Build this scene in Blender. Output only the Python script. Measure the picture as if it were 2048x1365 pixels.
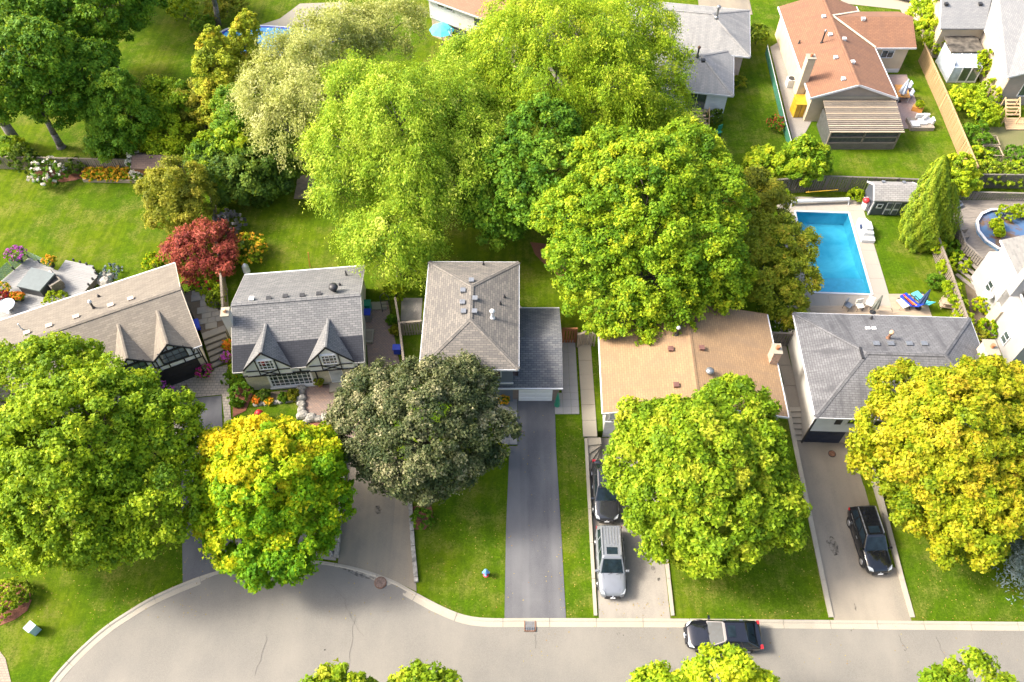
import bpy, bmesh, math, random
import numpy as np
from mathutils import Vector, Matrix
for o in list(bpy.data.objects): bpy.data.objects.remove(o)
SC = bpy.context.scene
COL = SC.collection
rnd = random.Random(7)
# ------------------------------------------------------------------ camera, sky, sun, exposure
CAM_H, PITCH, FPX = 52.0, math.radians(54), 1592.0
cam = bpy.data.cameras.new('camera'); cam.sensor_width = 36; cam.lens = FPX/2048*36
cam.clip_start = 1; cam.clip_end = 3000
co = bpy.data.objects.new('camera', cam); COL.objects.link(co)
co.location = (0, 0, CAM_H); co.rotation_euler = (math.pi/2-PITCH, 0, 0)
SC.camera = co
SUN_EL, SUN_AZ = math.radians(41), math.atan2(-0.99, 0.10)     # compass angle from +Y
W = bpy.data.worlds.new('World'); SC.world = W; W.use_nodes = True
nt = W.node_tree; nt.nodes.clear()
sky = nt.nodes.new('ShaderNodeTexSky'); sky.sky_type = 'NISHITA'; sky.sun_disc = False
sky.sun_elevation = SUN_EL; sky.sun_rotation = SUN_AZ; sky.dust_density = 6; sky.air_density = 1.0; sky.ozone_density = .6
bg = nt.nodes.new('ShaderNodeBackground'); bg.inputs[1].default_value = 0.15
wo = nt.nodes.new('ShaderNodeOutputWorld')
nt.links.new(sky.outputs[0], bg.inputs[0]); nt.links.new(bg.outputs[0], wo.inputs[0])
sl = bpy.data.lights.new('sun', 'SUN'); sl.energy = 2.2; sl.angle = math.radians(12); sl.color = (1, .95, .85)
so = bpy.data.objects.new('sun', sl); COL.objects.link(so)
sd = Vector((math.sin(SUN_AZ)*math.cos(SUN_EL), math.cos(SUN_AZ)*math.cos(SUN_EL), math.sin(SUN_EL)))
so.rotation_euler = sd.to_track_quat('Z', 'Y').to_euler(); so.location = sd*200
SC.view_settings.view_transform = 'Standard'; SC.view_settings.look = 'None'
SC.view_settings.gamma = 1; SC.view_settings.use_curve_mapping = False
SC.view_settings.exposure = 1.62
# ------------------------------------------------------------------ survey helpers: where a sight line meets the terrain
_cf = np.array([0, math.cos(PITCH), -math.sin(PITCH)]); _cd = np.array([0, -math.sin(PITCH), -math.cos(PITCH)])
def ray(px, py): return _cf + _cd*(py-682.5)/FPX + np.array([1, 0, 0])*(px-1024)/FPX
def U(px, py, z=0.0):
    d = ray(px, py); t = (z-CAM_H)/d[2]
    return Vector((d[0]*t, d[1]*t, z))
def lerp(a, b, t): return a+(b-a)*t
# lots rise from the street to the houses; two driveways are cut into the slope
def d4(y): return 5.45, 10.32
def d5(y): return 20.66, 25.72
def hz(x, y, pit=True):
    k = min(1, max(0, (y-17)/13)); t = min(1, max(0, (x+8.2)/1.6))
    r = lerp(.2*k+.7*min(1, max(0, (y-33.5)/7.5)), .9*k, t)        # the two tudor lots stay low as far as their front walls
    if pit:
        a, b = d4(y)
        if a < x < b and y < 29.0: return 0.0
        a, b = d5(y)
        if a < x < b and y < 28.7: return 0.0
        if a < x < 21.6 and y < 31.05: return 0.0
    return r
def G(px, py, h=0.0, pit=True):
    p = U(px, py, 0)
    for _ in range(6): p = U(px, py, hz(p.x, p.y, pit)+h)
    return p
def onplane(px, py, a, b, c):
    n = (Vector(b)-Vector(a)).cross(Vector(c)-Vector(a)); d = Vector(ray(px, py)); o = Vector((0, 0, CAM_H))
    return o+d*((Vector(a)-o).dot(n)/d.dot(n))
# ------------------------------------------------------------------ mesh building
WL = {}
def wloc(o): return WL.get(o.name, Vector((0, 0, 0))) if o else Vector((0, 0, 0))
def props(o, label=None, cat=None, group=None, kind=None):
    if label: o['label'] = label
    if cat: o['category'] = cat
    if group: o['group'] = group
    if kind: o['kind'] = kind
    return o
def thing(name, loc, label, cat, group=None, kind=None):
    o = bpy.data.objects.new(name, None); COL.objects.link(o); o.empty_display_size = .2
    o.location = loc; WL[o.name] = Vector(loc)
    return props(o, label, cat, group, kind)
def auto_uv(pts):
    n = Vector((0, 0, 0)); k = len(pts)
    for i in range(k):
        a, b = pts[i], pts[(i+1) % k]
        n += Vector(((a[1]-b[1])*(a[2]+b[2]), (a[2]-b[2])*(a[0]+b[0]), (a[0]-b[0])*(a[1]+b[1])))
    if n.length > 0: n.normalize()
    if abs(n.z) > .8: return [(p[0], p[1]) for p in pts]
    t = Vector((-n.y, n.x, 0)); t.normalize()
    return [(p[0]*t.x+p[1]*t.y, p[2]) for p in pts]
class MB:
    def __init__(s): s.v = []; s.f = []; s.uv = []; s.mi = []
    def face(s, pts, uv=None, mi=0):
        i = len(s.v); s.v += [tuple(p) for p in pts]; s.f.append(tuple(range(i, i+len(pts)))); s.uv.append(uv); s.mi.append(mi); return s
    def box(s, c, size, rot=0.0, tilt=None, mi=0):
        c = Vector(c); hx, hy, hzz = size[0]/2, size[1]/2, size[2]/2
        R = Matrix.Rotation(rot, 3, 'Z') if not isinstance(rot, Matrix) else rot
        q = [c+R @ Vector((x*hx, y*hy, z*hzz)) for x in (-1, 1) for y in (-1, 1) for z in (-1, 1)]
        for a in ((0, 1, 3, 2), (4, 6, 7, 5), (0, 4, 5, 1), (2, 3, 7, 6), (0, 2, 6, 4), (1, 5, 7, 3)): s.face([q[k] for k in a], mi=mi)
        return s
    def bar(s, p0, p1, w, h, mi=0):          # rectangular bar from p0 to p1
        p0 = Vector(p0); p1 = Vector(p1); d = p1-p0; L = d.length
        if L < 1e-5: return s
        x = d/L; up = Vector((0, 0, 1)) if abs(x.z) < .98 else Vector((0, 1, 0))
        y = up.cross(x).normalized(); z = x.cross(y)
        return s.box((p0+p1)/2, (L, w, h), Matrix((x, y, z)).transposed(), mi=mi)
    def prism(s, poly, z0, z1, mi=0):
        n = len(poly); z0 = z0 if hasattr(z0, '__len__') else [z0]*n; z1 = z1 if hasattr(z1, '__len__') else [z1]*n
        a = sum(poly[i][0]*poly[(i+1) % n][1]-poly[(i+1) % n][0]*poly[i][1] for i in range(n))
        ix = list(range(n)) if a > 0 else list(range(n-1, -1, -1))
        B = [(poly[i][0], poly[i][1], z0[i]) for i in ix]; T = [(poly[i][0], poly[i][1], z1[i]) for i in ix]
        s.face(T, mi=mi); s.face(B[::-1], mi=mi)
        for i in range(n): j = (i+1) % n; s.face([B[i], B[j], T[j], T[i]], mi=mi)
        return s
    def slab(s, pts, th, mi=0):              # roof plane: first edge is the eave; uv in metres along and up the slope
        P = [Vector(p) for p in pts]; e = (P[1]-P[0]).normalized(); n = e.cross(P[2]-P[0]).normalized()
        if n.z < 0: n = -n
        v = n.cross(e)
        if v.z < 0: v = -v
        uv = [((p-P[0]).dot(e)+P[0].x, (p-P[0]).dot(v)) for p in P]
        m = sum(((P[i].x*P[(i+1) % len(P)].y-P[(i+1) % len(P)].x*P[i].y) for i in range(len(P))))
        if m < 0: P = P[::-1]; uv = uv[::-1]
        D = [p-Vector((0, 0, th)) for p in P]; k = len(P)
        s.face(P, uv, mi); s.face(D[::-1], mi=mi)
        for i in range(k): j = (i+1) % k; s.face([D[i], D[j], P[j], P[i]], mi=mi)
        return s
    def tube(s, p0, p1, r0, r1=None, n=8, cap=True, mi=0):
        p0 = Vector(p0); p1 = Vector(p1); r1 = r0 if r1 is None else r1
        d = (p1-p0).normalized(); a = d.orthogonal().normalized(); b = d.cross(a)
        c = [(math.cos(2*math.pi*i/n), math.sin(2*math.pi*i/n)) for i in range(n)]
        A = [p0+a*(x*r0)+b*(y*r0) for x, y in c]; B = [p1+a*(x*r1)+b*(y*r1) for x, y in c]
        for i in range(n): j = (i+1) % n; s.face([A[i], A[j], B[j], B[i]], mi=mi)
        if cap: s.face(A[::-1], mi=mi); s.face(B, mi=mi)
        return s
    def path(s, pts, r, n=6, mi=0):
        for i in range(len(pts)-1): s.tube(pts[i], pts[i+1], r if not hasattr(r, '__len__') else r[i], r if not hasattr(r, '__len__') else r[i+1], n, mi=mi)
        return s
    def lathe(s, c, prof, n=16, mi=0):       # prof: (r, z) from bottom to top
        c = Vector(c); rings = [[c+Vector((r*math.cos(2*math.pi*i/n), r*math.sin(2*math.pi*i/n), z)) for i in range(n)] for r, z in prof]
        for A, B in zip(rings, rings[1:]):
            for i in range(n): j = (i+1) % n; s.face([A[i], A[j], B[j], B[i]], mi=mi)
        s.face(rings[0][::-1], mi=mi); s.face(rings[-1], mi=mi)
        return s
    def build(s, name, mat, parent=None, smooth=False, bevel=0, merge=False, kind=None, subsurf=0):
        V = np.array(s.v, dtype=float)
        base = Vector(((V[:, 0].min()+V[:, 0].max())/2, (V[:, 1].min()+V[:, 1].max())/2, V[:, 2].min()))
        V = V-np.array(base)
        me = bpy.data.meshes.new(name); me.from_pydata([tuple(r) for r in V], [], s.f)
        ul = me.uv_layers.new(name='UVMap').data; k = 0
        for f, uv in zip(s.f, s.uv):
            w = uv if uv else auto_uv([s.v[i] for i in f])
            for c in w: ul[k].uv = c; k += 1
        ms = mat if isinstance(mat, (list, tuple)) else [mat]
        for m in ms: me.materials.append(m)
        if len(ms) > 1: me.polygons.foreach_set('material_index', s.mi)
        if merge or smooth or subsurf:
            bm = bmesh.new(); bm.from_mesh(me); bmesh.ops.remove_doubles(bm, verts=bm.verts, dist=.0005)
            bmesh.ops.recalc_face_normals(bm, faces=bm.faces); bm.to_mesh(me); bm.free()
        if smooth: me.polygons.foreach_set('use_smooth', [True]*len(me.polygons))
        o = bpy.data.objects.new(name, me); COL.objects.link(o)
        o.location = base-wloc(parent); WL[o.name] = base
        if parent: o.parent = parent
        if bevel:
            b = o.modifiers.new('bevel', 'BEVEL'); b.width = bevel; b.segments = 2; b.limit_method = 'ANGLE'
        if subsurf:
            q = o.modifiers.new('sub', 'SUBSURF'); q.levels = subsurf; q.render_levels = subsurf
        if kind: o['kind'] = kind
        return o
def piece(name, mesh, loc, parent, rot=(0, 0, 0), scale=(1, 1, 1)):
    o = bpy.data.objects.new(name, mesh); COL.objects.link(o)
    o.location = Vector(loc)-wloc(parent); o.rotation_euler = rot; o.scale = scale
    o.parent = parent; WL[o.name] = Vector(loc)
    return o
def shared(name, mb, mat):
    o = mb.build(name, mat); me = o.data
    off = Vector(o.location); me.transform(Matrix.Translation(off))
    bpy.data.objects.remove(o); return me
def rect(x0, x1, y0, y1): return [(x0, y0), (x1, y0), (x1, y1), (x0, y1)]
def sheet(name, poly, h, mat, parent=None, kind=None, step=1.0, pit=True, label=None, cat=None):
    """a thin surface laid on the terrain"""
    bm = bmesh.new(); vs = [bm.verts.new((p[0], p[1], 0)) for p in poly]; f = bm.faces.new(vs)
    bmesh.ops.triangulate(bm, faces=[f])
    ys = [p[1] for p in poly]; y = math.ceil(min(ys)/step)*step
    while y < max(ys):
        if 16 < y < 31: bmesh.ops.bisect_plane(bm, geom=bm.verts[:]+bm.edges[:]+bm.faces[:], plane_co=(0, y, 0), plane_no=(0, 1, 0))
        y += step
    for cut in (33.5, 35, 37, 39, 41):
        if min(ys) < cut < max(ys): bmesh.ops.bisect_plane(bm, geom=bm.verts[:]+bm.edges[:]+bm.faces[:], plane_co=(0, cut, 0), plane_no=(0, 1, 0))
    for cut in (-8.2, -7.8, -7.4, -7.0, -6.6):
        if min(p[0] for p in poly) < cut < max(p[0] for p in poly): bmesh.ops.bisect_plane(bm, geom=bm.verts[:]+bm.edges[:]+bm.faces[:], plane_co=(cut, 0, 0), plane_no=(1, 0, 0))
    for v in bm.verts: v.co.z = hz(v.co.x, v.co.y, pit)+h
    bmesh.ops.recalc_face_normals(bm, faces=bm.faces)
    for f in bm.faces:
        if f.normal.z < 0: f.normal_flip()
    uv = bm.loops.layers.uv.new('UVMap')
    for f in bm.faces:
        for l in f.loops: l[uv].uv = (l.vert.co.x, l.vert.co.y)
    me = bpy.data.meshes.new(name); bm.to_mesh(me); bm.free(); me.materials.append(mat)
    o = bpy.data.objects.new(name, me); COL.objects.link(o)
    if parent: o.parent = parent; o.location = -wloc(parent)
    return props(o, label, cat, None, kind)
# ------------------------------------------------------------------ materials
def lin(c):
    if isinstance(c, str):
        c = [int(c[i:i+2], 16)/255 for i in (0, 2, 4)]
        return tuple((x/12.92 if x <= .04045 else ((x+.055)/1.055)**2.4) for x in c)+(1,)
    return tuple(c)+(1,)
class NT:
    def __init__(s, name):
        m = bpy.data.materials.new(name); m.use_nodes = True; s.m = m; s.t = m.node_tree; s.t.nodes.clear()
        s.out = s.n('ShaderNodeOutputMaterial'); s.b = s.n('ShaderNodeBsdfPrincipled'); s.l(s.b.outputs[0], s.out.inputs[0])
    def n(s, t, **k):
        o = s.t.nodes.new(t)
        for a, b in k.items(): setattr(o, a, b)
        return o
    def l(s, a, b): s.t.links.new(a, b)
    def pos(s):
        if not hasattr(s, '_p'): s._p = s.n('ShaderNodeNewGeometry').outputs['Position']
        return s._p
    def uv(s):
        if not hasattr(s, '_u'): s._u = s.n('ShaderNodeUVMap').outputs[0]
        return s._u
    def noise(s, scale, detail=3, rough=.55, vec=None, stretch=None, dist=0):
        o = s.n('ShaderNodeTexNoise'); o.inputs['Scale'].default_value = scale; o.inputs['Detail'].default_value = detail
        o.inputs['Roughness'].default_value = rough; o.inputs['Distortion'].default_value = dist
        v = vec or s.pos()
        if stretch:
            mp = s.n('ShaderNodeMapping'); mp.inputs['Scale'].default_value = stretch; s.l(v, mp.inputs[0]); v = mp.outputs[0]
        s.l(v, o.inputs['Vector']); return o.outputs[0]
    def ramp(s, fac, stops, interp='LINEAR'):
        o = s.n('ShaderNodeValToRGB'); o.color_ramp.interpolation = interp; e = o.color_ramp.elements
        while len(e) < len(stops): e.new(.5)
        for q, (p, c) in zip(e, stops): q.position = p; q.color = lin(c) if len(c) != 4 or isinstance(c, str) else c
        s.l(fac, o.inputs[0]); return o.outputs[0]
    def mix(s, fac, a, b, mode='MIX'):
        o = s.n('ShaderNodeMix', data_type='RGBA', blend_type=mode)
        for k, v in ((0, fac), (6, a), (7, b)):
            if hasattr(v, 'links'): s.l(v, o.inputs[k])
            else: o.inputs[k].default_value = v if k == 0 else lin(v)
        return o.outputs[2]
    def math(s, op, a, b=None):
        o = s.n('ShaderNodeMath', operation=op)
        for k, v in ((0, a), (1, b)):
            if v is None: continue
            if hasattr(v, 'links'): s.l(v, o.inputs[k])
            else: o.inputs[k].default_value = v
        return o.outputs[0]
    def bump(s, h, strength=.3, dist=.02):
        o = s.n('ShaderNodeBump'); o.inputs['Strength'].default_value = strength; o.inputs['Distance'].default_value = dist
        s.l(h, o.inputs['Height']); s.l(o.outputs[0], s.b.inputs['Normal'])
    def col(s, c):
        if hasattr(c, 'links'): s.l(c, s.b.inputs['Base Color'])
        else: s.b.inputs['Base Color'].default_value = lin(c)
    def set(s, **k):
        for a, b in k.items(): s.b.inputs[a.replace('_', ' ')].default_value = b
        return s
MC = {}
def plain(name, c, rough=.7, var=.12, scale=2.5, metal=0.0, bump=0.0, coat=0.0):
    if name in MC: return MC[name]
    s = NT(name); a = lin(c)
    n = s.noise(scale, 4, .6)
    dk = tuple(x*(1-var*1.6) for x in a[:3]); lt = tuple(min(1, x*(1+var)) for x in a[:3])
    s.col(s.ramp(n, [(.3, dk), (.7, lt)])); s.set(Roughness=rough, Metallic=metal)
    if coat: s.set(Coat_Weight=coat)
    if bump: s.bump(s.noise(scale*14, 4), bump, .02)
    MC[name] = s.m; return s.m
def shingle(name, c1, c2, mortar, row=.17, wid=.40, stain=None, stain_amt=.5, patch=.25):
    s = NT(name); b = s.n('ShaderNodeTexBrick'); b.offset = .5; b.squash = 1
    s.l(s.uv(), b.inputs['Vector']); b.inputs['Scale'].default_value = 1
    b.inputs['Color1'].default_value = lin(c1); b.inputs['Color2'].default_value = lin(c2); b.inputs['Mortar'].default_value = lin(mortar)
    b.inputs['Mortar Size'].default_value = .017; b.inputs['Mortar Smooth'].default_value = .3; b.inputs['Bias'].default_value = 0
    b.inputs['Brick Width'].default_value = wid; b.inputs['Row Height'].default_value = row
    c = b.outputs[0]
    g = s.noise(38, 3, .7, s.uv()); c = s.mix(s.math('MULTIPLY', g, .35), c, lin(mortar)[:3])
    pn = s.ramp(s.noise(.7, 4, .6), [(.35, (0, 0, 0)), (.7, (1, 1, 1))])
    c = s.mix(s.math('MULTIPLY', pn, patch), c, lin(mortar)[:3])
    if stain:
        st = s.ramp(s.noise(.9, 5, .62, s.uv(), (1.4, .28, 1), .6), [(.46, (0, 0, 0)), (.66, (1, 1, 1))])
        c = s.mix(s.math('MULTIPLY', st, stain_amt), c, stain)
    s.col(c); s.set(Roughness=.92)
    saw = s.n('ShaderNodeSeparateXYZ'); s.l(s.uv(), saw.inputs[0])
    fr = s.math('FRACT', s.math('DIVIDE', saw.outputs[1], row))
    hh = s.math('ADD', s.math('MULTIPLY', s.math('SUBTRACT', 1.0, fr), .5), s.math('MULTIPLY', b.outputs[1], -.4))
    s.bump(hh, .07, .02)
    MC[name] = s.m; return s.m
def bricks(name, c1, c2, mortar, w=.22, h=.075, m=.012, rough=.85, var=.3):
    s = NT(name); b = s.n('ShaderNodeTexBrick'); s.l(s.uv(), b.inputs['Vector']); b.inputs['Scale'].default_value = 1
    b.inputs['Color1'].default_value = lin(c1); b.inputs['Color2'].default_value = lin(c2); b.inputs['Mortar'].default_value = lin(mortar)
    b.inputs['Mortar Size'].default_value = m; b.inputs['Mortar Smooth'].default_value = .2
    b.inputs['Brick Width'].default_value = w; b.inputs['Row Height'].default_value = h
    n = s.noise(1.3, 4, .65); dk = tuple(x*.55 for x in lin(c1)[:3])
    s.col(s.mix(s.math('MULTIPLY', s.ramp(n, [(.4, (0, 0, 0)), (.75, (1, 1, 1))]), var), b.outputs[0], dk)); s.set(Roughness=rough)
    s.bump(s.math('MULTIPLY', b.outputs[1], -1.0), .5, .012)
    MC[name] = s.m; return s.m
def siding(name, c, pitch=.2, vert=False, depth=.5):
    s = NT(name); q = s.n('ShaderNodeSeparateXYZ'); s.l(s.uv(), q.inputs[0])
    fr = s.math('FRACT', s.math('DIVIDE', q.outputs[0 if vert else 1], pitch))
    a = lin(c)[:3]
    line = s.math('GREATER_THAN', fr, .93)
    cc = s.mix(s.math('MULTIPLY', line, depth), s.ramp(s.noise(1.2, 4), [(.3, tuple(x*.88 for x in a)), (.7, a)]), tuple(x*.45 for x in a))
    s.col(cc); s.set(Roughness=.6); s.bump(fr, .3, .02)
    MC[name] = s.m; return s.m
def wood(name, c, c2, rough=.8, along=(1, 14, 14)):
    s = NT(name)
    n = s.noise(1.6, 5, .65, None, along); m2 = s.noise(.8, 3)
    a = lin(c)[:3]; b = lin(c2)[:3]
    oi = s.n('ShaderNodeObjectInfo').outputs['Random']
    cc = s.ramp(n, [(.3, b), (.65, a)]); cc = s.mix(s.math('MULTIPLY', oi, .45), cc, tuple(x*.62 for x in a))
    cc = s.mix(s.math('MULTIPLY', s.ramp(m2, [(.45, (0, 0, 0)), (.7, (1, 1, 1))]), .35), cc, b)
    s.col(cc); s.set(Roughness=rough); MC[name] = s.m; return s.m
def leafmat(name, cols, trans=.35, rough=.62):
    """leaf colours spread over the crown leaf by leaf and spray by spray"""
    s = NT(name); at = s.n('ShaderNodeAttribute'); at.attribute_name = 'tint'; at.attribute_type = 'GEOMETRY'
    k = len(cols); c = s.ramp(at.outputs['Fac'], [(i/(k-1), q) for i, q in enumerate(cols)])
    s.col(c); s.set(Roughness=rough, Specular_IOR_Level=.22)
    tr = s.n('ShaderNodeBsdfTranslucent'); bc = s.mix(.35, c, (.55, .62, .03)); s.l(bc, tr.inputs[0])
    mx = s.n('ShaderNodeMixShader'); mx.inputs[0].default_value = trans
    s.l(s.b.outputs[0], mx.inputs[1]); s.l(tr.outputs[0], mx.inputs[2]); s.l(mx.outputs[0], s.out.inputs[0])
    MC[name] = s.m; return s.m
def glassmat(name, c=(.03, .045, .05), rough=.06):
    s = NT(name); s.col(s.ramp(s.noise(.8, 2), [(.35, c), (.7, tuple(x*2.2+.02 for x in c))])); s.set(Roughness=rough, Specular_IOR_Level=.9, Coat_Weight=.6, Coat_Roughness=.03)
    MC[name] = s.m; return s.m
# lawn
def lawnmat():
    s = NT('lawn_grass')
    f = s.noise(7, 6, .8); m = s.noise(.55, 5, .65); l = s.noise(.14, 3, .55); fine = s.noise(22, 4, .85); mid = s.noise(1.9, 4, .7)
    c = s.ramp(f, [(.30, (0.031, 0.068, 0.003)), (.5, (0.073, 0.140, 0.005)), (.70, (0.135, 0.208, 0.008))])
    c = s.mix(s.math('MULTIPLY', s.ramp(l, [(.42, (0, 0, 0)), (.60, (1, 1, 1))]), .75), c, (0.128, 0.175, 0.006))
    c = s.mix(s.math('MULTIPLY', s.ramp(mid, [(.46, (0, 0, 0)), (.66, (1, 1, 1))]), .5), c, (0.031, 0.073, 0.004))
    dry = s.math('MULTIPLY', s.ramp(m, [(.46, (0, 0, 0)), (.64, (1, 1, 1))]), s.ramp(f, [(.40, (0, 0, 0)), (.60, (1, 1, 1))]))
    c = s.mix(s.math('MULTIPLY', dry, .7), c, (0.246, 0.213, 0.057))
    mow = s.noise(1, 2, .5, None, (2.6, .12, 1)); c = s.mix(s.math('MULTIPLY', s.ramp(mow, [(.47, (0, 0, 0)), (.55, (1, 1, 1))]), .25), c, (0.039, 0.081, 0.005))
    c = s.mix(s.math('MULTIPLY', s.ramp(fine, [(.42, (0, 0, 0)), (.66, (1, 1, 1))]), .55), c, (0.015, 0.036, 0.003))
    s.col(c); s.set(Roughness=.85, Specular_IOR_Level=.03); s.bump(fine, .8, .06); MC['lawn'] = s.m
lawnmat()
def pavemat(name, c, speck=.4, stain=.3, stainc=(.05, .045, .04), light=None, rough=.9, track=0.0, ss=.5):
    s = NT(name); a = lin(c)[:3]
    f = s.noise(26, 4, .8); c0 = s.ramp(f, [(.25, tuple(x*(1-speck) for x in a)), (.75, tuple(min(1, x*(1+speck*.6)) for x in a))])
    st = s.ramp(s.noise(ss, 5, .6, None, None, .5), [(.45, (0, 0, 0)), (.72, (1, 1, 1))])
    c0 = s.mix(s.math('MULTIPLY', st, stain), c0, stainc)
    if light: c0 = s.mix(s.math('MULTIPLY', s.ramp(s.noise(.3, 4, .6, None, (1, .55, 1)), [(.42, (0, 0, 0)), (.68, (1, 1, 1))]), .65), c0, light)
    if track:
        c0 = s.mix(s.math('MULTIPLY', s.ramp(s.noise(1, 2, .5, None, (1.1, .04, 1)), [(.45, (0, 0, 0)), (.65, (1, 1, 1))]), track), c0, light or tuple(x*1.6 for x in a))
    s.col(c0); s.set(Roughness=rough, Specular_IOR_Level=.25); s.bump(f, .25, .01); MC[name] = s.m; return s.m
m_road = pavemat('road_asphalt', (.198, .186, .163), .42, .3, (.152, .145, .133), (.236, .218, .186), ss=.35)
m_black = pavemat('dark_asphalt', (.112, .112, .120), .45, .3, (.075, .076, .084), (.17, .168, .170), track=.45)
m_oldasph = pavemat('old_asphalt', (.235, .205, .158), .42, .5, (.115, .105, .10), (.29, .245, .175), track=.4)
m_conc = pavemat('driveway_concrete', (.26, .238, .205), .38, .5, (.165, .155, .14), (.35, .315, .265), track=.25)
m_conc2 = pavemat('driveway_beige', (.255, .225, .178), .36, .4, (.155, .14, .12), (.32, .275, .215), track=.35)
m_kerb = pavemat('kerb_concrete', (.37, .335, .27), .3, .35, (.25, .22, .17))
m_walk = pavemat('walk_concrete', (.31, .28, .22), .25, .3, (.27, .245, .20))
m_slab = pavemat('slab_grey', (.29, .285, .275), .22, .3, (.28, .28, .28))
m_flag = pavemat('flagstone', (.25, .23, .19), .3, .5, (.17, .165, .15), (.33, .285, .21), ss=1.2)
m_mulch = pavemat('red_mulch', (.26, .105, .065), .75, .4, (.10, .05, .035))
m_soil = pavemat('soil', (.16, .125, .085), .6, .4, (.08, .06, .04))
m_gravel = pavemat('gravel_side', (.33, .30, .26), .6, .4, (.20, .18, .15))
m_brickpave = bricks('brick_pavers', (.33, .22, .165), (.25, .18, .15), (.13, .11, .10), .24, .12, .014)
m_cobble = bricks('cobble_pavers', (.38, .33, .265), (.30, .265, .22), (.16, .14, .12), .36, .24, .022)
m_cobble2 = bricks('beige_pavers', (.34, .27, .20), (.28, .225, .17), (.17, .135, .11), .25, .15, .012)
m_patio = bricks('pink_pavers', (.40, .29, .25), (.34, .25, .22), (.22, .17, .15), .2, .1, .008)
m_white = plain('white_paint', (.58, .58, .57), .5, .05)
m_trim = plain('white_trim', (.60, .60, .61), .45, .03)
m_whitelift = plain('white_shade_lift', (.86, .86, .86), .6, .03)  # white paint again, lightened to offset the shade on front faces
m_stucco = plain('white_stucco', (.48, .455, .41), .85, .06, 1.0)
m_stuccob = plain('beige_stucco', (.50, .41, .29), .85, .07, 1.0)
m_greystucco = plain('taupe_stucco', (.30, .26, .22), .85, .07, 1.0)
m_bluesid = siding('blue_grey_siding', (.14, .165, .21), .15)
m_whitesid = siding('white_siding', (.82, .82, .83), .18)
m_brickwall = bricks('brown_brick', (.26, .17, .14), (.20, .14, .12), (.28, .25, .22))
m_stonewall = bricks('buff_stone', (.66, .61, .47), (.56, .53, .42), (.44, .42, .35), .42, .16, .012)
m_buffbrick = bricks('buff_brick', (.55, .45, .32), (.48, .39, .28), (.4, .36, .3))
m_glass = glassmat('window_glass', (.035, .05, .05)); m_glassb = glassmat('window_glass_blue', (.05, .075, .09))
m_pale = plain('pale_pane', (.45, .50, .55), .2, .2, 1.5)
m_timber = plain('dark_timber', (.018, .019, .022), .7, .2)
m_blackd = plain('black_door', (.022, .022, .026), .5, .2)
m_navy = plain('navy_door', (.02, .028, .055), .5, .2)
m_metal = plain('grey_metal', (.27, .28, .29), .4, .15, 6, .6); m_dark = plain('dark_metal', (.03, .03, .032), .5, .2, 6)
m_brown = plain('brown_vent', (.16, .075, .06), .6, .2); m_rust = plain('rusty_iron', (.20, .10, .06), .8, .35, 8)
m_fence = wood('grey_fence_wood', (.30, .25, .19), (.15, .125, .10)); m_fencedk = wood('weathered_fence', (.20, .175, .145), (.085, .075, .065))
m_cedar = wood('cedar_fence', (.52, .35, .17), (.30, .19, .09)); m_redwood = wood('red_stained_wood', (.30, .12, .045), (.17, .065, .025))
m_decklt = wood('light_deck', (.29, .287, .277), (.22, .218, .21), .7, (14, 14, 14)); m_deckold = wood('old_deck', (.30, .26, .215), (.12, .105, .09))
m_deckwarm = wood('warm_deck', (.50, .39, .27), (.32, .25, .18)); m_decknew = wood('new_deck', (.58, .40, .22), (.42, .28, .15))
m_bark = plain('bark', (.10, .082, .065), .95, .4, 7, bump=.6); m_barkgrey = plain('grey_bark', (.20, .18, .155), .95, .35, 7, bump=.6)
m_rock = plain('rock', (.33, .31, .27), .9, .35, 3, bump=.7); m_terra = plain('terracotta', (.42, .16, .075), .8, .2)
m_blue = plain('blue_plastic', (.015, .045, .42), .4, .1); m_green = plain('green_plastic', (.02, .22, .14), .4, .1)
m_red = plain('red_plastic', (.55, .03, .035), .4, .1); m_yellow = plain('yellow_plastic', (.72, .42, .02), .4, .1)
m_aqua = plain('aqua_cloth', (.10, .55, .62), .8, .12); m_nav = plain('navy_cloth', (.03, .055, .13), .85, .15); m_stripe = plain('grey_stripe_cloth', (.42, .47, .55), .85, .2)
m_cream = plain('cream_cloth', (.72, .68, .60), .85, .06); m_orange = plain('orange_wood', (.60, .27, .06), .6, .15); m_pot = plain('clay_pot', (.35, .17, .10), .8, .2)
m_magenta = plain('magenta', (.55, .02, .25), .7, .15); m_pinkf = plain('pink_flower', (.60, .12, .52), .7, .2); m_yelf = plain('yellow_flower', (.80, .45, .015), .7, .15); m_whitef = plain('white_flower', (.80, .74, .62), .7, .12); m_redf = plain('red_flower', (.5, .03, .025), .7, .2)
m_orangef = plain('orange_flower', (.75, .25, .01), .7, .15); m_limef = plain('lime_flower', (.42, .55, .12), .7, .15)
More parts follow.
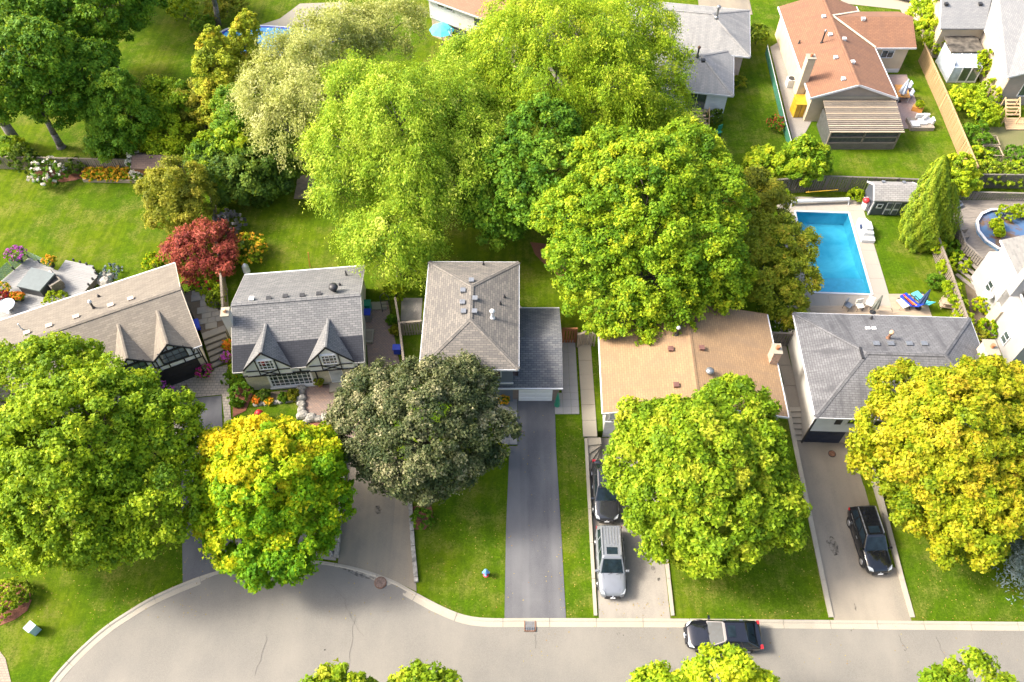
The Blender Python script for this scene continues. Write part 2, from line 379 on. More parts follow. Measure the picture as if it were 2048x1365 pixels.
# ------------------------------------------------------------------ terrain sheet with the pool cut out of it
class Fr:                                   # a surveyed local frame: u along, v deep
    def __init__(s, x, y, a): s.x, s.y, s.a = x, y, a; s.c, s.s = math.cos(a), math.sin(a)
    def w(s, u, v, z=0.0): return Vector((s.x+u*s.c-v*s.s, s.y+u*s.s+v*s.c, z))
    def xy(s, u, v): return (s.x+u*s.c-v*s.s, s.y+u*s.s+v*s.c)
POOL = Fr(25.0, 42.07, math.radians(-2.6)); PW, PL = 4.84, 9.5
def terrain():
    xs = [-700, -80, -40, -8.2, -7.8, -7.4, -7.0, -6.6, 0]
    for a, b in (d4(20), d5(20)): xs += [a-.005, a+.005, b-.005, b+.005]
    xs += [21.595, 21.605]
    px = sorted(POOL.xy(u, v)[0] for u, v in ((0, 0), (PW, 0), (0, PL), (PW, PL)))
    pool_x = (px[0]-.1, px[-1]+.1); ph = (41.6, 51.9)
    xs = [x for x in xs if not pool_x[0] < x < pool_x[1]]
    xs += [pool_x[0], pool_x[1], 60, 700]; xs = sorted(xs)
    ys = [-500, 0, 14.9, 17, 19, 21, 23, 25, 27, 28.695, 28.705, 28.995, 29.005, 30, 31.045, 31.055, 33.5, 35, 37, 39, 41, ph[0], ph[1], 100, 800]
    mb = MB()
    for x0, x1 in zip(xs, xs[1:]):
        for y0, y1 in zip(ys, ys[1:]):
            if x0 >= pool_x[0] and x1 <= pool_x[1] and y0 >= ph[0] and y1 <= ph[1]: continue
            mb.face([(x, y, hz(x, y)) for x, y in ((x0, y0), (x1, y0), (x1, y1), (x0, y1))])
    o = mb.build('ground', MC['lawn'], merge=True); props(o, kind='structure')
terrain()
# ------------------------------------------------------------------ road with its bulb, kerb stones
kp = [(100,1365),(125,1335),(160,1298),(210,1254),(250,1228),(300,1197),(360,1170),(420,1147),(480,1133),(560,1123),(620,1121),(680,1129),(740,1144),(790,1163),(830,1186),(880,1213),(930,1234),(980,1239),(1060,1238),(1350,1239),(1650,1242),(2048,1246)]
kl = [U(*p) for p in kp]
kl = [Vector((-30.2, 4.5, 0)), Vector((-29.9, 8.5, 0))]+kl+[Vector((45, 15.35, 0)), Vector((90, 15.2, 0))]
def resample(pts, step):
    out = [pts[0].copy()]; acc = 0
    for a, b in zip(pts, pts[1:]):
        L = (b-a).length; t = step-acc
        while t < L: out.append(a+(b-a)*(t/L)); t += step
        acc = L-(t-step)
    out.append(pts[-1].copy()); return out
def smooth_line(pts, it=2):
    for _ in range(it):
        q = [pts[0]]
        for a, b in zip(pts, pts[1:]): q += [a*.75+b*.25, a*.25+b*.75]
        q.append(pts[-1]); pts = q
    return pts
kl = smooth_line(kl)
road_in = [(p.x, p.y) for p in kl]+[(90, 6.6), (6, 6.8), (2, 5.5), (-1, 1), (-6, -4), (-14, -6.5), (-22, -4.5), (-28, .5)]
sheet('road', road_in, .02, m_road, kind='structure')
def strip(mb, line, offs, z0):
    """sweep a cross-section [(offset to the right of travel, height)] along line"""
    secs = []
    for i, p in enumerate(line):
        a = line[max(i-1, 0)]; b = line[min(i+1, len(line)-1)]; d = (b-a).normalized(); n = Vector((d.y, -d.x, 0))
        secs.append([p+n*o+Vector((0, 0, h+z0)) for o, h in offs])
    k = len(offs)
    for A, B in zip(secs, secs[1:]):
        for i in range(k): j = (i+1) % k; mb.face([A[i], A[j], B[j], B[i]])
    mb.face(secs[0]); mb.face(secs[-1][::-1])
kerb = thing('kerb', (0, 15.7, 0), None, None, kind='structure')
fine = resample(kl, .5)
i = 0
while i < len(fine)-1:
    seg = fine[i:i+7]
    if len(seg) < 2: break
    seg = [p.copy() for p in seg]
    d = (seg[-1]-seg[-2]).normalized(); seg[-1] = seg[-1]-d*.035
    mb = MB(); dz = rnd.uniform(-.008, .008)
    strip(mb, seg, [(0, -.1), (-.02, .10), (.13, .105), (.21, .05), (.52, .035), (.52, -.1)], dz)
    mb.build('kerb_stone', m_kerb, kerb, merge=True); i += 6
far = thing('kerb', (20, 6.7, 0), None, None, kind='structure')
x = 6.0
while x < 60: MB().prism(rect(x, x+2.97, 6.35, 6.75), -.1, .1).build('kerb_stone', m_kerb, far); x += 3
# tar cracks in the road
m_crack = plain('crack_tar', (.12, .11, .10), .9, .3, 6)
for pts in ([(657,1165),(690,1200),(700,1235),(735,1290)], [(700,1325),(705,1260),(716,1232)], [(1798,1268),(1812,1302),(1806,1300)], [(1873,1272),(1886,1305),(1893,1335),(1900,1365)], [(1072,1265),(1074,1305)], [(512,1352),(530,1290),(536,1260)]):
    P = [U(*p, .03) for p in pts]; Q = []
    for a, b in zip(P, P[1:]):
        for t in (0, .25, .5, .75): Q.append(a+(b-a)*t+Vector((rnd.uniform(-.1, .1), rnd.uniform(-.1, .1), 0)))
    mb = MB()
    for a, b in zip(Q, Q[1:]): mb.bar(a, b, .011, .008)
    props(mb.build('tar_crack', m_crack), kind='structure')
# storm drain grate and manhole
g = thing('storm_drain', U(1060, 1252, .03), 'rusty square storm drain grate set against the kerb beside the dark driveway', 'storm drain')
c = U(1060, 1252, .04)
fr = MB()
for dx, dy, sx, sy in ((-.34, 0, .06, .74), (.34, 0, .06, .74), (0, .34, .74, .06), (0, -.34, .74, .06)): fr.box(c+Vector((dx, dy, .03)), (sx, sy, .06))
fr.build('frame', m_rust, g); MB().box(c+Vector((0, 0, -.005)), (.66, .66, .01)).build('pit', m_dark, g)
for k in range(5): MB().box(c+Vector((-.22+.11*k, 0, .03)), (.035, .64, .04)).build('bar', m_metal, g)
for k in range(5): MB().box(c+Vector((0, -.22+.11*k, .035)), (.64, .03, .04)).build('bar', m_metal, g)
mp = U(761, 1166, .08)
mh = thing('manhole_cover', mp, 'round brown manhole cover by the kerb at the shared driveway mouth', 'manhole')
MB().lathe(mp, [(.40, 0), (.40, .05), (.36, .055)], 24).build('ring', m_rust, mh); MB().lathe(mp+Vector((0, 0, .03)), [(.35, 0), (.35, .04), (.1, .045)], 20).build('lid', plain('manhole_iron', (.19, .13, .10), .8, .4, 9), mh)
# ------------------------------------------------------------------ driveways
def xy(*pp, pit=True): return [(lambda p: (p.x, p.y))(G(px, py, 0, pit)) for px, py in pp]
S = dict(kind='structure')
sheet('driveway', xy((362,800),(443,792),(446,880),(452,960),(462,1060),(474,1136),(420,1149),(366,1172),(365,1100),(362,950)), .03, m_black, **S)
sheet('driveway', xy((690,872),(760,872),(822,950),(825,1010),(833,1184),(790,1163),(740,1144),(676,1128),(682,1000)), .03, m_oldasph, **S)
sheet('driveway', xy((1035,801),(1109,801),(1112,900),(1122,1060),(1132,1239),(1009,1239),(1012,1060),(1019,893),(1035,893)), .03, m_black, **S)
sheet('driveway', [(5.6, 15.7), (10.2, 15.65), (10.25, 22), (10.25, 28.9), (5.6, 28.9)], .02, m_conc, **S)
sheet('driveway', [(20.72, 15.55), (25.68, 15.5), (25.68, 22), (25.68, 28.65), (20.72, 28.65)], .02, m_conc2, **S)
sheet('path', xy((336,766),(428,738),(455,730),(462,838),(449,838),(444,790),(362,799),(365,870),(350,872),(345,800)), .045, m_cobble, **S)
sheet('path', xy((448,838),(463,838),(487,1130),(476,1133)), .045, m_walk, **S)
sheet('path', [(-40, 5), (-29.8, 5), (-30.0, 10.5), (-31.7, 13.2), (-34, 15.2), (-40, 16)], .03, m_cobble2, **S)
sheet('path', xy((594,778),(730,760),(728,870),(690,878),(640,845),(607,832),(600,800)), .04, m_brickpave, **S)
# concrete strips and retaining kerbs along the cut driveways
def ret_wall(name, x0, x1, ya, yb, label, top=.1, cat='retaining wall'):
    t = thing(name, ((x0+x1)/2, ya, 0), label, cat)
    y = ya
    while y < yb-.1:
        y2 = min(y+2.4, yb); e = y2-.02
        MB().prism(rect(x0, x1, y, e), -.2, [hz(0, y, False)+top, hz(0, y, False)+top, hz(0, e, False)+top, hz(0, e, False)+top]).build('block', m_kerb, t); y = y2
ret_wall('retaining_wall', 5.28, 5.5, 15.85, 28.4, 'narrow pale concrete kerb wall between grass strip and silver car driveway')
ret_wall('retaining_wall', 10.26, 10.48, 15.85, 28.8, 'pale concrete kerb wall dividing silver car driveway from shaded maple lawn')
ret_wall('retaining_wall', 20.42, 20.72, 15.75, 33.0, 'long concrete kerb wall beside stairs of white house driveway')
ret_wall('retaining_wall', 25.66, 25.96, 15.75, 28.3, 'concrete kerb wall touching lawn beside black crossover wheel', .08)
# side walk of five slabs along the tan-roofed bungalow
wk = thing('side_walk', (5.9, 33, .9), None, None, kind='structure')
for y0 in np.arange(28.5, 36.6, 1.35): MB().prism(rect(5.2, 6.22, y0, y0+1.33), .8, .96+rnd.uniform(-.01, .01)).build('slab', m_walk, wk)
# winding steps down to the driveway
st = thing('winding_steps', (5.9, 28, 0), 'fan of concrete steps winding down from the side walk to the driveway', 'steps')
pv = Vector((6.5, 27.9, 0)); prev = [(5.52, 28.48), (6.45, 28.48)]
ends = [(5.52, 27.85), (5.52, 27.2), (5.52, 26.45), (5.7, 25.6), (6.2, 25.2)]
cur = (5.52, 28.48)
for k, e in enumerate(ends):
    MB().prism([cur, (6.5, 27.95) if k else (6.5, 28.48), (6.52, 27.93) if k else (6.5, 27.95), e], -.1, .80-.15*k).build('step', m_walk, st); cur = e
# side walk and stairs of the white house
wk = thing('side_walk', (21, 33, .9), None, None, kind='structure')
for y0 in np.arange(31.0, 37.4, 1.9): MB().prism(rect(20.74, 21.66, y0, y0+1.87), .5, .95+rnd.uniform(-.01, .01)).build('slab', m_conc2, wk)
st = thing('side_steps', (21.2, 29.5, 0), 'straight concrete stairs climbing beside white house wall next to dark garage', 'steps')
for k in range(6): MB().prism(rect(20.75, 21.62, 28.62+.4*k, 28.62+.4*(k+1)-.01 if k < 5 else 30.98), -.1, .16*(k+1)).build('step', m_kerb, st)
# stone edging of the old asphalt drive
ed = thing('stone_edging', G(826, 1090), 'row of long grey stone edging blocks between old driveway and hydrant lawn', 'edging')
L = resample([G(821, 1008), G(826, 1090), G(833, 1166)], 1.05)
for a, b in zip(L, L[1:]): MB().bar(a+Vector((0, 0, .12)), b-(b-a)*.04+Vector((0, 0, .12+rnd.uniform(-.02, .02))), .27, .3).build('block', m_rock, ed, bevel=.03)
ed = thing('stone_edging', G(684, 1000), 'row of grey stone edging blocks between old driveway and yellow maple bed', 'edging')
L = resample([G(690, 905), G(684, 1000), G(674, 1118)], 1.0)
for a, b in zip(L, L[1:]): MB().bar(a+Vector((0, 0, .14)), b-(b-a)*.04+Vector((0, 0, .14+rnd.uniform(-.02, .02))), .28, .34).build('block', m_rock, ed, bevel=.03)
# grey slab patio strip beside the garage, and porch slabs
pt = thing('slab_patio', G(1128, 770), None, None, kind='structure')
for iy, y0 in enumerate(np.arange(30.4, 36.6, .62)):
    for ix in range(3 if y0 < 32 else 2):
        x1 = (3.2 if y0 < 32 else 3.78)+ix*.62+(0 if y0 < 32 else 0)
        if x1 > 4.9: continue
        MB().prism(rect(x1, min(x1+.605, 5.0), y0, y0+.605), .8, hz(0, y0)+.05+rnd.uniform(-.004, .004)+ (0 if y0 > 30 else .0)).build('slab', m_slab, pt)
pt = thing('porch_walk', G(1010, 850), None, None, kind='structure')
for (x0, y0, zz) in [(-.9, y, .10) for y in np.arange(27.9, 31.3, .68)]+[(-.2, y, .14) for y in np.arange(27.9, 31.3, .68)]+[(-1.6, 30.6, .12), (-1.6, 29.9, .12)]:
    MB().prism(rect(x0, x0+.59 if x0 > -.3 else x0+.68, y0, y0+.665), .4, hz(0, y0+.3)+zz).build('slab', m_slab, pt)
sheet('path', [(.55, 38.2), (3.2, 38.2), (.55, 40.8)], .04, m_conc2, **S)
# garden beds
sheet('mulch_bed', xy((0,1168),(35,1165),(58,1176),(64,1200),(55,1222),(30,1240),(0,1252),(-60,1270),(-60,1170)), .03, m_mulch, **S)
sheet('mulch_bed', xy((466,770),(500,772),(505,790),(492,822),(466,835)), .045, m_mulch, **S)
sheet('mulch_bed', xy((505,790),(598,778),(600,800),(508,812)), .05, m_soil, **S)
sheet('mulch_bed', xy((60,358),(105,368),(150,362),(172,355),(172,340),(60,338)), .04, m_mulch, **S)
sheet('mulch_bed', xy((610,838),(645,846),(690,880),(686,905),(655,900),(640,870)), .05, m_mulch, **S)
sheet('mulch_bed', xy((1060,485),(1105,490),(1135,520),(1130,560),(1100,540),(1070,510)), .03, m_mulch, **S)
sheet('mulch_bed', xy((820,1015),(862,1010),(868,1035),(850,1060),(822,1060)), .03, m_mulch, **S)
sheet('gravel_bed', xy((605,1060),(676,1060),(672,1122),(620,1116),(585,1116)), .03, m_gravel, **S)
# oil drips, tyre scuffs and damp patches on the paving
m_oil = pavemat('oil_stain', (.075, .068, .06), .5, .6, (.04, .037, .035)); m_damp = pavemat('damp_patch', (.10, .095, .09), .4, .5, (.06, .058, .055))
for m_ in (m_oil, m_damp):                 # patchy, soft-edged
    t_ = m_.node_tree; bs = t_.nodes['Principled BSDF']; nz = t_.nodes.new('ShaderNodeTexNoise'); nz.inputs['Scale'].default_value = 5; nz.inputs['Detail'].default_value = 6; rp = t_.nodes.new('ShaderNodeValToRGB'); rp.color_ramp.elements[0].position = .42; rp.color_ramp.elements[1].position = .72; rp.color_ramp.elements[1].color = (.75, .75, .75, 1)
    ge = t_.nodes.new('ShaderNodeNewGeometry'); t_.links.new(ge.outputs['Position'], nz.inputs['Vector']); t_.links.new(nz.outputs[0], rp.inputs[0]); t_.links.new(rp.outputs[0], bs.inputs['Alpha'])
def blot(px, py, rx, ry, mat, name='stain', n=16, seed=0):
    r_ = random.Random(seed); p = G(px, py); sheet(name, [(p.x+rx*r_.uniform(.6, 1.2)*math.cos(i*6.283/n), p.y+ry*r_.uniform(.6, 1.2)*math.sin(i*6.283/n)) for i in range(n)], .036 if name == 'stain' else .045, mat, **S)
for k, (px, py, rx, ry) in enumerate(((1667, 1092, .28, .75), (1655, 1085, .12, .15), (1308, 1138, .18, .3), (1318, 1160, .12, .15), (1282, 1148, .1, .1), (1245, 1045, .3, .12), (1710, 1215, .06, .25), (1237, 1268, .12, .1), (1254, 1268, .06, .05), (1247, 1271, .05, .05), (1702, 1262, .05, .05), (790, 1032, .08, .08), (755, 1020, .35, .3), (650, 1300, .06, .06), (1560, 1250, .3, .06), (1605, 1251, .25, .05))): blot(px, py, rx, ry, m_oil if k != 12 else m_damp, seed=k)
MB_ = [U(x, y, .075) for x, y in ((665, 1127), (690, 1131), (720, 1141), (750, 1153), (745, 1157), (715, 1150), (690, 1137))]
o = MB().prism([(p.x, p.y-.1) for p in MB_], .02, .062).build('gutter_damp', m_damp); props(o, kind='structure')
p = G(1664, 908, .03); t = thing('drain_cover', p, 'small round rusty drain cover in front of the dark garage door', 'drain cover'); MB().lathe(p, [(.24, 0), (.24, .03), (.18, .04)], 16).build('lid', m_rust, t); MB().lathe(p, [(.28, -.01), (.28, .02), (.25, .025)], 16).build('ring', m_dark, t)
p = G(369, 777, .05); t = thing('drain_grate', p, 'square rusty drain grate set in the cobbled garage apron', 'drain cover'); MB().box(p, (.5, .5, .05), .45).build('frame', m_rust, t); MB().box(p+Vector((0, 0, .015)), (.4, .4, .05), .45).build('grille', m_brown, t)
# ------------------------------------------------------------------ foliage: every leaf is a face of its own
nr = np.random.default_rng(11)
def unit(v): return v/np.maximum(np.linalg.norm(v, axis=1, keepdims=True), 1e-6)
def leaf_mesh(name, pos, nrm, size, aspect, tint, mat, along=None, fold=.18):
    n = len(pos)
    if along is None: along = nr.normal(size=(n, 3))
    t = unit(along-nrm*np.sum(along*nrm, 1, keepdims=True)); b = np.cross(nrm, t)
    s = size[:, None] if hasattr(size, '__len__') else np.full((n, 1), size)
    f = nrm*s*fold
    V = np.empty((n, 3, 3))                 # a leaf is one bent-back face: two shoulders and a tip
    V[:, 0] = pos-t*s*.45+b*s*.5*aspect; V[:, 1] = pos+t*s*.55-f; V[:, 2] = pos-t*s*.45-b*s*.5*aspect
    me = bpy.data.meshes.new(name); me.vertices.add(n*3); me.vertices.foreach_set('co', V.ravel())
    me.loops.add(n*3); me.loops.foreach_set('vertex_index', np.arange(n*3))
    me.polygons.add(n); me.polygons.foreach_set('loop_start', np.arange(n)*3); me.polygons.foreach_set('loop_total', np.full(n, 3))
    me.update(calc_edges=True)
    a = me.attributes.new('tint', 'FLOAT', 'FACE'); a.data.foreach_set('value', np.clip(tint, 0, 1).astype(np.float32))
    me.materials.append(mat); return me
def link_mesh(name, me, parent):
    o = bpy.data.objects.new(name, me); COL.objects.link(o); o.location = (0, 0, 0)
    if parent: o.parent = parent; o.location = -wloc(parent)
    return o
def crown_pts(lobes, dens=2.6, rc=.46, per=40, shell=.36, low=-.4, jag=.2, flat=.8, sub=.68, grad=(0, 0, 0)):
    """clumps of leaves over and inside a union of ellipsoid lobes; returns positions, normals, spray tint"""
    P = []; N = []; T = []
    L = [(np.array(c), rx, rz) for c, rx, rz in lobes]; A3 = lambda rx, rz: np.array([rx, rx, rz])
    lo = np.min([c-A3(rx, rz) for c, rx, rz in L], 0); hi = np.max([c+A3(rx, rz) for c, rx, rz in L], 0); mid = (lo+hi)/2; half = (hi-lo)/2
    g = np.array(grad)
    for i, (c, rx, rz) in enumerate(L):
        area = 4*math.pi*((rx**1.6*rz**1.6*2+rx**3.2)/3)**(1/1.6)
        def ok(q):
            k = np.ones(len(q), bool)
            for j, (c2, rx2, rz2) in enumerate(L):
                if j != i: k &= (((q-c2)/A3(rx2, rz2))**2).sum(1) > .50
            return k
        # boughs: knobs of foliage standing proud of the crown, with hollows between them
        small = rx < 1.3; rs0 = .42*rx if small else sub
        n = max(6, int(area*.30/(rs0*rs0))); ga = np.arange(n)*2.39996+nr.uniform(0, 6.28); gz_ = 1-2*(np.arange(n)+.5)/n; gr = np.sqrt(1-gz_**2); d = unit(np.stack([gr*np.cos(ga), gr*np.sin(ga), gz_], 1)+nr.normal(size=(n, 3))*.55/math.sqrt(n)*1.2); d = d[d[:, 2] > low]
        r = (.88 if not small else .95)+jag*(nr.random(len(d))-.6); S = c+d*A3(rx, rz)*r[:, None]; k = ok(S); S = S[k]; D = d[k]
        for s_, d_ in zip(S, D):
            rs = rs0*nr.uniform(.6, 1.3); m = max(3, int(dens*3.0*rs*rs*1.9)); e = unit(nr.normal(size=(m, 3))+d_*.9+np.array([0, 0, .45]))
            tb = nr.normal(0, .13)
            for q, n_ in zip(s_+e*rs*nr.uniform(.7, 1.05, (m, 1))*np.array([1, 1, .8]), e):
                w_ = int(per*nr.uniform(.6, 1.3)); R = rc*nr.uniform(.55, 1.25)*(min(1, rs0/.8) if small else 1)
                u_ = unit(nr.normal(size=(w_, 3)))*(nr.random((w_, 1))**.42); u_[:, 2] *= flat
                P.append(q+u_*R); N.append(unit(u_*.55+n_*.6+np.array([0, 0, .45])+nr.normal(size=(w_, 3))*.55))
                T.append(np.full(w_, nr.normal(0, .12)+tb)+nr.normal(0, .12, w_)+.5)
        # thin inner layer
        n = int(area*dens*.10); d = unit(nr.normal(size=(n*2, 3))); d = d[d[:, 2] > low][:n]; q = c+d*A3(rx, rz)*nr.uniform(.6, .85, (len(d), 1)); k = ok(q)
        for cc, dd in zip(q[k], d[k]):
            w_ = int(per*.8); u_ = unit(nr.normal(size=(w_, 3)))*(nr.random((w_, 1))**.42)
            P.append(cc+u_*rc*1.15); N.append(unit(u_*.5+np.array([0, 0, .6])+nr.normal(size=(w_, 3))*.5)); T.append(nr.normal(.42, .14, w_))
    P = np.concatenate(P); T = np.concatenate(T)+(((P-mid)/half)*g).sum(1)
    return P, np.concatenate(N), T
def limbs(base, lobes, r0, fork=.35, mat=None, parent=None, lean=(0, 0)):
    mb = MB(); base = Vector(base); top = max(c[2] for c, _, _ in lobes)
    ctr = Vector((sum(c[0] for c, _, _ in lobes)/len(lobes), sum(c[1] for c, _, _ in lobes)/len(lobes), top))
    fz = base.z+(top-base.z)*fork; f = base.lerp(ctr, fork); f.z = fz
    mb.lathe(base+Vector((0, 0, -.15)), [(r0*1.7, 0), (r0*1.25, .25), (r0*1.05, .6)], 10)
    mid = base.lerp(f, .5)+Vector((rnd.uniform(-.1, .1), rnd.uniform(-.1, .1), 0))
    mb.path([base, mid, f], [r0*1.08, r0*.9, r0*.78], 10)
    for c, rx, rz in lobes:
        c = Vector(c); k1 = f.lerp(c, .55)+Vector((rnd.uniform(-.3, .3), rnd.uniform(-.3, .3), -.25))
        mb.path([f, k1, c], [r0*.55, r0*.36, r0*.18], 7)
        for _ in range(5):
            d = Vector((rnd.gauss(0, 1), rnd.gauss(0, 1), rnd.uniform(-.1, 1))).normalized(); e = c+Vector((d.x*rx*.78, d.y*rx*.78, d.z*rz*.75))
            mb.path([k1.lerp(c, .6), c.lerp(e, .5), e], [r0*.2, r0*.12, r0*.03], 5)
    return mb.build('trunk', mat or m_bark, parent, smooth=True)
def auto_lobes(c, R, C, k=7, spread=.56, rr=.58):
    c = np.array(c); out = [((c[0], c[1], c[2]+C*.18), R*.66, C*.72)]
    a0 = rnd.uniform(0, 6.28)
    for i in range(k):
        a = a0+i*2*math.pi/k+rnd.uniform(-.25, .25); q = spread*rnd.uniform(.85, 1.12)
        out.append(((c[0]+math.cos(a)*R*q, c[1]+math.sin(a)*R*q, c[2]+C*rnd.uniform(-.32, .16)), R*rr*rnd.uniform(.78, 1.05), C*rr*rnd.uniform(.85, 1.1)))
    return out
def tree(name, label, base, lobes, mat, r0=.25, leaf=.2, asp=1.05, per=50, dens=4.0, rc=.44, group=None, bark=None, cat='tree', fork=.35, **kw):
    t = thing(name, base, label, cat, group)
    limbs(base, lobes, r0, fork, bark, t)
    P, N, T = crown_pts(lobes, dens, rc, per, **kw)
    keep = P[:, 2] > base[2]+.25; P, N, T = P[keep], N[keep], T[keep]
    sz = leaf*nr.uniform(.65, 1.3, len(P))
    link_mesh('crown', leaf_mesh('crown', P, N, sz, asp, T, mat), t)
    return t
def at_px(px, py, z): p = U(px, py, z); return np.array(p)
def px_tree(name, label, px, py, zc, R, C, mat, k=7, lobes=None, **kw):
    """crown centre seen at (px, py), zc above datum; trunk stands straight below"""
    if lobes is None: c = at_px(px, py, zc); L = auto_lobes(c, R, C, k)
    else: L = [(tuple(at_px(a, b, z)), r, cc) for a, b, z, r, cc in lobes]; c = at_px(px, py, zc)
    base = (c[0], c[1], hz(c[0], c[1], False)); return tree(name, label, base, L, mat, **kw)
def willow(name, label, base, lobes, mat, r0=.3, dens=2.0, leaf=.2, per=115, group=None, drop=1.6, bark=None):
    t = thing(name, base, label, 'tree', group); limbs(base, lobes, r0, .3, bark or m_barkgrey, t)
    P = []; N = []; T = []; A = []
    L = [(np.array(c), rx, rz) for c, rx, rz in lobes]
    for i, (c, rx, rz) in enumerate(L):
        n = int(4*math.pi*rx*rx*dens*.55); d = unit(nr.normal(size=(n*2, 3))); d = d[d[:, 2] > -.3][:n]
        ph = nr.uniform(0, 6.28, 4); lump = np.sin(d[:, 0]*rx*2.1+ph[0])*np.sin(d[:, 1]*rx*2.1+ph[1])+.6*np.sin(d[:, 2]*rz*2.4+ph[2]); r = 1-.40*nr.random(len(d))**1.6+.14*(nr.random(len(d))-.5)+.11*lump
        q = c+d*np.array([rx, rx, rz])*r[:, None]; keep = np.ones(len(q), bool)
        for j, (c2, a2, b2) in enumerate(L):
            if j != i: keep &= (((q-c2)/np.array([a2, a2, b2]))**2).sum(1) > .45
        for cc, dd in zip(q[keep], d[keep]):
            m = int(per*nr.uniform(.6, 1.4)); ln = drop*nr.uniform(.5, 1.2); u = nr.random(m)
            sp = .2+.2*nr.random(); o = np.empty((m, 3)); out = dd.copy(); out[2] *= .3
            o[:, 0] = nr.normal(0, sp, m)+out[0]*u*.8; o[:, 1] = nr.normal(0, sp, m)+out[1]*u*.8; o[:, 2] = .35-u*u*ln+nr.normal(0, .15, m)
            P.append(cc+o); N.append(unit(dd*.6+np.array([0, 0, .5])+nr.normal(size=(m, 3))*.6))
            al = np.tile(np.array([out[0], out[1], -.9]), (m, 1))+nr.normal(size=(m, 3))*.55; A.append(al)
            T.append(np.full(m, nr.normal(0, .18))+nr.normal(0, .14, m)+.5)
    P = np.concatenate(P); N = np.concatenate(N); T = np.concatenate(T); A = np.concatenate(A)
    keep = P[:, 2] > base[2]+.3
    link_mesh('crown', leaf_mesh('crown', P[keep], N[keep], leaf*nr.uniform(.6, 1.3, keep.sum()), .55, T[keep], mat, A[keep], .1), t)
    return t
def conifer(name, label, base, H, R, mat, lean=(0, 0), n=9000, leaf=.22, taper=.75, col=False, group=None, r0=.15, bark=None, layers=0, cat='tree'):
    base = Vector(base); t = thing(name, base, label, cat, group)
    top = base+Vector((lean[0], lean[1], H))
    MB().tube(base-Vector((0, 0, .1)), base.lerp(top, .93), r0, r0*.2, 8).build('trunk', bark or m_bark, t, smooth=True)
    u = nr.random(n)**1.15
    if col: prof = R*np.minimum(1, (1-u)**.55*1.25)*np.minimum(1, .75+u*1.2)
    else: prof = R*(1-u)**taper*(.88+.12*np.cos(u*40))
    if layers:
        ph = (u*layers) % 1; prof = prof*(.45+.6*(1-ph))
    a = nr.uniform(0, 2*math.pi, n); rib = 1+.13*np.sin(a*5+u*9)+.08*np.sin(a*11-u*23)
    rr = prof*rib*(1-.38*nr.random(n)**2)
    P = np.empty((n, 3)); P[:, 0] = base.x+lean[0]*u+rr*np.cos(a); P[:, 1] = base.y+lean[1]*u+rr*np.sin(a); P[:, 2] = base.z+.15+u*(H-.15)
    d = np.stack([np.cos(a), np.sin(a), np.full(n, .35)], 1)
    N = unit(d+nr.normal(size=(n, 3))*.4); A = np.stack([np.cos(a)*.5, np.sin(a)*.5, np.full(n, 1.0 if not layers else -.1)], 1)+nr.normal(size=(n, 3))*.3
    T = .5+.22*np.sin(a*7+u*15)+nr.normal(0, .13, n)
    link_mesh('crown', leaf_mesh('crown', P, N, leaf*nr.uniform(.6, 1.3, n), .5, T, mat, A, .1), t); return t
def shrub(name, label, px, py, R, C, mat, leaf=.15, per=40, flower=None, fl_n=60, fl_s=.12, group=None, z=None, cat='shrub', k=4, dens=3.2, lift=0, pos=None):
    g = pos if pos is not None else G(px, py, 0, False)
    if pos is None: g = U(px, py, hz(g.x, g.y, False)+C*.8+lift); g = Vector((g.x, g.y, hz(g.x, g.y, False)+lift))
    c = np.array(g)+np.array([0, 0, C*.75]); t = thing(name, g, label, cat, group)
    L = [(tuple(c), R*.8, C*.85)]+[((c[0]+math.cos(i*6.28/k+.4)*R*.5, c[1]+math.sin(i*6.28/k+.4)*R*.5, c[2]+rnd.uniform(-.2, .05)*C), R*.55*rnd.uniform(.8, 1.1), C*.62) for i in range(k)]
    mb = MB()
    for i in range(4): mb.tube(g, g+Vector((rnd.uniform(-.5, .5)*R, rnd.uniform(-.5, .5)*R, C*.9)), .03, .01, 5)
    mb.build('stem', m_bark, t)
    P, N, T = crown_pts(L, dens, max(.14, R*.2), int(per*.8), low=-.3, sub=max(.25, R*.34)); q = P[:, 2] > g.z+.02
    link_mesh('foliage', leaf_mesh('foliage', P[q], N[q], leaf*nr.uniform(.65, 1.3, q.sum()), .75, T[q], mat), t)
    if flower is not None:
        P, N, T = crown_pts([(tuple(np.array(cc)+np.array([0, 0, .04])), rx*1.06, rz*1.08) for cc, rx, rz in L], fl_n/max(1, R*R*20), fl_s*.8, 10, low=.05, sub=.3)
        link_mesh('blossom', leaf_mesh('blossom', P, N, fl_s*nr.uniform(.7, 1.3, len(P)), .95, T, flower, None, .3), t)
    return t
# leaf colours (four steps, spread leaf by leaf)
lf_green = leafmat('leaf_maple_green', [(.06, .135, .004), (.15, .265, .006), (.295, .41, .010), (.48, .52, .02)])
lf_lime = leafmat('leaf_lime', [(.065, .14, .004), (.15, .26, .006), (.28, .38, .012), (.44, .45, .03)])
lf_bright = leafmat('leaf_bright_maple', [(.055, .14, .006), (.135, .265, .008), (.27, .385, .012), (.45, .47, .016)])
lf_yellow = leafmat('leaf_yellow_maple', [(.08, .23, .004), (.20, .37, .004), (.44, .50, .006), (.72, .55, .012)])
lf_gold = leafmat('leaf_golden_maple', [(.10, .17, .004), (.22, .285, .006), (.39, .375, .012), (.56, .40, .03)])
lf_purple = leafmat('leaf_dark_maple', [(.018, .036, .010), (.048, .068, .020), (.12, .132, .050), (.33, .30, .16)], .14)
lf_willow = leafmat('leaf_willow', [(.09, .19, .010), (.21, .35, .018), (.41, .53, .035), (.62, .66, .11)])
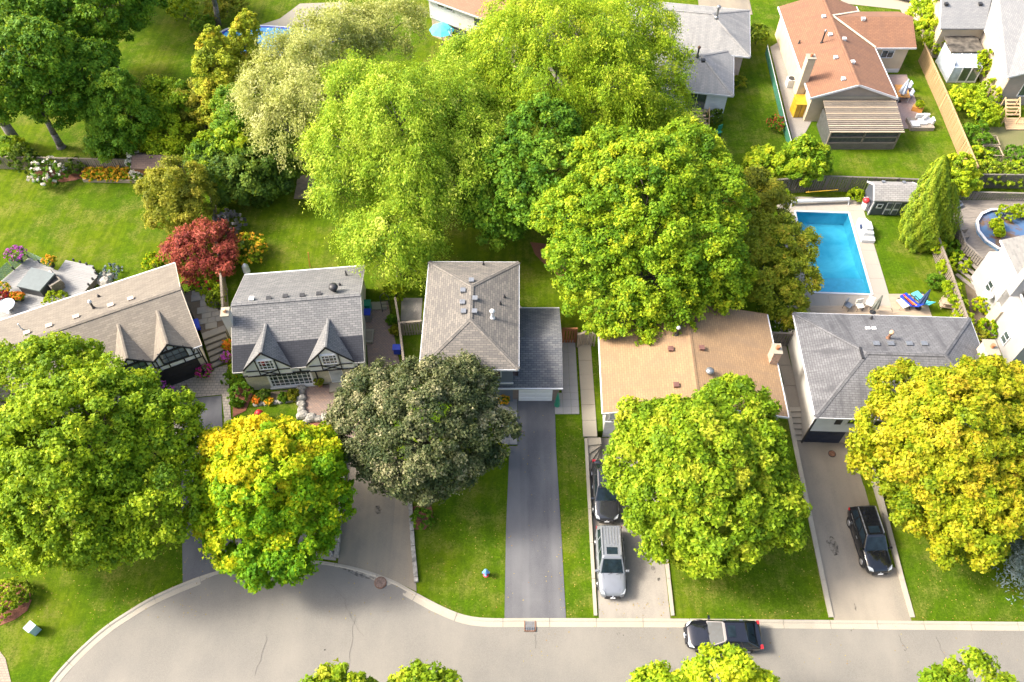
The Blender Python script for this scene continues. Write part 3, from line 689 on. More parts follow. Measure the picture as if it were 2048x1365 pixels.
lf_willowp = leafmat('leaf_willow_pale', [(.19, .22, .05), (.34, .37, .09), (.50, .51, .16), (.64, .62, .28)])
lf_willowy = leafmat('leaf_willow_yellow', [(.085, .17, .008), (.20, .33, .010), (.37, .48, .018), (.57, .59, .05)])
lf_dark = leafmat('leaf_dark_green', [(.025, .065, .012), (.06, .13, .014), (.12, .20, .02), (.20, .27, .03)], .3)
lf_mid = leafmat('leaf_mid_green', [(.028, .095, .008), (.075, .19, .010), (.15, .29, .016), (.28, .39, .025)], .35)
lf_olive = leafmat('leaf_olive', [(.09, .115, .012), (.19, .215, .016), (.31, .305, .024), (.42, .35, .035)], .35)
lf_rust = leafmat('leaf_rust_olive', [(.085, .125, .008), (.18, .24, .012), (.30, .33, .018), (.41, .31, .03)], .35)
lf_cedar = leafmat('leaf_cedar', [(.07, .13, .008), (.15, .235, .010), (.26, .34, .014), (.38, .41, .03)], .2)
lf_cedary = leafmat('leaf_cedar_yellow', [(.14, .20, .014), (.28, .35, .018), (.45, .47, .025), (.60, .44, .04)], .25)
lf_spruce = leafmat('leaf_blue_spruce', [(.06, .10, .095), (.13, .185, .18), (.22, .28, .275), (.33, .38, .37)], .1)
lf_red = leafmat('leaf_red_maple', [(.09, .014, .016), (.24, .035, .03), (.42, .085, .055), (.58, .19, .11)], .25)
lf_greyp = leafmat('leaf_grey_purple', [(.06, .06, .06), (.11, .105, .105), (.18, .17, .165), (.26, .25, .22)], .15)
lf_ygreen = leafmat('leaf_yellow_green', [(.09, .18, .006), (.22, .34, .008), (.39, .48, .012), (.57, .54, .02)], .3)
# ------------------------------------------------------------------ houses
rf_h1 = shingle('shingle_tan_grey', (.235, .205, .16), (.16, .14, .112), (.13, .11, .09))
rf_h2 = shingle('shingle_light_grey', (.225, .223, .215), (.15, .152, .15), (.06, .06, .065))
rf_h2d = shingle('shingle_charcoal', (.030, .034, .045), (.022, .025, .034), (.01, .011, .015))
rf_h3 = shingle('shingle_brown_grey', (.215, .192, .162), (.125, .115, .104), (.07, .066, .062))
rf_h3g = shingle('shingle_slate', (.17, .168, .165), (.095, .10, .11), (.045, .05, .058))
rf_h4 = shingle('shingle_tan', (.345, .225, .115), (.28, .18, .095), (.20, .125, .07), stain=(.19, .13, .085), stain_amt=.4, patch=.35)
rf_h5 = shingle('shingle_stained_grey', (.18, .18, .185), (.135, .135, .14), (.065, .065, .07), stain=(.055, .055, .06), stain_amt=.75)
rf_h6 = shingle('shingle_pale_mix', (.20, .195, .18), (.13, .128, .122), (.18, .175, .165))
rf_h7 = shingle('shingle_brown', (.29, .14, .075), (.235, .115, .065), (.13, .065, .04), stain=(.14, .075, .05), stain_amt=.45)
rf_h8 = shingle('shingle_silver', (.26, .26, .25), (.20, .205, .205), (.14, .14, .145))
rf_h9 = shingle('shingle_pale_grey', (.34, .325, .295), (.27, .265, .25), (.17, .17, .17), stain=(.15, .15, .15), stain_amt=.6)
rf_h10 = shingle('shingle_red_brown', (.36, .18, .11), (.28, .145, .09), (.22, .11, .075))
rf_shed = shingle('shingle_shed_grey', (.36, .345, .33), (.28, .27, .26), (.14, .135, .13))
def house(name, loc, label): return thing(name, loc, label, 'house')
def fascia(parent, a, b, mat=None, h=.16, w=.1, drop=.06):
    a = Vector(a); b = Vector(b); return MB().bar(a-Vector((0, 0, drop)), b-Vector((0, 0, drop)), w, h).build('gutter', mat or m_trim, parent)
def ridge_cap(parent, a, b, mat, w=.34):
    a = Vector(a); b = Vector(b); d = (b-a).normalized(); n = Vector((-d.y, d.x, 0)).normalized()*w/2; up = Vector((0, 0, .045)); dn = Vector((0, 0, -.05))
    mb = MB(); mb.slab([a+n+dn+up, b+n+dn+up, b+up, a+up], .05); mb.slab([b-n+dn+up, a-n+dn+up, a+up, b+up], .05); return mb.build('ridge_cap', mat, parent)
def vent(parent, p, mat, s=(.34, .34, .2), rot=0, n=None):
    mb = MB(); mb.box(Vector(p)+Vector((0, 0, s[2]*.35)), s, rot); mb.box(Vector(p)+Vector((0, 0, s[2]*.35+s[2]*.55)), (s[0]*1.12, s[1]*1.12, s[2]*.25), rot)
    return mb.build('roof_vent', mat, parent, bevel=.02)
def stack(parent, p, h, r, mat, cap=None, name='vent_pipe'):
    p = Vector(p); mb = MB(); mb.lathe(p-Vector((0, 0, .15)), [(r*1.9, 0), (r*1.6, .22), (r, .3), (r, h+.15)], 12); o = mb.build(name, mat, parent, smooth=False)
    if cap: MB().lathe(p+Vector((0, 0, h)), [(r*.9, 0), (r*1.7, .05), (r*1.8, .14), (r*1.2, .24), (r*.3, .29)], 14).build('cap', cap, o, smooth=True)
    return o
def chimney(parent, p, sx, sy, z0, z1, mat, rot=0, flue=None):
    p = Vector((p[0], p[1], 0)); mb = MB(); mb.box(p+Vector((0, 0, (z0+z1)/2)), (sx, sy, z1-z0), rot)
    o = mb.build('chimney', mat, parent)
    MB().box(p+Vector((0, 0, z1+.05)), (sx*1.14, sy*1.14, .1), rot).build('cap', m_walk, o)
    MB().lathe(p+Vector((0, 0, z1+.1)), [(.14, 0), (.14, .3), (.1, .3)], 12).build('flue', flue or m_terra, o); return o
def window(parent, p, ud, nd, w, h, cols=2, rows=1, pane=None, frame=None, fw=.07, name='window', proud=.05):
    """p: middle of the sill line on the wall face; ud along the wall, nd outwards"""
    p = Vector(p); ud = Vector(ud).normalized(); nd = Vector(nd).normalized(); up = Vector((0, 0, 1)); R = Matrix((ud, -nd, up)).transposed()
    mb = MB()
    for s in (-1, 1): mb.box(p+ud*(s*(w/2-fw/2))+up*(h/2)+nd*proud/2, (fw, proud+.05, h), R)
    for z in (fw/2, h-fw/2): mb.box(p+up*z+nd*(proud/2-.002), (w-2*fw+.002, proud+.05, fw), R)
    for i in range(1, cols): mb.box(p+ud*(-w/2+w*i/cols)+up*(h/2)+nd*(proud/2-.006), (.04, proud+.03, h-2*fw), R)
    for j in range(1, rows): mb.box(p+up*(h*j/rows)+nd*(proud/2-.012), (w-2*fw, proud+.015, .035), R)
    o = mb.build(name, frame or m_trim, parent)
    MB().box(p+up*(h/2)+nd*.008, (w-fw, .03, h-fw), R).build('pane', pane or m_glass, o)
    return o
def door(parent, p, ud, nd, w, h, mat, name='door', panels=0, handle=True, pm=None):
    p = Vector(p); ud = Vector(ud).normalized(); nd = Vector(nd).normalized(); up = Vector((0, 0, 1)); R = Matrix((ud, -nd, up)).transposed()
    o = MB().box(p+up*(h/2)+nd*.02, (w, .08, h), R).build(name, mat, parent)
    for j in range(panels):
        for i in range(2 if panels > 1 else 1):
            k = 2 if panels > 1 else 1
            MB().box(p+ud*((i-(k-1)/2)*w/k)+up*(h*(j+.5)/panels)+nd*.065, (w/k*.92, .02, h/panels*.86), R).build('panel', pm or mat, o)
    if handle: MB().box(p+ud*(w*.4)+up*(h*.47)+nd*.09, (.05, .06, .12), R).build('handle', m_metal, o)
    return o
def timber(parent, F, pts, w=.13, th=.06, v=-.03):
    """dark framing boards on a front face; pts in (u, z) pairs"""
    for (u0, z0, u1, z1) in pts:
        a = F.w(u0, v, z0); b = F.w(u1, v, z1); d = (b-a); L = d.length; x = d/L; n = Vector((F.s, -F.c, 0)); z = x.cross(-n).normalized()
        MB().box((a+b)/2, (L, th, w), Matrix((x, -n, z)).transposed()).build('timber', m_timber, parent)
def roof2(F, L, D, ze, zr, mat, parent, ov=(.0, .0), vr=None, lower=None, name='roof', cuts=()):
    """two planes, ridge along u; lower=(v, mat) gives a different shingle below v on the front"""
    vr = D/2 if vr is None else vr
    mb = MB(); k = lambda v: ze+(zr-ze)*(v/vr if v <= vr else (D-v)/(D-vr))
    v0 = lower[0] if lower else 0
    mb.slab([F.w(0, v0, k(v0)), F.w(L, v0, k(v0)), F.w(L, vr, zr), F.w(0, vr, zr)], .14)
    mb.slab([F.w(L, D, ze), F.w(0, D, ze), F.w(0, vr, zr), F.w(L, vr, zr)], .14)
    o = mb.build(name, mat, parent)
    if lower:                              # lower strip is left open where the dormers stand
        b0 = [0]; b1 = [0]
        for uc, hw, fv, vb in cuts:
            q = hw*(1-(v0-fv)/(vb-fv)); b0 += [uc-hw, uc+hw]; b1 += [uc-q, uc+q]
        b0.append(L); b1.append(L)
        for a0, c0, a1, c1 in zip(b0[::2], b0[1::2], b1[::2], b1[1::2]): MB().slab([F.w(a0, 0, ze), F.w(c0, 0, ze), F.w(c1, v0-.005, k(v0)), F.w(a1, v0-.005, k(v0))], .14).build('lower_roof', lower[1], o)
    return o, k
def hip(F, L, D, ze, zr, mat, parent, a, b, along='u', name='roof'):
    """ridge from a to b (local u or v), centred across"""
    c = [F.w(0, 0, ze), F.w(L, 0, ze), F.w(L, D, ze), F.w(0, D, ze)]
    if along == 'u': r = [F.w(a, D/2, zr), F.w(b, D/2, zr)]; pl = [[c[0], c[1], r[1], r[0]], [c[2], c[3], r[0], r[1]], [c[1], c[2], r[1]], [c[3], c[0], r[0]]]; hp = [(c[0], r[0]), (c[3], r[0]), (c[1], r[1]), (c[2], r[1])]
    else: r = [F.w(L/2, a, zr), F.w(L/2, b, zr)]; pl = [[c[0], c[1], r[0]], [c[2], c[3], r[1]], [c[1], c[2], r[1], r[0]], [c[3], c[0], r[0], r[1]]]; hp = [(c[0], r[0]), (c[1], r[0]), (c[2], r[1]), (c[3], r[1])]
    mb = MB()
    for p in pl: mb.slab(p, .14)
    o = mb.build(name, mat, parent)
    for p, q in hp+[(r[0], r[1])]: ridge_cap(o, p, q, mat)
    for i in range(4): fascia(o, c[i], c[(i+1) % 4], drop=.1)
    return o, pl
def wallbox(F, u0, u1, v0, v1, z0, z1, mat, parent, name='wall'): return MB().prism([F.xy(u0, v0), F.xy(u1, v0), F.xy(u1, v1), F.xy(u0, v1)], z0, z1).build(name, mat, parent)
def gable_end(F, u, v0, v1, ze, zr, mat, parent, th=.2):   # wall triangle under a ridge running along u
    vm = (v0+v1)/2; mb = MB(); A = [F.w(u-th/2, v0, ze), F.w(u-th/2, v1, ze), F.w(u-th/2, vm, zr)]; B = [F.w(u+th/2, v0, ze), F.w(u+th/2, v1, ze), F.w(u+th/2, vm, zr)]
    mb.face(A[::-1]); mb.face(B)
    for i in range(3): j = (i+1) % 3; mb.face([A[i], A[j], B[j], B[i]])
    return mb.build('gable_wall', mat, parent, merge=True)
def gable_end_v(F, v, u0, u1, ze, zr, mat, parent, th=.2):
    um = (u0+u1)/2; mb = MB(); A = [F.w(u0, v-th/2, ze), F.w(u1, v-th/2, ze), F.w(um, v-th/2, zr)]; B = [F.w(u0, v+th/2, ze), F.w(u1, v+th/2, ze), F.w(um, v+th/2, zr)]
    mb.face(A); mb.face(B[::-1])
    for i in range(3): j = (i+1) % 3; mb.face([A[i], B[i], B[j], A[j]])
    return mb.build('gable_wall', mat, parent, merge=True)
def dormer(F, uc, hw, zb, za, k_inv, mat, parent, face_v=.05, wmat=None, f=None, zr=None):
    """gable dormer flush with the front wall; za apex height; k_inv(z) gives v where main roof reaches z"""
    d = MB(); zr = zr or za; vb = k_inv(zr)+.05; f = face_v-.28 if f is None else f
    A = F.w(uc, f, za); B = F.w(uc, vb, zr)
    d.slab([F.w(uc-hw, f, zb), B, A], .1); d.slab([F.w(uc+hw, f, zb), A, B], .1)
    o = d.build('dormer', mat, parent); ridge_cap(o, A, B, mat, .26)
    w = hw-.1; mb = MB(); T = [F.w(uc-w, face_v, zb), F.w(uc+w, face_v, zb), F.w(uc, face_v, za-.12)]; Q = [p+Vector((-F.s, F.c, 0))*.3 for p in T]
    mb.face(T); mb.face(Q[::-1])
    for i in range(3): j = (i+1) % 3; mb.face([T[i], Q[i], Q[j], T[j]])
    mb.build('dormer_wall', wmat or m_whitelift, o, merge=True)
    for s in (-1, 1):
        a = F.w(uc+s*hw, f-.02, zb-.06); b = F.w(uc, f-.02, za-.06); MB().bar(a, b, .06, .13).build('bargeboard', m_timber, o)
    return o
# ---- H3: two-storey grey hip-roofed house with low garage wing
F3 = Fr(-6.46, 31.03, math.radians(-.4)); L3, D3 = 6.92, 9.95
h = house('two_storey_house', (-3, 36, .9), 'two-storey house with brown-grey hip roof, blue-grey siding and white garage door')
wallbox(F3, .4, L3-.4, .42, D3-.4, .4, 5.95, m_bluesid, h)
r3, pl3 = hip(F3, L3, D3, 6.0, 7.25, rf_h3, h, 3.45, 6.5, 'v')
west, east = pl3[3], pl3[2]
for px, py in ((926, 583), (925, 607), (927, 625)): vent(r3, onplane(px, py, *west[:3]), m_metal)
for px, py in ((950, 599), (949, 625)): vent(r3, onplane(px, py, *east[:3]), m_metal)
vent(r3, onplane(943, 563, *pl3[1][:3]), m_metal)
for px, py, hh in ((967, 530, .3), (1009, 595, .3), (1001, 609, .35)): stack(r3, onplane(px, py, *(pl3[1] if px == 967 else east)[:3]), hh, .06, m_dark)
stack(r3, onplane(985, 636, *east[:3]), .65, .11, m_white, m_white, 'flue')
F3g = Fr(.45, 31.2, math.radians(0)); LG, DG = 3.25, 7.45
wallbox(F3g, -.4, LG-.22, .42, DG-.3, .4, 3.12, m_brickwall, h, 'garage_wall')
rg, kg = roof2(F3g, LG, DG, 3.2, 4.45, rf_h3g, h, name='garage_roof')
MB().slab([F3g.w(-2.45, 0, 3.2), F3g.w(-.002, 0, 3.2), F3g.w(-.002, .9, 3.5), F3g.w(-2.45, .9, 3.5)], .13).build('porch_roof', rf_h3g, rg)
fascia(rg, F3g.w(-2.45, 0, 3.2), F3g.w(LG, 0, 3.2), h=.14); fascia(rg, F3g.w(0, DG, 3.2), F3g.w(LG, DG, 3.2), h=.14)
gable_end(F3g, LG-.3, .42, DG-.3, 3.1, 4.3, m_brickwall, h)
wallbox(F3g, -2.6, -.42, .55, .8, .4, 3.1, m_brickwall, h, 'porch_wall')
door(h, F3g.w(1.3, .40, .92), (1, 0, 0), (0, -1, 0), 2.5, 2.1, m_whitelift, 'garage_door', 4, False)
window(h, (-1.25, 31.42, 4.45), (1, 0, 0), (0, -1, 0), 1.0, 1.1, 1, 1, plain('rose_glass', (.16, .10, .10), .15, .3)); window(h, (-3.6, 31.42, 4.35), (1, 0, 0), (0, -1, 0), 1.4, 1.2, 2)
for x in (-.35, 2.9): MB().box((x, 31.5, 2.85), (.14, .14, .24)).build('wall_lamp', m_dark, h)
MB().bar((-2.4, 31.38, 3.62), (.1, 31.38, 3.62), .07, .14).build('sill_board', m_trim, h)
# ---- H2: tudor house with two front dormers
F2 = Fr(-20.5, 32.45, math.radians(5.87)); L2, D2 = 9.6, 9.5
h = house('tudor_house', (-16, 37, .9), 'grey-roofed tudor house with two black-and-white gables above pale stone')
wallbox(F2, .45, L2-.3, .45, D2-.3, -.2, 3.36, m_stonewall, h)
r2, k2 = roof2(F2, L2, D2, 3.4, 5.5, rf_h2, h, lower=(1.85, rf_h2d), cuts=[(2.5, 1.75, .1, 3.22), (7.1, 1.75, .1, 3.22)])
ridge_cap(r2, F2.w(0, D2/2, 5.5), F2.w(L2, D2/2, 5.5), rf_h2)
for u in (.5, L2-.35): gable_end(F2, u, .4, D2-.3, 3.36, 5.3, m_stonewall, h)
fascia(r2, F2.w(0, D2, 3.4), F2.w(L2, D2, 3.4)); m_pg = plain('pale_gutter', (.5, .48, .43), .5, .1)
for u0, u1 in ((0, .75), (4.25, 5.35), (8.85, L2)): fascia(r2, F2.w(u0, 0, 3.38), F2.w(u1, 0, 3.38), m_pg, .12)
for u in (0, L2):
    for a, b in ((0, D2/2), (D2, D2/2)): fascia(r2, F2.w(u, a, 3.4), F2.w(u, b, 5.5), m_pg, h=.1, w=.05)
ki2 = lambda z: (z-3.4)/2.1*(D2/2)
nf2 = (F2.s, -F2.c, 0); ud2 = (F2.c, F2.s, 0)
for uc in (2.5, 7.1):
    d = dormer(F2, uc, 1.75, 3.45, 5.45, ki2, rf_h2, r2, .2, f=.1, zr=4.8)
    wallbox(F2, uc-1.64, uc+1.64, .2, .6, 2.42, 3.46, m_whitelift, d, 'dormer_base')
    window(d, F2.w(uc+.02, .18, 3.2), ud2, nf2, 1.2, 1.2, 4, 3, m_glass, m_whitelift, .1)
    timber(d, F2, [(uc-1.6, 3.1, uc-.66, 3.1), (uc+.7, 3.1, uc+1.6, 3.1), (uc-1.65, 2.42, uc+1.65, 2.42), (uc-.68, 2.42, uc-.68, 4.4), (uc+.72, 2.42, uc+.72, 4.4), (uc-.62, 2.5, uc+.66, 3.04), (uc-.62, 3.04, uc+.66, 2.5), (uc-.68, 3.1, uc+.72, 3.1)], .06, .06, .15)
wallbox(F2, .5, L2-.35, .3, .6, 2.45, 3.3, m_whitelift, h, 'frieze'); timber(h, F2, [(.5, 2.4, L2-.3, 2.4), (4.75, 2.4, 4.75, 3.3), (9.1, 2.4, 9.1, 3.3)], .12, .08, .24)
window(h, F2.w(3.75, .44, .42), ud2, nf2, 3.3, 1.85, 9, 4, m_glass, m_whitelift, .15)
wallbox(F2, 2.0, 5.5, .28, .44, .26, .42, m_trim, h, 'window_sill')
door(h, F2.w(7.2, .43, .42), ud2, nf2, 1.0, 1.9, m_whitelift, 'door', 1, True, m_pale)
MB().box(F2.w(8.45, .40, 1.6), (.5, .1, .3), F2.a).build('mailbox', m_white, h)
MB().bar(F2.w(5.75, .36, .2), F2.w(5.75, .36, 3.2), .09, .09).build('downspout', m_timber, h)
wallbox(F2, 6.5, 9.0, -.45, .42, .1, .42, m_walk, h, 'porch_step')
back2 = (F2.w(L2, D2, 3.4), F2.w(0, D2, 3.4), F2.w(0, D2/2, 5.5)); fr2 = (F2.w(0, 0, 3.4), F2.w(L2, 0, 3.4), F2.w(L2, D2/2, 5.5))
vent(r2, onplane(504, 600, *back2), m_white)
for px, py in ((538, 598), (571, 594), (605, 592), (638, 589)): vent(r2, onplane(px, py, *back2), m_dark, (.34, .3, .14), F2.a)
tv = onplane(669, 583, *back2); MB().lathe(tv-Vector((0, 0, .1)), [(.13, 0), (.13, .3), (.3, .42), (.36, .6), (.3, .78), (.1, .86)], 14).build('turbine_vent', m_dark, r2, smooth=True)
stack(r2, onplane(680, 571, *back2), .25, .07, m_dark); stack(r2, onplane(693, 551, *back2), .5, .06, m_dark)
c = onplane(458, 640, *fr2); chimney(r2, (F2.w(-.15, 3.55).x, F2.w(-.15, 3.55).y), .55, .75, 1.0, 6.05, m_stucco, F2.a, plain('copper', (.75, .45, .28), .4, .1, 3, .5))
# ---- H1: long tan-grey roof on the left, turned house with tudor garage front
A1 = math.radians(26.2); L1, D1 = 22.0, 9.05
F1 = Fr(-23.06-L1*math.cos(A1), 34.53-L1*math.sin(A1), A1)
h = house('tudor_bungalow', (-31, 35, .9), 'long tan-grey roofed tudor house set at an angle with timbered gables over a garage')
wallbox(F1, .3, L1-.35, .45, D1-.3, -.2, 3.95, m_stonewall, h)
r1, k1 = roof2(F1, L1, D1, 4.0, 5.7, rf_h1, h, lower=(2.0, rf_h1), cuts=[(L1-13.8, 1.42, .04, 3.5), (L1-4.95, 1.42, .04, 3.5), (L1-2.1, 1.42, .04, 3.5)])
ridge_cap(r1, F1.w(0, D1/2, 5.7), F1.w(L1, D1/2, 5.7), rf_h1)
gable_end(F1, L1-.4, .4, D1-.3, 3.9, 5.5, m_stonewall, h)
fascia(r1, F1.w(0, D1, 4), F1.w(L1, D1, 4)); [fascia(r1, F1.w(a_, 0, 3.98), F1.w(b_, 0, 3.98), h=.12) for a_, b_ in ((0, L1-15.25), (L1-12.35, L1-6.4), (L1-.65, L1))]
for a, b in ((0, D1/2), (D1, D1/2)): fascia(r1, F1.w(L1, a, 4.0), F1.w(L1, b, 5.7), plain('tan_trim', (.5, .42, .33), .6, .05), .14, .05)
ki1 = lambda z: (z-4.0)/1.7*(D1/2)
nf1 = (F1.s, -F1.c, 0); ud1 = (F1.c, F1.s, 0)
for uc in (L1-2.1, L1-4.95, L1-13.8):
    d = dormer(F1, uc, 1.42, 4.02, 5.3, ki1, rf_h1, r1, .16, f=.04)
    window(d, F1.w(uc, .14, 3.15), ud1, nf1, 1.9, 1.3, 4, 2, m_glassb, m_timber, .1)
    timber(d, F1, [(uc-1.3, 2.6, uc-1.3, 4.0), (uc+1.3, 2.6, uc+1.3, 4.0), (uc-.2, 4.5, uc-.2, 5.0), (uc+.3, 4.5, uc+.3, 4.8), (uc-.95, 4.5, uc+.95, 4.5)], .08, .06, .10)
wallbox(F1, L1-6.6, L1-.38, .18, .5, 2.55, 3.95, m_whitelift, h, 'timbered_wall')
timber(h, F1, [(L1-6.6, 3.08, L1-.38, 3.08), (L1-6.6, 2.55, L1-.38, 2.55), (L1-.45, 2.55, L1-.45, 3.9), (L1-.85, 3.08, L1-.5, 3.9)]+[(L1-u, 2.55, L1-u, 3.08) for u in (1.6, 2.7, 3.5, 4.4, 5.4)], .08, .06, .13)
door(h, F1.w(L1-2.35, .42, .22), ud1, nf1, 3.1, 2.25, m_blackd, 'garage_door', 4, False)
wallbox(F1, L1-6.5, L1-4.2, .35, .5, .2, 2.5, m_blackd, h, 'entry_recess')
MB().bar(F1.w(L1-.35, .4, .2), F1.w(L1-.35, .3, 3.9), .09, .09).build('downspout', m_timber, h)
bk1 = (F1.w(L1, D1, 4), F1.w(0, D1, 4), F1.w(0, D1/2, 5.7))
stack(r1, onplane(198, 594, *bk1), .25, .07, m_dark); stack(r1, onplane(188, 617, *bk1), .65, .08, m_dark, m_white, 'flue')
for px, py in ((262, 599), (222, 612), (153, 635), (99, 653), (55, 667)): vent(r1, onplane(px, py, *bk1), plain('tan_vent', (.45, .36, .29), .6, .1), (.4, .3, .15), A1)
stack(r1, onplane(45, 660, *bk1), .7, .05, m_white)
# ---- H4: tan bungalow under the maples
F4 = Fr(6.33, 28.6, math.radians(-1.4)); L4, D4 = 12.95, 9.1
h = house('tan_bungalow', (12.8, 33, .9), 'bungalow with broad tan shingle roof between two leafy maples')
wallbox(F4, .35, L4-.35, .5, D4-.4, -.2, 3.95, m_stucco, h)
mb = MB(); mb.slab([F4.w(0, D4, 4), F4.w(0, 0, 4), F4.w(L4/2, 0, 5.35), F4.w(L4/2, D4, 5.35)], .14); mb.slab([F4.w(L4, 0, 4), F4.w(L4, D4, 4), F4.w(L4/2, D4, 5.35), F4.w(L4/2, 0, 5.35)], .14)
r4 = mb.build('roof', rf_h4, h); ridge_cap(r4, F4.w(L4/2, 0, 5.35), F4.w(L4/2, D4, 5.35), rf_h4)
for v in (.6, D4-.5): gable_end_v(F4, v, .4, L4-.4, 3.9, 5.15, m_stucco, h)
for u in (0, L4): fascia(r4, F4.w(u, 0, 4), F4.w(u, D4, 4), h=.13, w=.12)
for v in (0, D4):
    for u in (0, L4): fascia(r4, F4.w(u, v, 4), F4.w(L4/2, v, 5.35), m_trim if v == 0 else rf_h4, .18, .05)
w4 = (F4.w(0, D4, 4), F4.w(0, 0, 4), F4.w(L4/2, 0, 5.35)); e4 = (F4.w(L4, 0, 4), F4.w(L4, D4, 4), F4.w(L4/2, D4, 5.35))
for px, py in ((1341, 700), (1352, 772)): vent(r4, onplane(px, py, *w4), m_brown)
for px, py in ((1394, 641), (1403, 698)): vent(r4, onplane(px, py, *e4), m_brown)
stack(r4, onplane(1353, 670, *w4), .75, .09, m_dark, m_white, 'flue')
q = onplane(1418, 748, *e4); MB().lathe(q-Vector((0, 0, .1)), [(.12, 0), (.14, .3), (.3, .4), (.3, .52), (.1, .62)], 12).build('turbine_vent', m_metal, r4, smooth=True)
q = onplane(1541, 722, *e4); chimney(r4, (q.x+.15, q.y+.1), .58, .8, .5, 5.4, plain('pink_brick', (.43, .30, .23), .85, .2, 6), F4.a)
door(h, F4.w(1.6, .48, .0), (1, 0, 0), (0, -1, 0), 2.5, 2.2, m_white, 'garage_door', 4, False); window(h, F4.w(.95, .5, 2.4), (1, 0, 0), (0, -1, 0), .7, 1.3, 1, 1, m_pale)
window(h, F4.w(7.5, .5, 2.2), (1, 0, 0), (0, -1, 0), 3, 1.5, 3)
MB().bar(F4.w(2.1, .42, 2.2), F4.w(2.1, .42, 3.9), .35, .07).build('shutter', m_brown, h)
# ---- H5: white two-level house with stained grey hip roof
F5 = Fr(20.95, 28.02, math.radians(-2.2)); L5, D5 = 13.2, 9.15
h = house('white_house', (27.5, 32.5, 0), 'white house with stained dark grey hip roof and black garage door below')
wallbox(F5, .5, L5-.4, .75, D5-.4, -.2, 4.45, m_stucco, h)
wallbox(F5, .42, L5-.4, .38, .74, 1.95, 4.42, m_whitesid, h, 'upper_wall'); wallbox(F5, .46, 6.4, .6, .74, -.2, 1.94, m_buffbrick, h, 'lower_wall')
r5, pl5 = hip(F5, L5, D5, 4.5, 6.0, rf_h5, h, 4.0, 9.4, 'u')
g = MB(); a = F5.w(3.98, D5/2, 6.03); g.face([F5.w(3.45, D5/2-.75, 5.75), F5.w(3.45, D5/2+.75, 5.75), F5.w(3.9, D5/2, 6.08)]); 
MB().prism([F5.xy(3.55, D5/2-.5), F5.xy(3.7, D5/2-.5), F5.xy(3.7, D5/2+.5), F5.xy(3.55, D5/2+.5)], 5.6, 5.98).build('gablet_vent', m_dark, r5)
bk5 = pl5[1][:3]
for px in (1751, 1780, 1817, 1847): vent(r5, onplane(px, 689, *bk5), m_metal, (.42, .32, .16))
for px in (1735, 1747): vent(r5, onplane(px, 658, *bk5), m_white, (.3, .22, .1))
stack(r5, onplane(1742, 638, *bk5), .3, .07, m_dark); stack(r5, onplane(1776, 677, *bk5), .6, .1, m_rust, plain('rust_cap', (.55, .36, .22), .7, .2), 'flue')
q = F5.w(12.6, 5.2); chimney(r5, (q.x+.5, q.y+.3), .8, 1.2, 1.0, 5.7, m_buffbrick, F5.a)
n5 = (F5.s, -F5.c, 0); u5 = (F5.c, F5.s, 0)
door(h, F5.w(1.85, .62, .02), u5, n5, 2.6, 1.85, m_navy, 'garage_door', 4, False)
for u, mt in ((2.0, m_dark), (4.75, m_dark)): MB().box(F5.w(u, .36, 3.6), (.45, .07, 1.1), F5.a).build('shutter', mt, h)
window(h, F5.w(3.4, .38, 3.1), u5, n5, 1.7, 1.0, 2); window(h, F5.w(9.0, .38, 3.0), u5, n5, 2.2, 1.2, 3)
MB().bar(F5.w(.36, .4, .2), F5.w(.36, .4, 4.3), .1, .1).build('downspout', m_dark, h)
wallbox(F5, 4.4, 6.3, -.1, .6, -.1, .16, m_walk, h, 'door_step')
# ---- H6: white house cut by the right edge
F6 = Fr(38.1, 34.4, math.radians(-.6))
h = house('white_side_house', (42, 39, .9), 'bright white house with pale mottled roofs and tall chimney by the path')
m_h6 = plain('bright_render', (.33, .325, .315), .85, .05, 1.0); wallbox(F6, .3, 10, .3, 9.2, .4, 4.3, m_h6, h)
mb = MB(); mb.slab([F6.w(.9, 5.3, 5.2), F6.w(.9, 9.6, 5.2), F6.w(4.5, 9.6, 6.6), F6.w(4.5, 5.3, 6.6)][::-1], .14); mb.slab([F6.w(4.5, 9.6, 6.6), F6.w(9, 9.6, 5.2), F6.w(9, 5.3, 5.2), F6.w(4.5, 5.3, 6.6)], .14)
r6 = mb.build('upper_roof', rf_h6, h); wallbox(F6, 1.15, 9, 5.5, 9.3, 4.2, 5.15, m_h6, h, 'upper_wall')
mb = MB(); mb.slab([F6.w(1.0, 2.0, 4.5), F6.w(9, 2.0, 4.5), F6.w(9, 5.25, 5.3), F6.w(1.0, 5.25, 5.3)], .14); r6b = mb.build('lower_roof', rf_h6, h)
mb = MB(); mb.slab([F6.w(1.6, -.3, 3.6), F6.w(9, -.3, 3.6), F6.w(9, 1.95, 4.2), F6.w(1.6, 1.95, 4.2)], .14); mb.build('porch_roof', rf_h6, h)
for a, b, z in (((.9, 5.3), (.9, 9.6), 5.2), ((1.0, 2.0), (1.0, 5.2), 4.6)): fascia(h, F6.w(*a, z), F6.w(*b, z), h=.14)
q = F6.xy(.75, 4.9); chimney(h, q, .9, .75, .5, 6.9, m_h6, F6.a); wallbox(F6, .1, .75, 4.0, 5.0, .5, 3.0, m_buffbrick, h, 'chimney_foot')
for v, z in ((6.8, 2.2), (2.2, 1.5)): window(h, F6.w(.28, v, z), (0, 1, 0), (-1, 0, 0), .8, 1.1, 1, 2, m_glass)
MB().tube(F6.w(.3, 6.0, 2.6), F6.w(-.1, 5.9, 2.9), .03).build('dish_arm', m_metal, h); MB().lathe(F6.w(-.25, 5.85, 2.7), [(.05, 0), (.3, .08), (.42, .2), (.40, .21)], 14).build('satellite_dish', m_white, h, smooth=True)
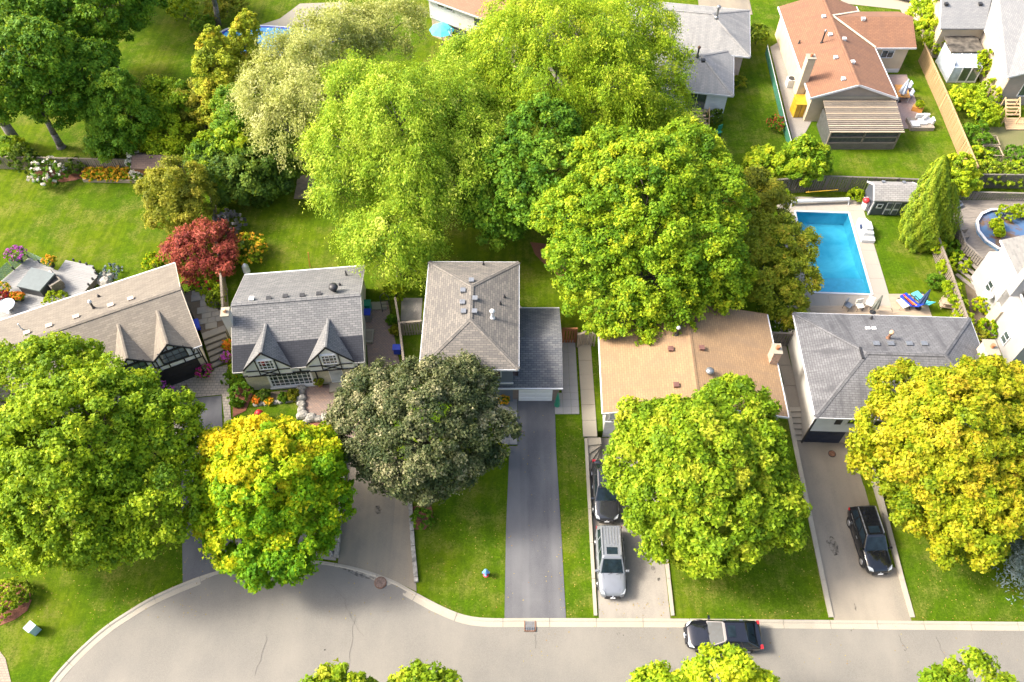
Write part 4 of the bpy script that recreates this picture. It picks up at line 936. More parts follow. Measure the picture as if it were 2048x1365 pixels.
# ---- shed with grey roof by the pool
FS = Fr(31.75, 51.0, math.radians(-2)); h = thing('garden_shed', (33.6, 52, .9), 'small grey shed with shingled gable roof and white-trimmed doors by the pool', 'shed')
m_shed = siding('slate_siding', (.075, .085, .105), .14)
wallbox(FS, .15, 3.85, .15, 2.35, .8, 2.75, m_shed, h); rs, ks = roof2(FS, 4.0, 2.5, 2.75, 3.55, rf_shed, h)
for u in (.2, 3.8): gable_end(FS, u, .15, 2.35, 2.7, 3.45, m_shed, h)
for u in (0, 4.0):
    for a in (0, 2.5): fascia(rs, FS.w(u, a, 2.75), FS.w(u, 1.25, 3.55), h=.14, w=.05)
ns = (FS.s, -FS.c, 0); us = (FS.c, FS.s, 0)
for u in (1.62, 2.3): 
    d = door(h, FS.w(u, .15, .95), us, ns, .62, 1.65, m_shed, 'door', 1, False, m_trim); MB().box(FS.w(u, .03, 1.3), (.42, .06, .55), FS.a).build('door_panel', m_shed, d); MB().box(FS.w(u, .03, 2.12), (.42, .06, .6), FS.a).build('door_panel', m_shed, d)
for u in (.8, 3.2): window(h, FS.w(u, .15, 1.75), us, ns, .5, .5, 1, 1, m_dark)
for u in (.17, 3.83): MB().box(FS.w(u, .13, 1.8), (.12, .08, 1.9), FS.a).build('corner_board', m_trim, h)
for u in (1.1, 2.9): vent(rs, FS.w(u, 1.9, 3.2), m_metal, (.25, .25, .1))
# ---- brown-roofed shed at the left fence
q = G(322, 352); FB = Fr(q.x-1.9, q.y-.9, math.radians(-3)); h = thing('garden_shed', (q.x, q.y, .9), 'little brown-roofed wooden shed half hidden by the olive tree', 'shed')
wallbox(FB, .15, 3.6, .15, 2.0, .8, 2.6, m_redwood, h); roof2(FB, 3.75, 2.2, 2.6, 3.3, shingle('shingle_dark_brown', (.17, .11, .085), (.13, .085, .07), (.07, .05, .04)), h)
# ---- H7: brown-roofed house top right
F7 = Fr(28.55, 63.6, 0); L7, D7 = 8.4, 15.6
h = house('brown_roofed_house', (33, 71, .9), 'beige house with orange-brown gable roof and screened porch')
wallbox(F7, .4, L7-.35, .45, D7-.4, .5, 3.95, m_stuccob, h)
mb = MB(); mb.slab([F7.w(0, D7, 4), F7.w(0, 0, 4), F7.w(L7/2, 0, 5.5), F7.w(L7/2, D7, 5.5)], .14); mb.slab([F7.w(L7, 0, 4), F7.w(L7, D7, 4), F7.w(L7/2, D7, 5.5), F7.w(L7/2, 0, 5.5)], .14)
r7 = mb.build('roof', rf_h7, h); ridge_cap(r7, F7.w(L7/2, 0, 5.5), F7.w(L7/2, D7, 5.5), rf_h7)
gable_end_v(F7, .5, .45, L7-.4, 3.9, 5.3, m_greystucco, h); gable_end_v(F7, D7-.5, .45, L7-.4, 3.9, 5.3, m_stuccob, h)
for u in (0, L7): fascia(r7, F7.w(u, 0, 4), F7.w(u, D7, 4))
for u in (0, L7): fascia(r7, F7.w(u, 0, 4), F7.w(L7/2, 0, 5.5), h=.2, w=.06)
wallbox(F7, L7-.3, 12.1, 8.5, 14.0, .5, 3.9, m_stuccob, h, 'wing_wall'); wallbox(F7, L7+.5, 12.0, 8.42, 8.5, .5, 1.3, m_white, h, 'wing_base')
mb = MB(); mb.slab([F7.w(L7, 8.1, 4.05), F7.w(12.6, 8.1, 4.05), F7.w(12.6, 11.4, 5.45), F7.w(4.3, 11.4, 5.45)], .14); mb.slab([F7.w(12.6, 14.6, 4.05), F7.w(L7, 14.6, 4.05), F7.w(4.3, 11.4, 5.45), F7.w(12.6, 11.4, 5.45)], .14)
r7w = mb.build('wing_roof', rf_h7, h); gable_end(F7, 12.0, 8.5, 14.0, 3.9, 5.2, m_stuccob, h)
pale = plain('valley_metal', (.62, .56, .42), .5, .1)
for a, b in ((F7.w(L7+.02, 8.1, 4.1), F7.w(4.45, 11.3, 5.55)), (F7.w(L7+.02, 14.6, 4.1), F7.w(4.45, 11.5, 5.55))): MB().bar(a, b, .22, .06).build('valley', pale, r7)
fascia(r7w, F7.w(L7, 8.1, 4.03), F7.w(12.6, 8.1, 4.03))
w7 = (F7.w(0, D7, 4), F7.w(0, 0, 4), F7.w(L7/2, 0, 5.5)); e7 = (F7.w(L7, 0, 4), F7.w(L7, D7, 4), F7.w(L7/2, D7, 5.5))
for px, py in ((1647, 35), (1660, 71), (1671, 117), (1686, 160)): vent(r7, onplane(px, py, *w7), m_white)
for px, py in ((1688, 80), (1705, 126)): vent(r7, onplane(px, py, *e7), m_white)
q = onplane(1726, 40, F7.w(L7, 8.1, 4.05), F7.w(12.6, 8.1, 4.05), F7.w(12.6, 11.4, 5.45)); vent(r7w, q, m_white)
stack(r7, onplane(1643, 86, *w7), 1.2, .08, m_dark, m_metal, 'flue'); stack(r7, onplane(1598, 87, *w7), .35, .07, m_dark)
q = onplane(1606, 162, *w7); chimney(r7, (q.x, q.y), .75, .75, 2.5, 6.6, m_stuccob, 0)
window(h, F7.w(10.1, 8.5, 2.6), (1, 0, 0), (0, -1, 0), 1.3, .95, 2, 1, m_glass)
aw = MB(); aw.slab([F7.w(L7-.1, 6.2, 2.6), F7.w(L7+1.0, 6.2, 2.5), F7.w(L7+.9, 8.4, 2.5), F7.w(L7-.1, 8.4, 3.3)], .08); aw.build('awning', m_white, h)
# screened porch
P7 = Fr(30.1, 60.0, 0); pw, pd = 6.5, 3.6
pr = MB(); m_corr = siding('ribbed_sheet', (.26, .24, .185), .42, False, 1.0)
MB().slab([P7.w(-.2, -.2, 3.05), P7.w(pw+.2, -.2, 3.05), P7.w(pw+.2, pd+.1, 3.75), P7.w(-.2, pd+.1, 3.75)], .06).build('porch_roof', m_fencedk, h)
for k_ in range(16):
    v_ = -.2+k_*.245; z_ = 3.09+.7*(k_*.245)/3.9; MB().bar(P7.w(-.25, v_, z_), P7.w(pw+.25, v_, z_), .16, .05).build('slat', m_fence if k_ % 3 else m_deckwarm, h)
for u in (0, pw/2, pw): 
    MB().box(P7.w(u, 0, 1.95), (.14, .14, 2.1)).build('porch_post', m_fence, h)
for z in (.95, 1.65, 2.3, 2.95): MB().bar(P7.w(0, -.02, z), P7.w(pw, -.02, z), .1, .1).build('porch_rail', m_fence, h)
m_screen = plain('insect_screen', (.075, .078, .075), .6, .25, 4)
wallbox(P7, .07, pw-.07, .06, .1, 1.7, 2.9, m_screen, h, 'screen'); wallbox(P7, -.02, .03, .1, pd-.1, .9, 2.95, m_screen, h, 'screen'); wallbox(P7, pw-.03, pw+.02, .1, pd-.1, .9, 2.95, m_screen, h, 'screen')
for u in np.arange(.08, pw-.05, .16): MB().box(P7.w(u, -.09, 1.25), (.14, .025, .72)).build('board', m_fencedk, h)
# ---- H8: silver-roofed house with sunroom, far right top
h = house('silver_roofed_house', (49, 72, .9), 'house with silver-grey roofs, lean-to sunroom and new timber steps')
mb = MB(); mb.slab([(44.1, 74.2, 4.6), (48.7, 74.2, 4.6), (50.9, 80, 6.6), (45.5, 80.5, 6.6)], .14); mb.slab([(48.7, 74.3, 4.62), (48.1, 66.1, 4.6), (54.5, 66.1, 6.9), (54.5, 79, 6.9), (51, 79.7, 6.62)], .14); mb.slab([(45.5, 80.5, 6.6), (51, 79.8, 6.6), (52, 86, 4.6), (46, 86, 4.6)], .14)
r8 = mb.build('roof', rf_h8, h); fascia(r8, (48.7, 74.2, 4.55), (48.1, 66.1, 4.55), m_trim); fascia(r8, (48.1, 66.1, 4.55), (54.5, 66.1, 6.85), m_trim, .16, .06); fascia(r8, (44.1, 74.2, 4.55), (45.5, 80.5, 6.55), m_trim)
MB().prism([(48.75, 66.6), (58, 66.6), (58, 80), (49.1, 80)], .5, 4.5).build('wall', m_greystucco, h); MB().prism([(44.6, 74.6), (49, 74.6), (49, 85), (45.6, 85)], .5, 4.5).build('wall', m_stuccob, h)
MB().prism([(48.55, 67.2), (48.74, 66.7), (49.08, 73.6), (48.9, 73.6)], .6, 4.4).build('side_wall', m_stuccob, h)
for px in (1892, 1960): vent(r8, onplane(px, 10, (44.1, 74.2, 4.6), (48.7, 74.2, 4.6), (50.9, 80, 6.6)), m_dark)
MB().prism([(44.9, 71.7), (48.3, 71.7), (48.4, 74.4), (45.0, 74.4)], 3.45, 3.6).build('flat_roof', plain('tar_gravel', (.11, .095, .075), .95, .5, 1.5), h)
MB().prism([(45.1, 70.3), (48.1, 70.3), (48.1, 74), (45.1, 74)], .5, 1.1).build('sunroom_base', m_white, h)
for k in range(4): MB().bar((45.1+k*.95, 70.3, 2.7), (45.1+k*.95, 71.7, 3.4), .1, .1).build('sunroom_bar', m_trim, h)
for k in range(3): MB().slab([(45.17+k*.95, 70.3, 2.68), (45.98+k*.95, 70.3, 2.68), (45.98+k*.95, 71.7, 3.38), (45.17+k*.95, 71.7, 3.38)], .03).build('roof_pane', m_pale, h)
for k in range(4): MB().box((45.12+k*.95, 70.3, 1.75), (.1, .1, 1.9)).build('sunroom_bar', m_trim, h)
for k in range(3): MB().box((45.6+k*.95, 70.33, 1.85), (.82, .04, 1.6)).build('pane', (m_pale, m_glass, m_glass)[k], h)
MB().prism([(45.08, 70.4), (45.14, 70.4), (45.14, 73.9), (45.08, 73.9)], 1.1, 3.2).build('side_pane', m_pale, h)
window(h, (51.5, 66.6, 2.0), (1, 0, 0), (0, -1, 0), 2.2, 2.0, 2, 1, m_glass)
# ---- H9: pale grey hip roofs behind the willow
A9 = math.radians(-9.5); F9 = Fr(21.27-9*math.cos(A9), 64.0-9*math.sin(A9), A9)
h = house('grey_hip_house', (19, 70, .9), 'white-sided house with two pale grey hip roofs half hidden by the golden willow')
wallbox(F9, .5, 8.55, .5, 8.5, .5, 3.95, m_whitesid, h); hip(F9, 9, 7.6, 4.0, 5.5, rf_h9, h, 3.2, 5.6, 'u')
F9b = Fr(*F9.xy(-3, 6.4), A9); wallbox(F9b, .5, 13.0, .5, 8.0, .5, 3.95, plain('pink_wall', (.5, .38, .32), .85, .08), h, 'rear_wall')
rr9, pl9 = hip(F9b, 13.6, 8.4, 4.15, 5.9, rf_h9, h, 4.2, 9.4, 'u', 'rear_roof')
for px, py in ((1382, 126), (1406, 123)): vent(h, onplane(px, py, F9.w(0, 7.6, 4), F9.w(9, 7.6, 4), F9.w(5.6, 3.8, 5.5)), m_dark)
stack(h, onplane(1395, 112, F9.w(0, 7.6, 4), F9.w(9, 7.6, 4), F9.w(5.6, 3.8, 5.5)), .8, .09, m_dark, m_rust, 'flue'); stack(h, onplane(1433, 35, *pl9[1][:3]), 1.0, .13, m_metal, m_metal, 'flue')
n9 = (F9.s, -F9.c, 0); u9 = (F9.c, F9.s, 0)
window(h, F9.w(5.7, .5, 1.55), u9, n9, 1.9, 2.1, 2, 1, m_glass)
# ---- H10: brown roof, white storey top middle
A10 = math.radians(-32); q = U(862, 0, 5.6); F10 = Fr(q.x-1.0*math.cos(A10), q.y-1.0*math.sin(A10), A10)
h = house('brown_white_house', (F10.w(5, 4).x, F10.w(5, 4).y, .9), 'house with red-brown roof over white upper storey beyond the willows')
wallbox(F10, .5, 13, .45, 7.5, .5, 3.2, m_buffbrick, h, 'lower_wall'); wallbox(F10, .4, 13.1, .35, 7.6, 3.2, 5.55, m_white, h, 'upper_wall')
r10, _ = roof2(F10, 13.5, 8, 5.6, 7.2, rf_h10, h); fascia(r10, F10.w(0, 0, 5.58), F10.w(13.5, 0, 5.58))
n10 = (F10.s, -F10.c, 0); u10 = (F10.c, F10.s, 0)
for u in (2.0, 3.1): window(h, F10.w(u, .35, 4.85), u10, n10, .95, .5, 1, 1, m_glass)
for u in (6.6, 7.7): window(h, F10.w(u, .35, 4.2), u10, n10, .95, 1.0, 1, 1, m_glass)
door(h, F10.w(4.0, .43, .95), u10, n10, 2.2, 2.1, m_blackd, 'patio_door', 1, False, m_glass)
# ------------------------------------------------------------------ the trees
# front gardens
px_tree('maple_tree', 'huge green maple shading the lawn left of the yellow maple', 175, 915, 7.5, 0, 0, lf_green, r0=.38, leaf=.18, per=36,
  lobes=[(150,900,8.4,5.2,3.9),(150,880,9.5,4.2,3.2),(40,790,8.0,3.6,3.0),(110,770,8.2,3.2,2.8),(210,830,8.8,3.4,2.8),(300,880,7.6,3.2,2.8),(325,990,6.6,2.8,2.6),(270,1020,5.8,3.0,2.5),(130,1010,7.0,3.8,3.0),(20,950,7.4,3.8,3.0),(-60,880,7.2,3.6,3.0),(40,1030,5.2,3.2,2.2),(180,1045,5.0,2.8,2.1)])
px_tree('maple_tree', 'bright yellow maple beside the cul-de-sac kerb', 540, 985, 5.6, 0, 0, lf_yellow, r0=.24, grad=(-.16, .22, .10),
  lobes=[(535,955,6.6,3.6,3.0),(480,930,6.2,2.5,2.2),(600,935,6.2,2.6,2.2),(455,1000,5.2,2.2,2.1),(625,1000,5.2,2.3,2.1),(490,1060,4.4,2.4,2.0),(590,1065,4.2,2.4,2.0),(540,1085,3.8,2.4,1.9),(535,905,6.4,1.9,1.5),(530,1135,2.8,1.1,1.0),(580,1125,3.0,1.0,.9)])
px_tree('maple_tree', 'dark bronze-leaved maple in front of the two-storey grey house', 850, 865, 5.6, 0, 0, lf_purple, r0=.28, leaf=.15, per=50,
  lobes=[(850,850,6.4,4.5,3.4),(850,820,7.6,3.3,2.6),(760,800,6.6,2.4,2.1),(915,800,6.8,2.4,2.0),(740,865,5.8,2.2,2.0),(955,870,5.6,2.3,2.0),(800,915,5.2,2.6,2.2),(900,915,5.2,2.3,2.0),(850,945,4.2,2.0,1.7),(930,760,6.2,1.4,1.2),(715,830,5.8,1.6,1.4)])
px_tree('maple_tree', 'lime-green maple over the driveway of the silver car', 1395, 960, 5.8, 0, 0, lf_lime, r0=.28,
  lobes=[(1410,930,6.8,4.1,3.3),(1400,905,8.0,3.3,2.7),(1310,870,6.8,2.3,2.0),(1470,830,7.0,2.3,2.0),(1490,910,6.6,2.5,2.3),(1520,1010,5.4,2.3,2.1),(1275,930,5.8,2.0,1.8),(1330,990,5.6,2.6,2.2),(1430,1040,5.2,2.9,2.3),(1410,1075,4.0,2.2,1.7),(1330,1055,4.2,1.8,1.6),(1540,1060,4.0,1.6,1.5)])
px_tree('maple_tree', 'golden-yellow maple in front of the white house', 1910, 910, 5.8, 0, 0, lf_gold, r0=.28,
  lobes=[(1910,890,6.8,4.3,3.4),(1900,850,8.2,3.3,2.7),(1820,800,6.8,2.3,2.0),(1960,800,7.4,2.6,2.2),(1790,880,6.2,2.4,2.0),(2010,900,6.6,3.0,2.4),(1870,950,5.6,2.7,2.2),(1770,930,5.2,1.7,1.5),(1950,1000,5.2,2.9,2.3),(1930,1070,3.8,2.1,1.7),(2050,1000,5.2,2.6,2.2),(1850,1010,4.4,2.0,1.6),(2060,820,7,2.6,2.2)])
# across the street, only their tops reach into view
for (px, py, lab) in ((675, 1442, 'small lime treetop across the street opposite the yellow maple'), (842, 1440, 'rounded lime treetop across the street opposite the hydrant'), (1960, 1462, 'lime treetop across the street opposite the black crossover')):
    px_tree('maple_tree', lab, px, py, 6.0, 2.4 if px < 1900 else 3.1, 2.1, lf_lime, 6, r0=.16)
px_tree('maple_tree', 'leafy green treetop covering the side of the black car parked on the street', 1430, 1535, 6.2, 5.0, 2.6, lf_ygreen, 8, r0=.22)
# back gardens
px_tree('maple_tree', 'big bright green maple overhanging the tan roof', 1300, 440, 8.0, 0, 0, lf_bright, r0=.36, leaf=.18, per=36,
  lobes=[(1310,430,9.2,5.2,4.3),(1300,370,11.6,3.8,3.2),(1220,330,10.2,2.8,2.6),(1370,320,10.2,2.9,2.6),(1180,420,9.4,3.0,2.8),(1420,400,9.6,2.9,2.7),(1240,470,8.6,3.6,3.0),(1390,490,8.6,3.4,3.0),(1170,520,7.2,2.8,2.5),(1310,560,7.0,3.2,2.6),(1430,560,6.2,2.4,2.3),(1200,590,5.6,2.4,2.0),(1260,630,4.9,2.2,1.6),(1345,620,5.4,2.0,1.6),(1120,430,8.2,1.7,2.0)])
w = [(800,220,12,3.6,3.2),(710,190,10.8,3.0,2.8),(880,200,10.8,3.2,2.8),(700,290,9.6,3.2,2.8),(940,290,9.2,2.9,2.7),(810,320,9.4,3.6,3.0),(690,370,7.4,2.3,2.4),(830,390,7.4,3.0,2.6),(920,370,7.4,2.5,2.4)]
c = at_px(805, 330, 6); willow('willow_tree', 'tall yellow-green weeping willow behind the two grey-roofed houses', (c[0], c[1], .9), [(tuple(at_px(a, b, z)), r, q) for a, b, z, r, q in w], lf_willow, .4, 2.1)
w = [(590,130,10.6,3.0,2.6),(540,190,9.6,2.6,2.6),(620,200,10,2.9,2.6),(570,260,8.0,2.5,2.6),(640,90,9.4,3.0,2.4),(700,60,8.6,3.0,2.2),(780,50,8.2,3.0,2.2)]
c = at_px(600, 230, 5); willow('willow_tree', 'pale silvery willow left of the tall yellow-green one', (c[0], c[1], .9), [(tuple(at_px(a, b, z)), r, q) for a, b, z, r, q in w], lf_willowp, .35, 1.9)
w = [(1110,70,12.5,3.9,3.2),(1020,110,11.2,3.4,3.0),(1200,90,11.6,3.7,3.0),(1270,50,10.4,3.3,2.8),(1100,160,10.6,3.8,3.0),(1220,180,9.8,3.6,3.0),(1310,130,9.2,2.7,2.6),(1320,210,7.4,2.4,2.4),(1010,190,9.2,2.8,2.6),(1290,250,6.8,2.3,2.2),(1040,30,9.2,3.0,2.4)]
c = at_px(1150, 170, 6); willow('willow_tree', 'wide golden willow beside the pale grey hip roof', (c[0], c[1], .9), [(tuple(at_px(a, b, z)), r, q) for a, b, z, r, q in w], lf_willowy, .42, 1.9)
w = [(950,130,9.8,2.9,2.6),(975,215,8.8,2.8,2.6),(955,290,7.2,2.4,2.4),(1000,270,7.6,2.2,2.2),(930,200,9.0,2.4,2.4)]
c = at_px(960, 230, 5); willow('willow_tree', 'middle green willow filling the gap between the tall and golden ones', (c[0], c[1], .9), [(tuple(at_px(a, b, z)), r, q) for a, b, z, r, q in w], lf_willow, .3, 1.8)
w = [(1180,235,8.2,2.6,2.4),(1240,260,7.4,2.4,2.2),(1340,265,6.4,2.2,2.2),(1130,230,8.6,2.2,2.2)]
c = at_px(1220, 260, 5); willow('willow_tree', 'low golden willow tucked behind the bright maple top', (c[0], c[1], .9), [(tuple(at_px(a, b, z)), r, q) for a, b, z, r, q in w], lf_willowy, .25, 1.8)
w = [(790,470,6.8,2.2,2.3),(735,470,5.8,1.9,2.0),(840,490,5.4,1.6,2.0),(770,520,4.8,1.7,1.8),(825,540,4.0,1.3,1.6)]
c = at_px(790, 510, 3.4); willow('willow_tree', 'small drooping green willow at the lawn corner behind the two-storey house', (c[0], c[1], .9), [(tuple(at_px(a, b, z)), r, q) for a, b, z, r, q in w], lf_willow, .2, 2.4, drop=1.3)
px_tree('maple_tree', 'dark green maple between the willows and the bright maple', 1050, 330, 6.5, 0, 0, lf_mid, r0=.3, leaf=.21, per=27,
  lobes=[(1080,270,9.6,2.9,2.6),(1020,330,8.4,2.6,2.4),(1110,340,8.6,2.7,2.5),(1060,400,7.0,2.6,2.3),(980,410,5.8,2.3,2.0),(1000,450,4.4,2.0,1.6),(950,340,7.0,2.0,2.0)])
px_tree('ornamental_tree', 'rusty olive tree leaning over the rectangular pool', 1550, 520, 4.2, 0, 0, lf_rust, r0=.18, leaf=.21, asp=.6,
  lobes=[(1555,490,5.2,2.0,1.7),(1500,500,5.2,1.9,1.7),(1590,490,4.8,1.5,1.4),(1530,560,4.4,2.1,1.7),(1590,545,4.0,1.5,1.4),(1560,600,3.0,1.7,1.3),(1500,470,5.0,1.4,1.2)])
px_tree('ornamental_tree', 'dull olive tree between the bright maple and the pool fence', 1515, 400, 4, 0, 0, lf_olive, r0=.16, leaf=.22, asp=.6,
  lobes=[(1510,385,5.2,1.7,1.5),(1480,420,4.6,1.6,1.4),(1545,410,4.2,1.4,1.3)])
px_tree('ornamental_tree', 'airy olive tree beside the brown roofed garden shed', 350, 395, 3.8, 0, 0, lf_olive, r0=.16, leaf=.19, asp=.6,
  lobes=[(352,365,5.2,1.9,1.6),(322,385,4.4,1.5,1.4),(390,388,4.4,1.5,1.4),(345,425,3.4,1.7,1.4),(385,428,3.2,1.4,1.3),(358,450,2.4,1.3,1.1)])
px_tree('japanese_maple', 'round red Japanese maple beside the tan-roofed tudor house', 400, 500, 2.6, 0, 0, lf_red, r0=.14, leaf=.2, asp=.5, rc=.42, per=55,
  lobes=[(402,500,2.9,1.85,1.35),(402,482,3.6,1.7,1.2),(368,500,3.0,1.3,1.1),(435,492,3.2,1.4,1.1),(385,525,2.4,1.5,1.1),(428,522,2.4,1.5,1.1),(408,470,3.2,1.2,1.0)])
# wooded gardens top left
for (lab, mt, px, py, z, lob) in (
  ('tall green tree standing nearest the leaning trunk by the fence', lf_mid, 50, 170, 8, [(60,110,11,3.4,3.0),(10,160,9.5,3.2,2.8),(100,175,8.6,2.6,2.4),(40,195,7.6,2.4,2.2),(0,90,11,3.4,3.0)]),
  ('massive green tree at the edge of the shaded mown lawn', lf_mid, 180, 20, 9, [(180,10,10.5,4.0,3.4),(240,40,8.0,2.6,2.4),(120,20,10.5,3.8,3.2),(205,-50,12,4.4,3.6),(255,5,9.5,3.0,2.6),(170,80,8.2,2.8,2.4),(60,20,11,3.6,3.2)]),
  ('deep shaded green tree between the lawn and the white-post garden', lf_mid, 150, 160, 6.5, [(165,135,8.4,2.6,2.4),(185,165,6.8,2.1,2.0),(145,185,6.4,2.4,2.1),(120,150,8,2.6,2.4),(115,215,5.2,1.9,1.7)])):
    px_tree('broadleaf_tree', lab, px, py, z, 0, 0, mt, lobes=lob, r0=.32, leaf=.21, per=26, bark=m_barkgrey)
for lab, bx, by in (('tall tree beyond the shaded lawn with its crown above the willow tops', 150, 0), ('second tall tree behind the massive lawn tree', 235, 45)):
    q = G(bx, by); tree('broadleaf_tree', lab, (q.x, q.y, .9), auto_lobes((q.x, q.y, 11.5), 5.2, 5.0, 7), lf_mid, r0=.36, leaf=.3, per=14, bark=m_barkgrey)
px_tree('broadleaf_tree', 'upright blue-green young tree between lawn and garden fence', 238, 245, 4.4, 0, 0, lf_mid, r0=.15, asp=.7,
  lobes=[(235,195,7.2,1.9,2.2),(210,235,5.6,1.8,1.9),(262,235,5.6,1.9,1.9),(235,275,4.0,2.1,1.9),(215,290,3.2,1.6,1.4)])
px_tree('broadleaf_tree', 'round fresh green tree behind the vase-shaped bush', 328, 210, 4, 2.7, 2.4, lf_bright, 6, r0=.15)
px_tree('broadleaf_tree', 'orange-tinged small tree behind the green cedar', 395, 205, 4, 2.2, 2.2, lf_olive, 5, r0=.14, leaf=.22)
px_tree('broadleaf_tree', 'dark hedge tree in front of the cedars near the brown shed', 500, 345, 3.2, 0, 0, lf_dark, r0=.15,
  lobes=[(450,345,3.4,2.2,2.0),(510,340,4.0,2.4,2.0),(555,345,3.2,2.0,1.8),(470,375,2.4,2.0,1.5),(425,325,3.6,1.8,1.7)])
px_tree('broadleaf_tree', 'bushy mid-green tree at the foot of the yellow cedars', 450, 315, 3.6, 0, 0, lf_bright, r0=.15, leaf=.22,
  lobes=[(430,310,4.4,1.8,1.6),(470,300,4.8,2.0,1.8),(445,345,3.2,1.8,1.5),(420,345,2.6,1.5,1.3)])
shrub('vase_bush', 'bright vase-shaped bush with upright golden-green branches', 338, 280, 2.5, 2.4, lf_ygreen, .2, 40)
px_tree('broadleaf_tree', 'olive green tree among the dark corner trees', 90, 60, 7.5, 4.0, 3.4, lf_green, 7, r0=.3, leaf=.27, per=16)
def gz(px, py): p = G(px, py, 0, False); return p
for lab, mt, base, lob in (
  ('tall yellow-tipped cedar with its top below the blue pool', lf_cedary, (455, 225, 4), [(427,80,9.4,.8,1.2),(429,105,8.6,1.2,1.4),(436,135,7.6,1.5,1.6),(444,170,6.2,1.7,1.7),(452,205,4.8,1.8,1.7),(440,235,3.4,1.7,1.5)]),
  ('orange-tipped cedar beside the blue freeform pool', lf_cedary, (485, 110, 6), [(495,48,9.2,.8,1.2),(492,75,8.2,1.2,1.4),(486,105,6.8,1.5,1.6),(478,140,5.2,1.7,1.6),(488,175,3.6,1.7,1.5)]),
  ('green cedar rising behind the dark hedge tree', lf_mid, (478, 260, 5), [(470,215,6.6,1.3,1.6),(478,250,5.6,1.8,1.8),(490,285,4.2,2.1,1.8),(505,310,3.2,2.0,1.6)])):
    px_tree('cedar_tree', lab, *base, 0, 0, mt, lobes=lob, r0=.18, asp=.5, leaf=.26)
# leaning arborvitae columns by the pool garden
b = G(1832, 487, 0); tp = U(1890, 312, 10.2); conifer('arborvitae', 'fat tall clipped arborvitae column on the pool lawn', b, 9.3, 1.7, lf_cedar, (tp.x-b.x, tp.y-b.y), 26000, .17, col=True)
b = G(1876, 476, 0); tp = U(1904, 372, 6.8); conifer('arborvitae', 'shorter pointed arborvitae pressed against the fat column', b, 6.2, 1.35, lf_cedar, (tp.x-b.x, tp.y-b.y), 12000, .17, col=True)
px_tree('broadleaf_tree', 'loose yellow-green tree behind the arborvitae columns', 1905, 350, 3.0, 1.9, 1.8, lf_ygreen, 5, r0=.12, leaf=.2)
px_tree('broadleaf_tree', 'young green tree beside the weathered pool fence', 1612, 325, 3.4, 2.0, 2.0, lf_bright, 6, r0=.12, leaf=.21)
px_tree('broadleaf_tree', 'low bright bushy tree left of the young green tree', 1530, 330, 2.2, 1.9, 1.5, lf_ygreen, 5, r0=.1, leaf=.21)
c = U(2040, 1150, .2); conifer('spruce_tree', 'blue spruce with drooping branches at the lawn edge below the golden maple', (34.6, 19.3, .15), 7.5, 3.2, lf_spruce, n=14000, taper=.85, layers=11, r0=.18)
# trunks seen alone
for (lab, pb, pt, r) in (('slender bare grey trunk leaning over the far shaded lawn', (437, 50), (412, -70), .26), ('thick leaning bare trunk at the garden fence', (38, 290), (-60, 160), .42)):
    B = G(*pb); d = (U(pt[0], pt[1], 9)-B); t = thing('tree', B, lab, 'tree')
    MB().path([B-Vector((0, 0, .1)), B+d*.35+Vector((.1, 0, 0)), B+d*.7, B+d], [r*1.2, r, r*.85, r*.6], 10).build('trunk', m_barkgrey, t, smooth=True)
    e = B+d; L = auto_lobes(np.array(e)+np.array([0, 0, 1.5]), 3.2, 2.6, 5); P, N, T = crown_pts(L, 1.6, .7, 50)
    link_mesh('crown', leaf_mesh('crown', P, N, .3*nr.uniform(.7, 1.3, len(P)), .8, T, lf_mid), t)
# pale dead twigs standing out of the golden willow
for px, py, R_ in ((1132, 55, 1.7), (1200, 40, 1.5)):
    c = U(px, py, 13.2); mb = MB(); r_ = random.Random(px)
    for _ in range(170):
        d = Vector((r_.gauss(0, 1), r_.gauss(0, 1), abs(r_.gauss(0, 1))+.2)).normalized(); s_ = c+Vector((r_.uniform(-.5, .5), r_.uniform(-.5, .5), -1.6)); m_ = s_+d*R_*.6+Vector((0, 0, .5)); mb.tube(s_.lerp(m_, .4), m_, .03, .02, 3, False); mb.tube(m_, m_+(d+Vector((r_.uniform(-.5, .5), r_.uniform(-.5, .5), .2)))*R_*.45, .02, .008, 3, False)
    w_ = bpy.data.objects['willow_tree.002']; mb.build('dead_twigs', plain('dead_twig', (.42, .37, .33), .9, .15), w_)
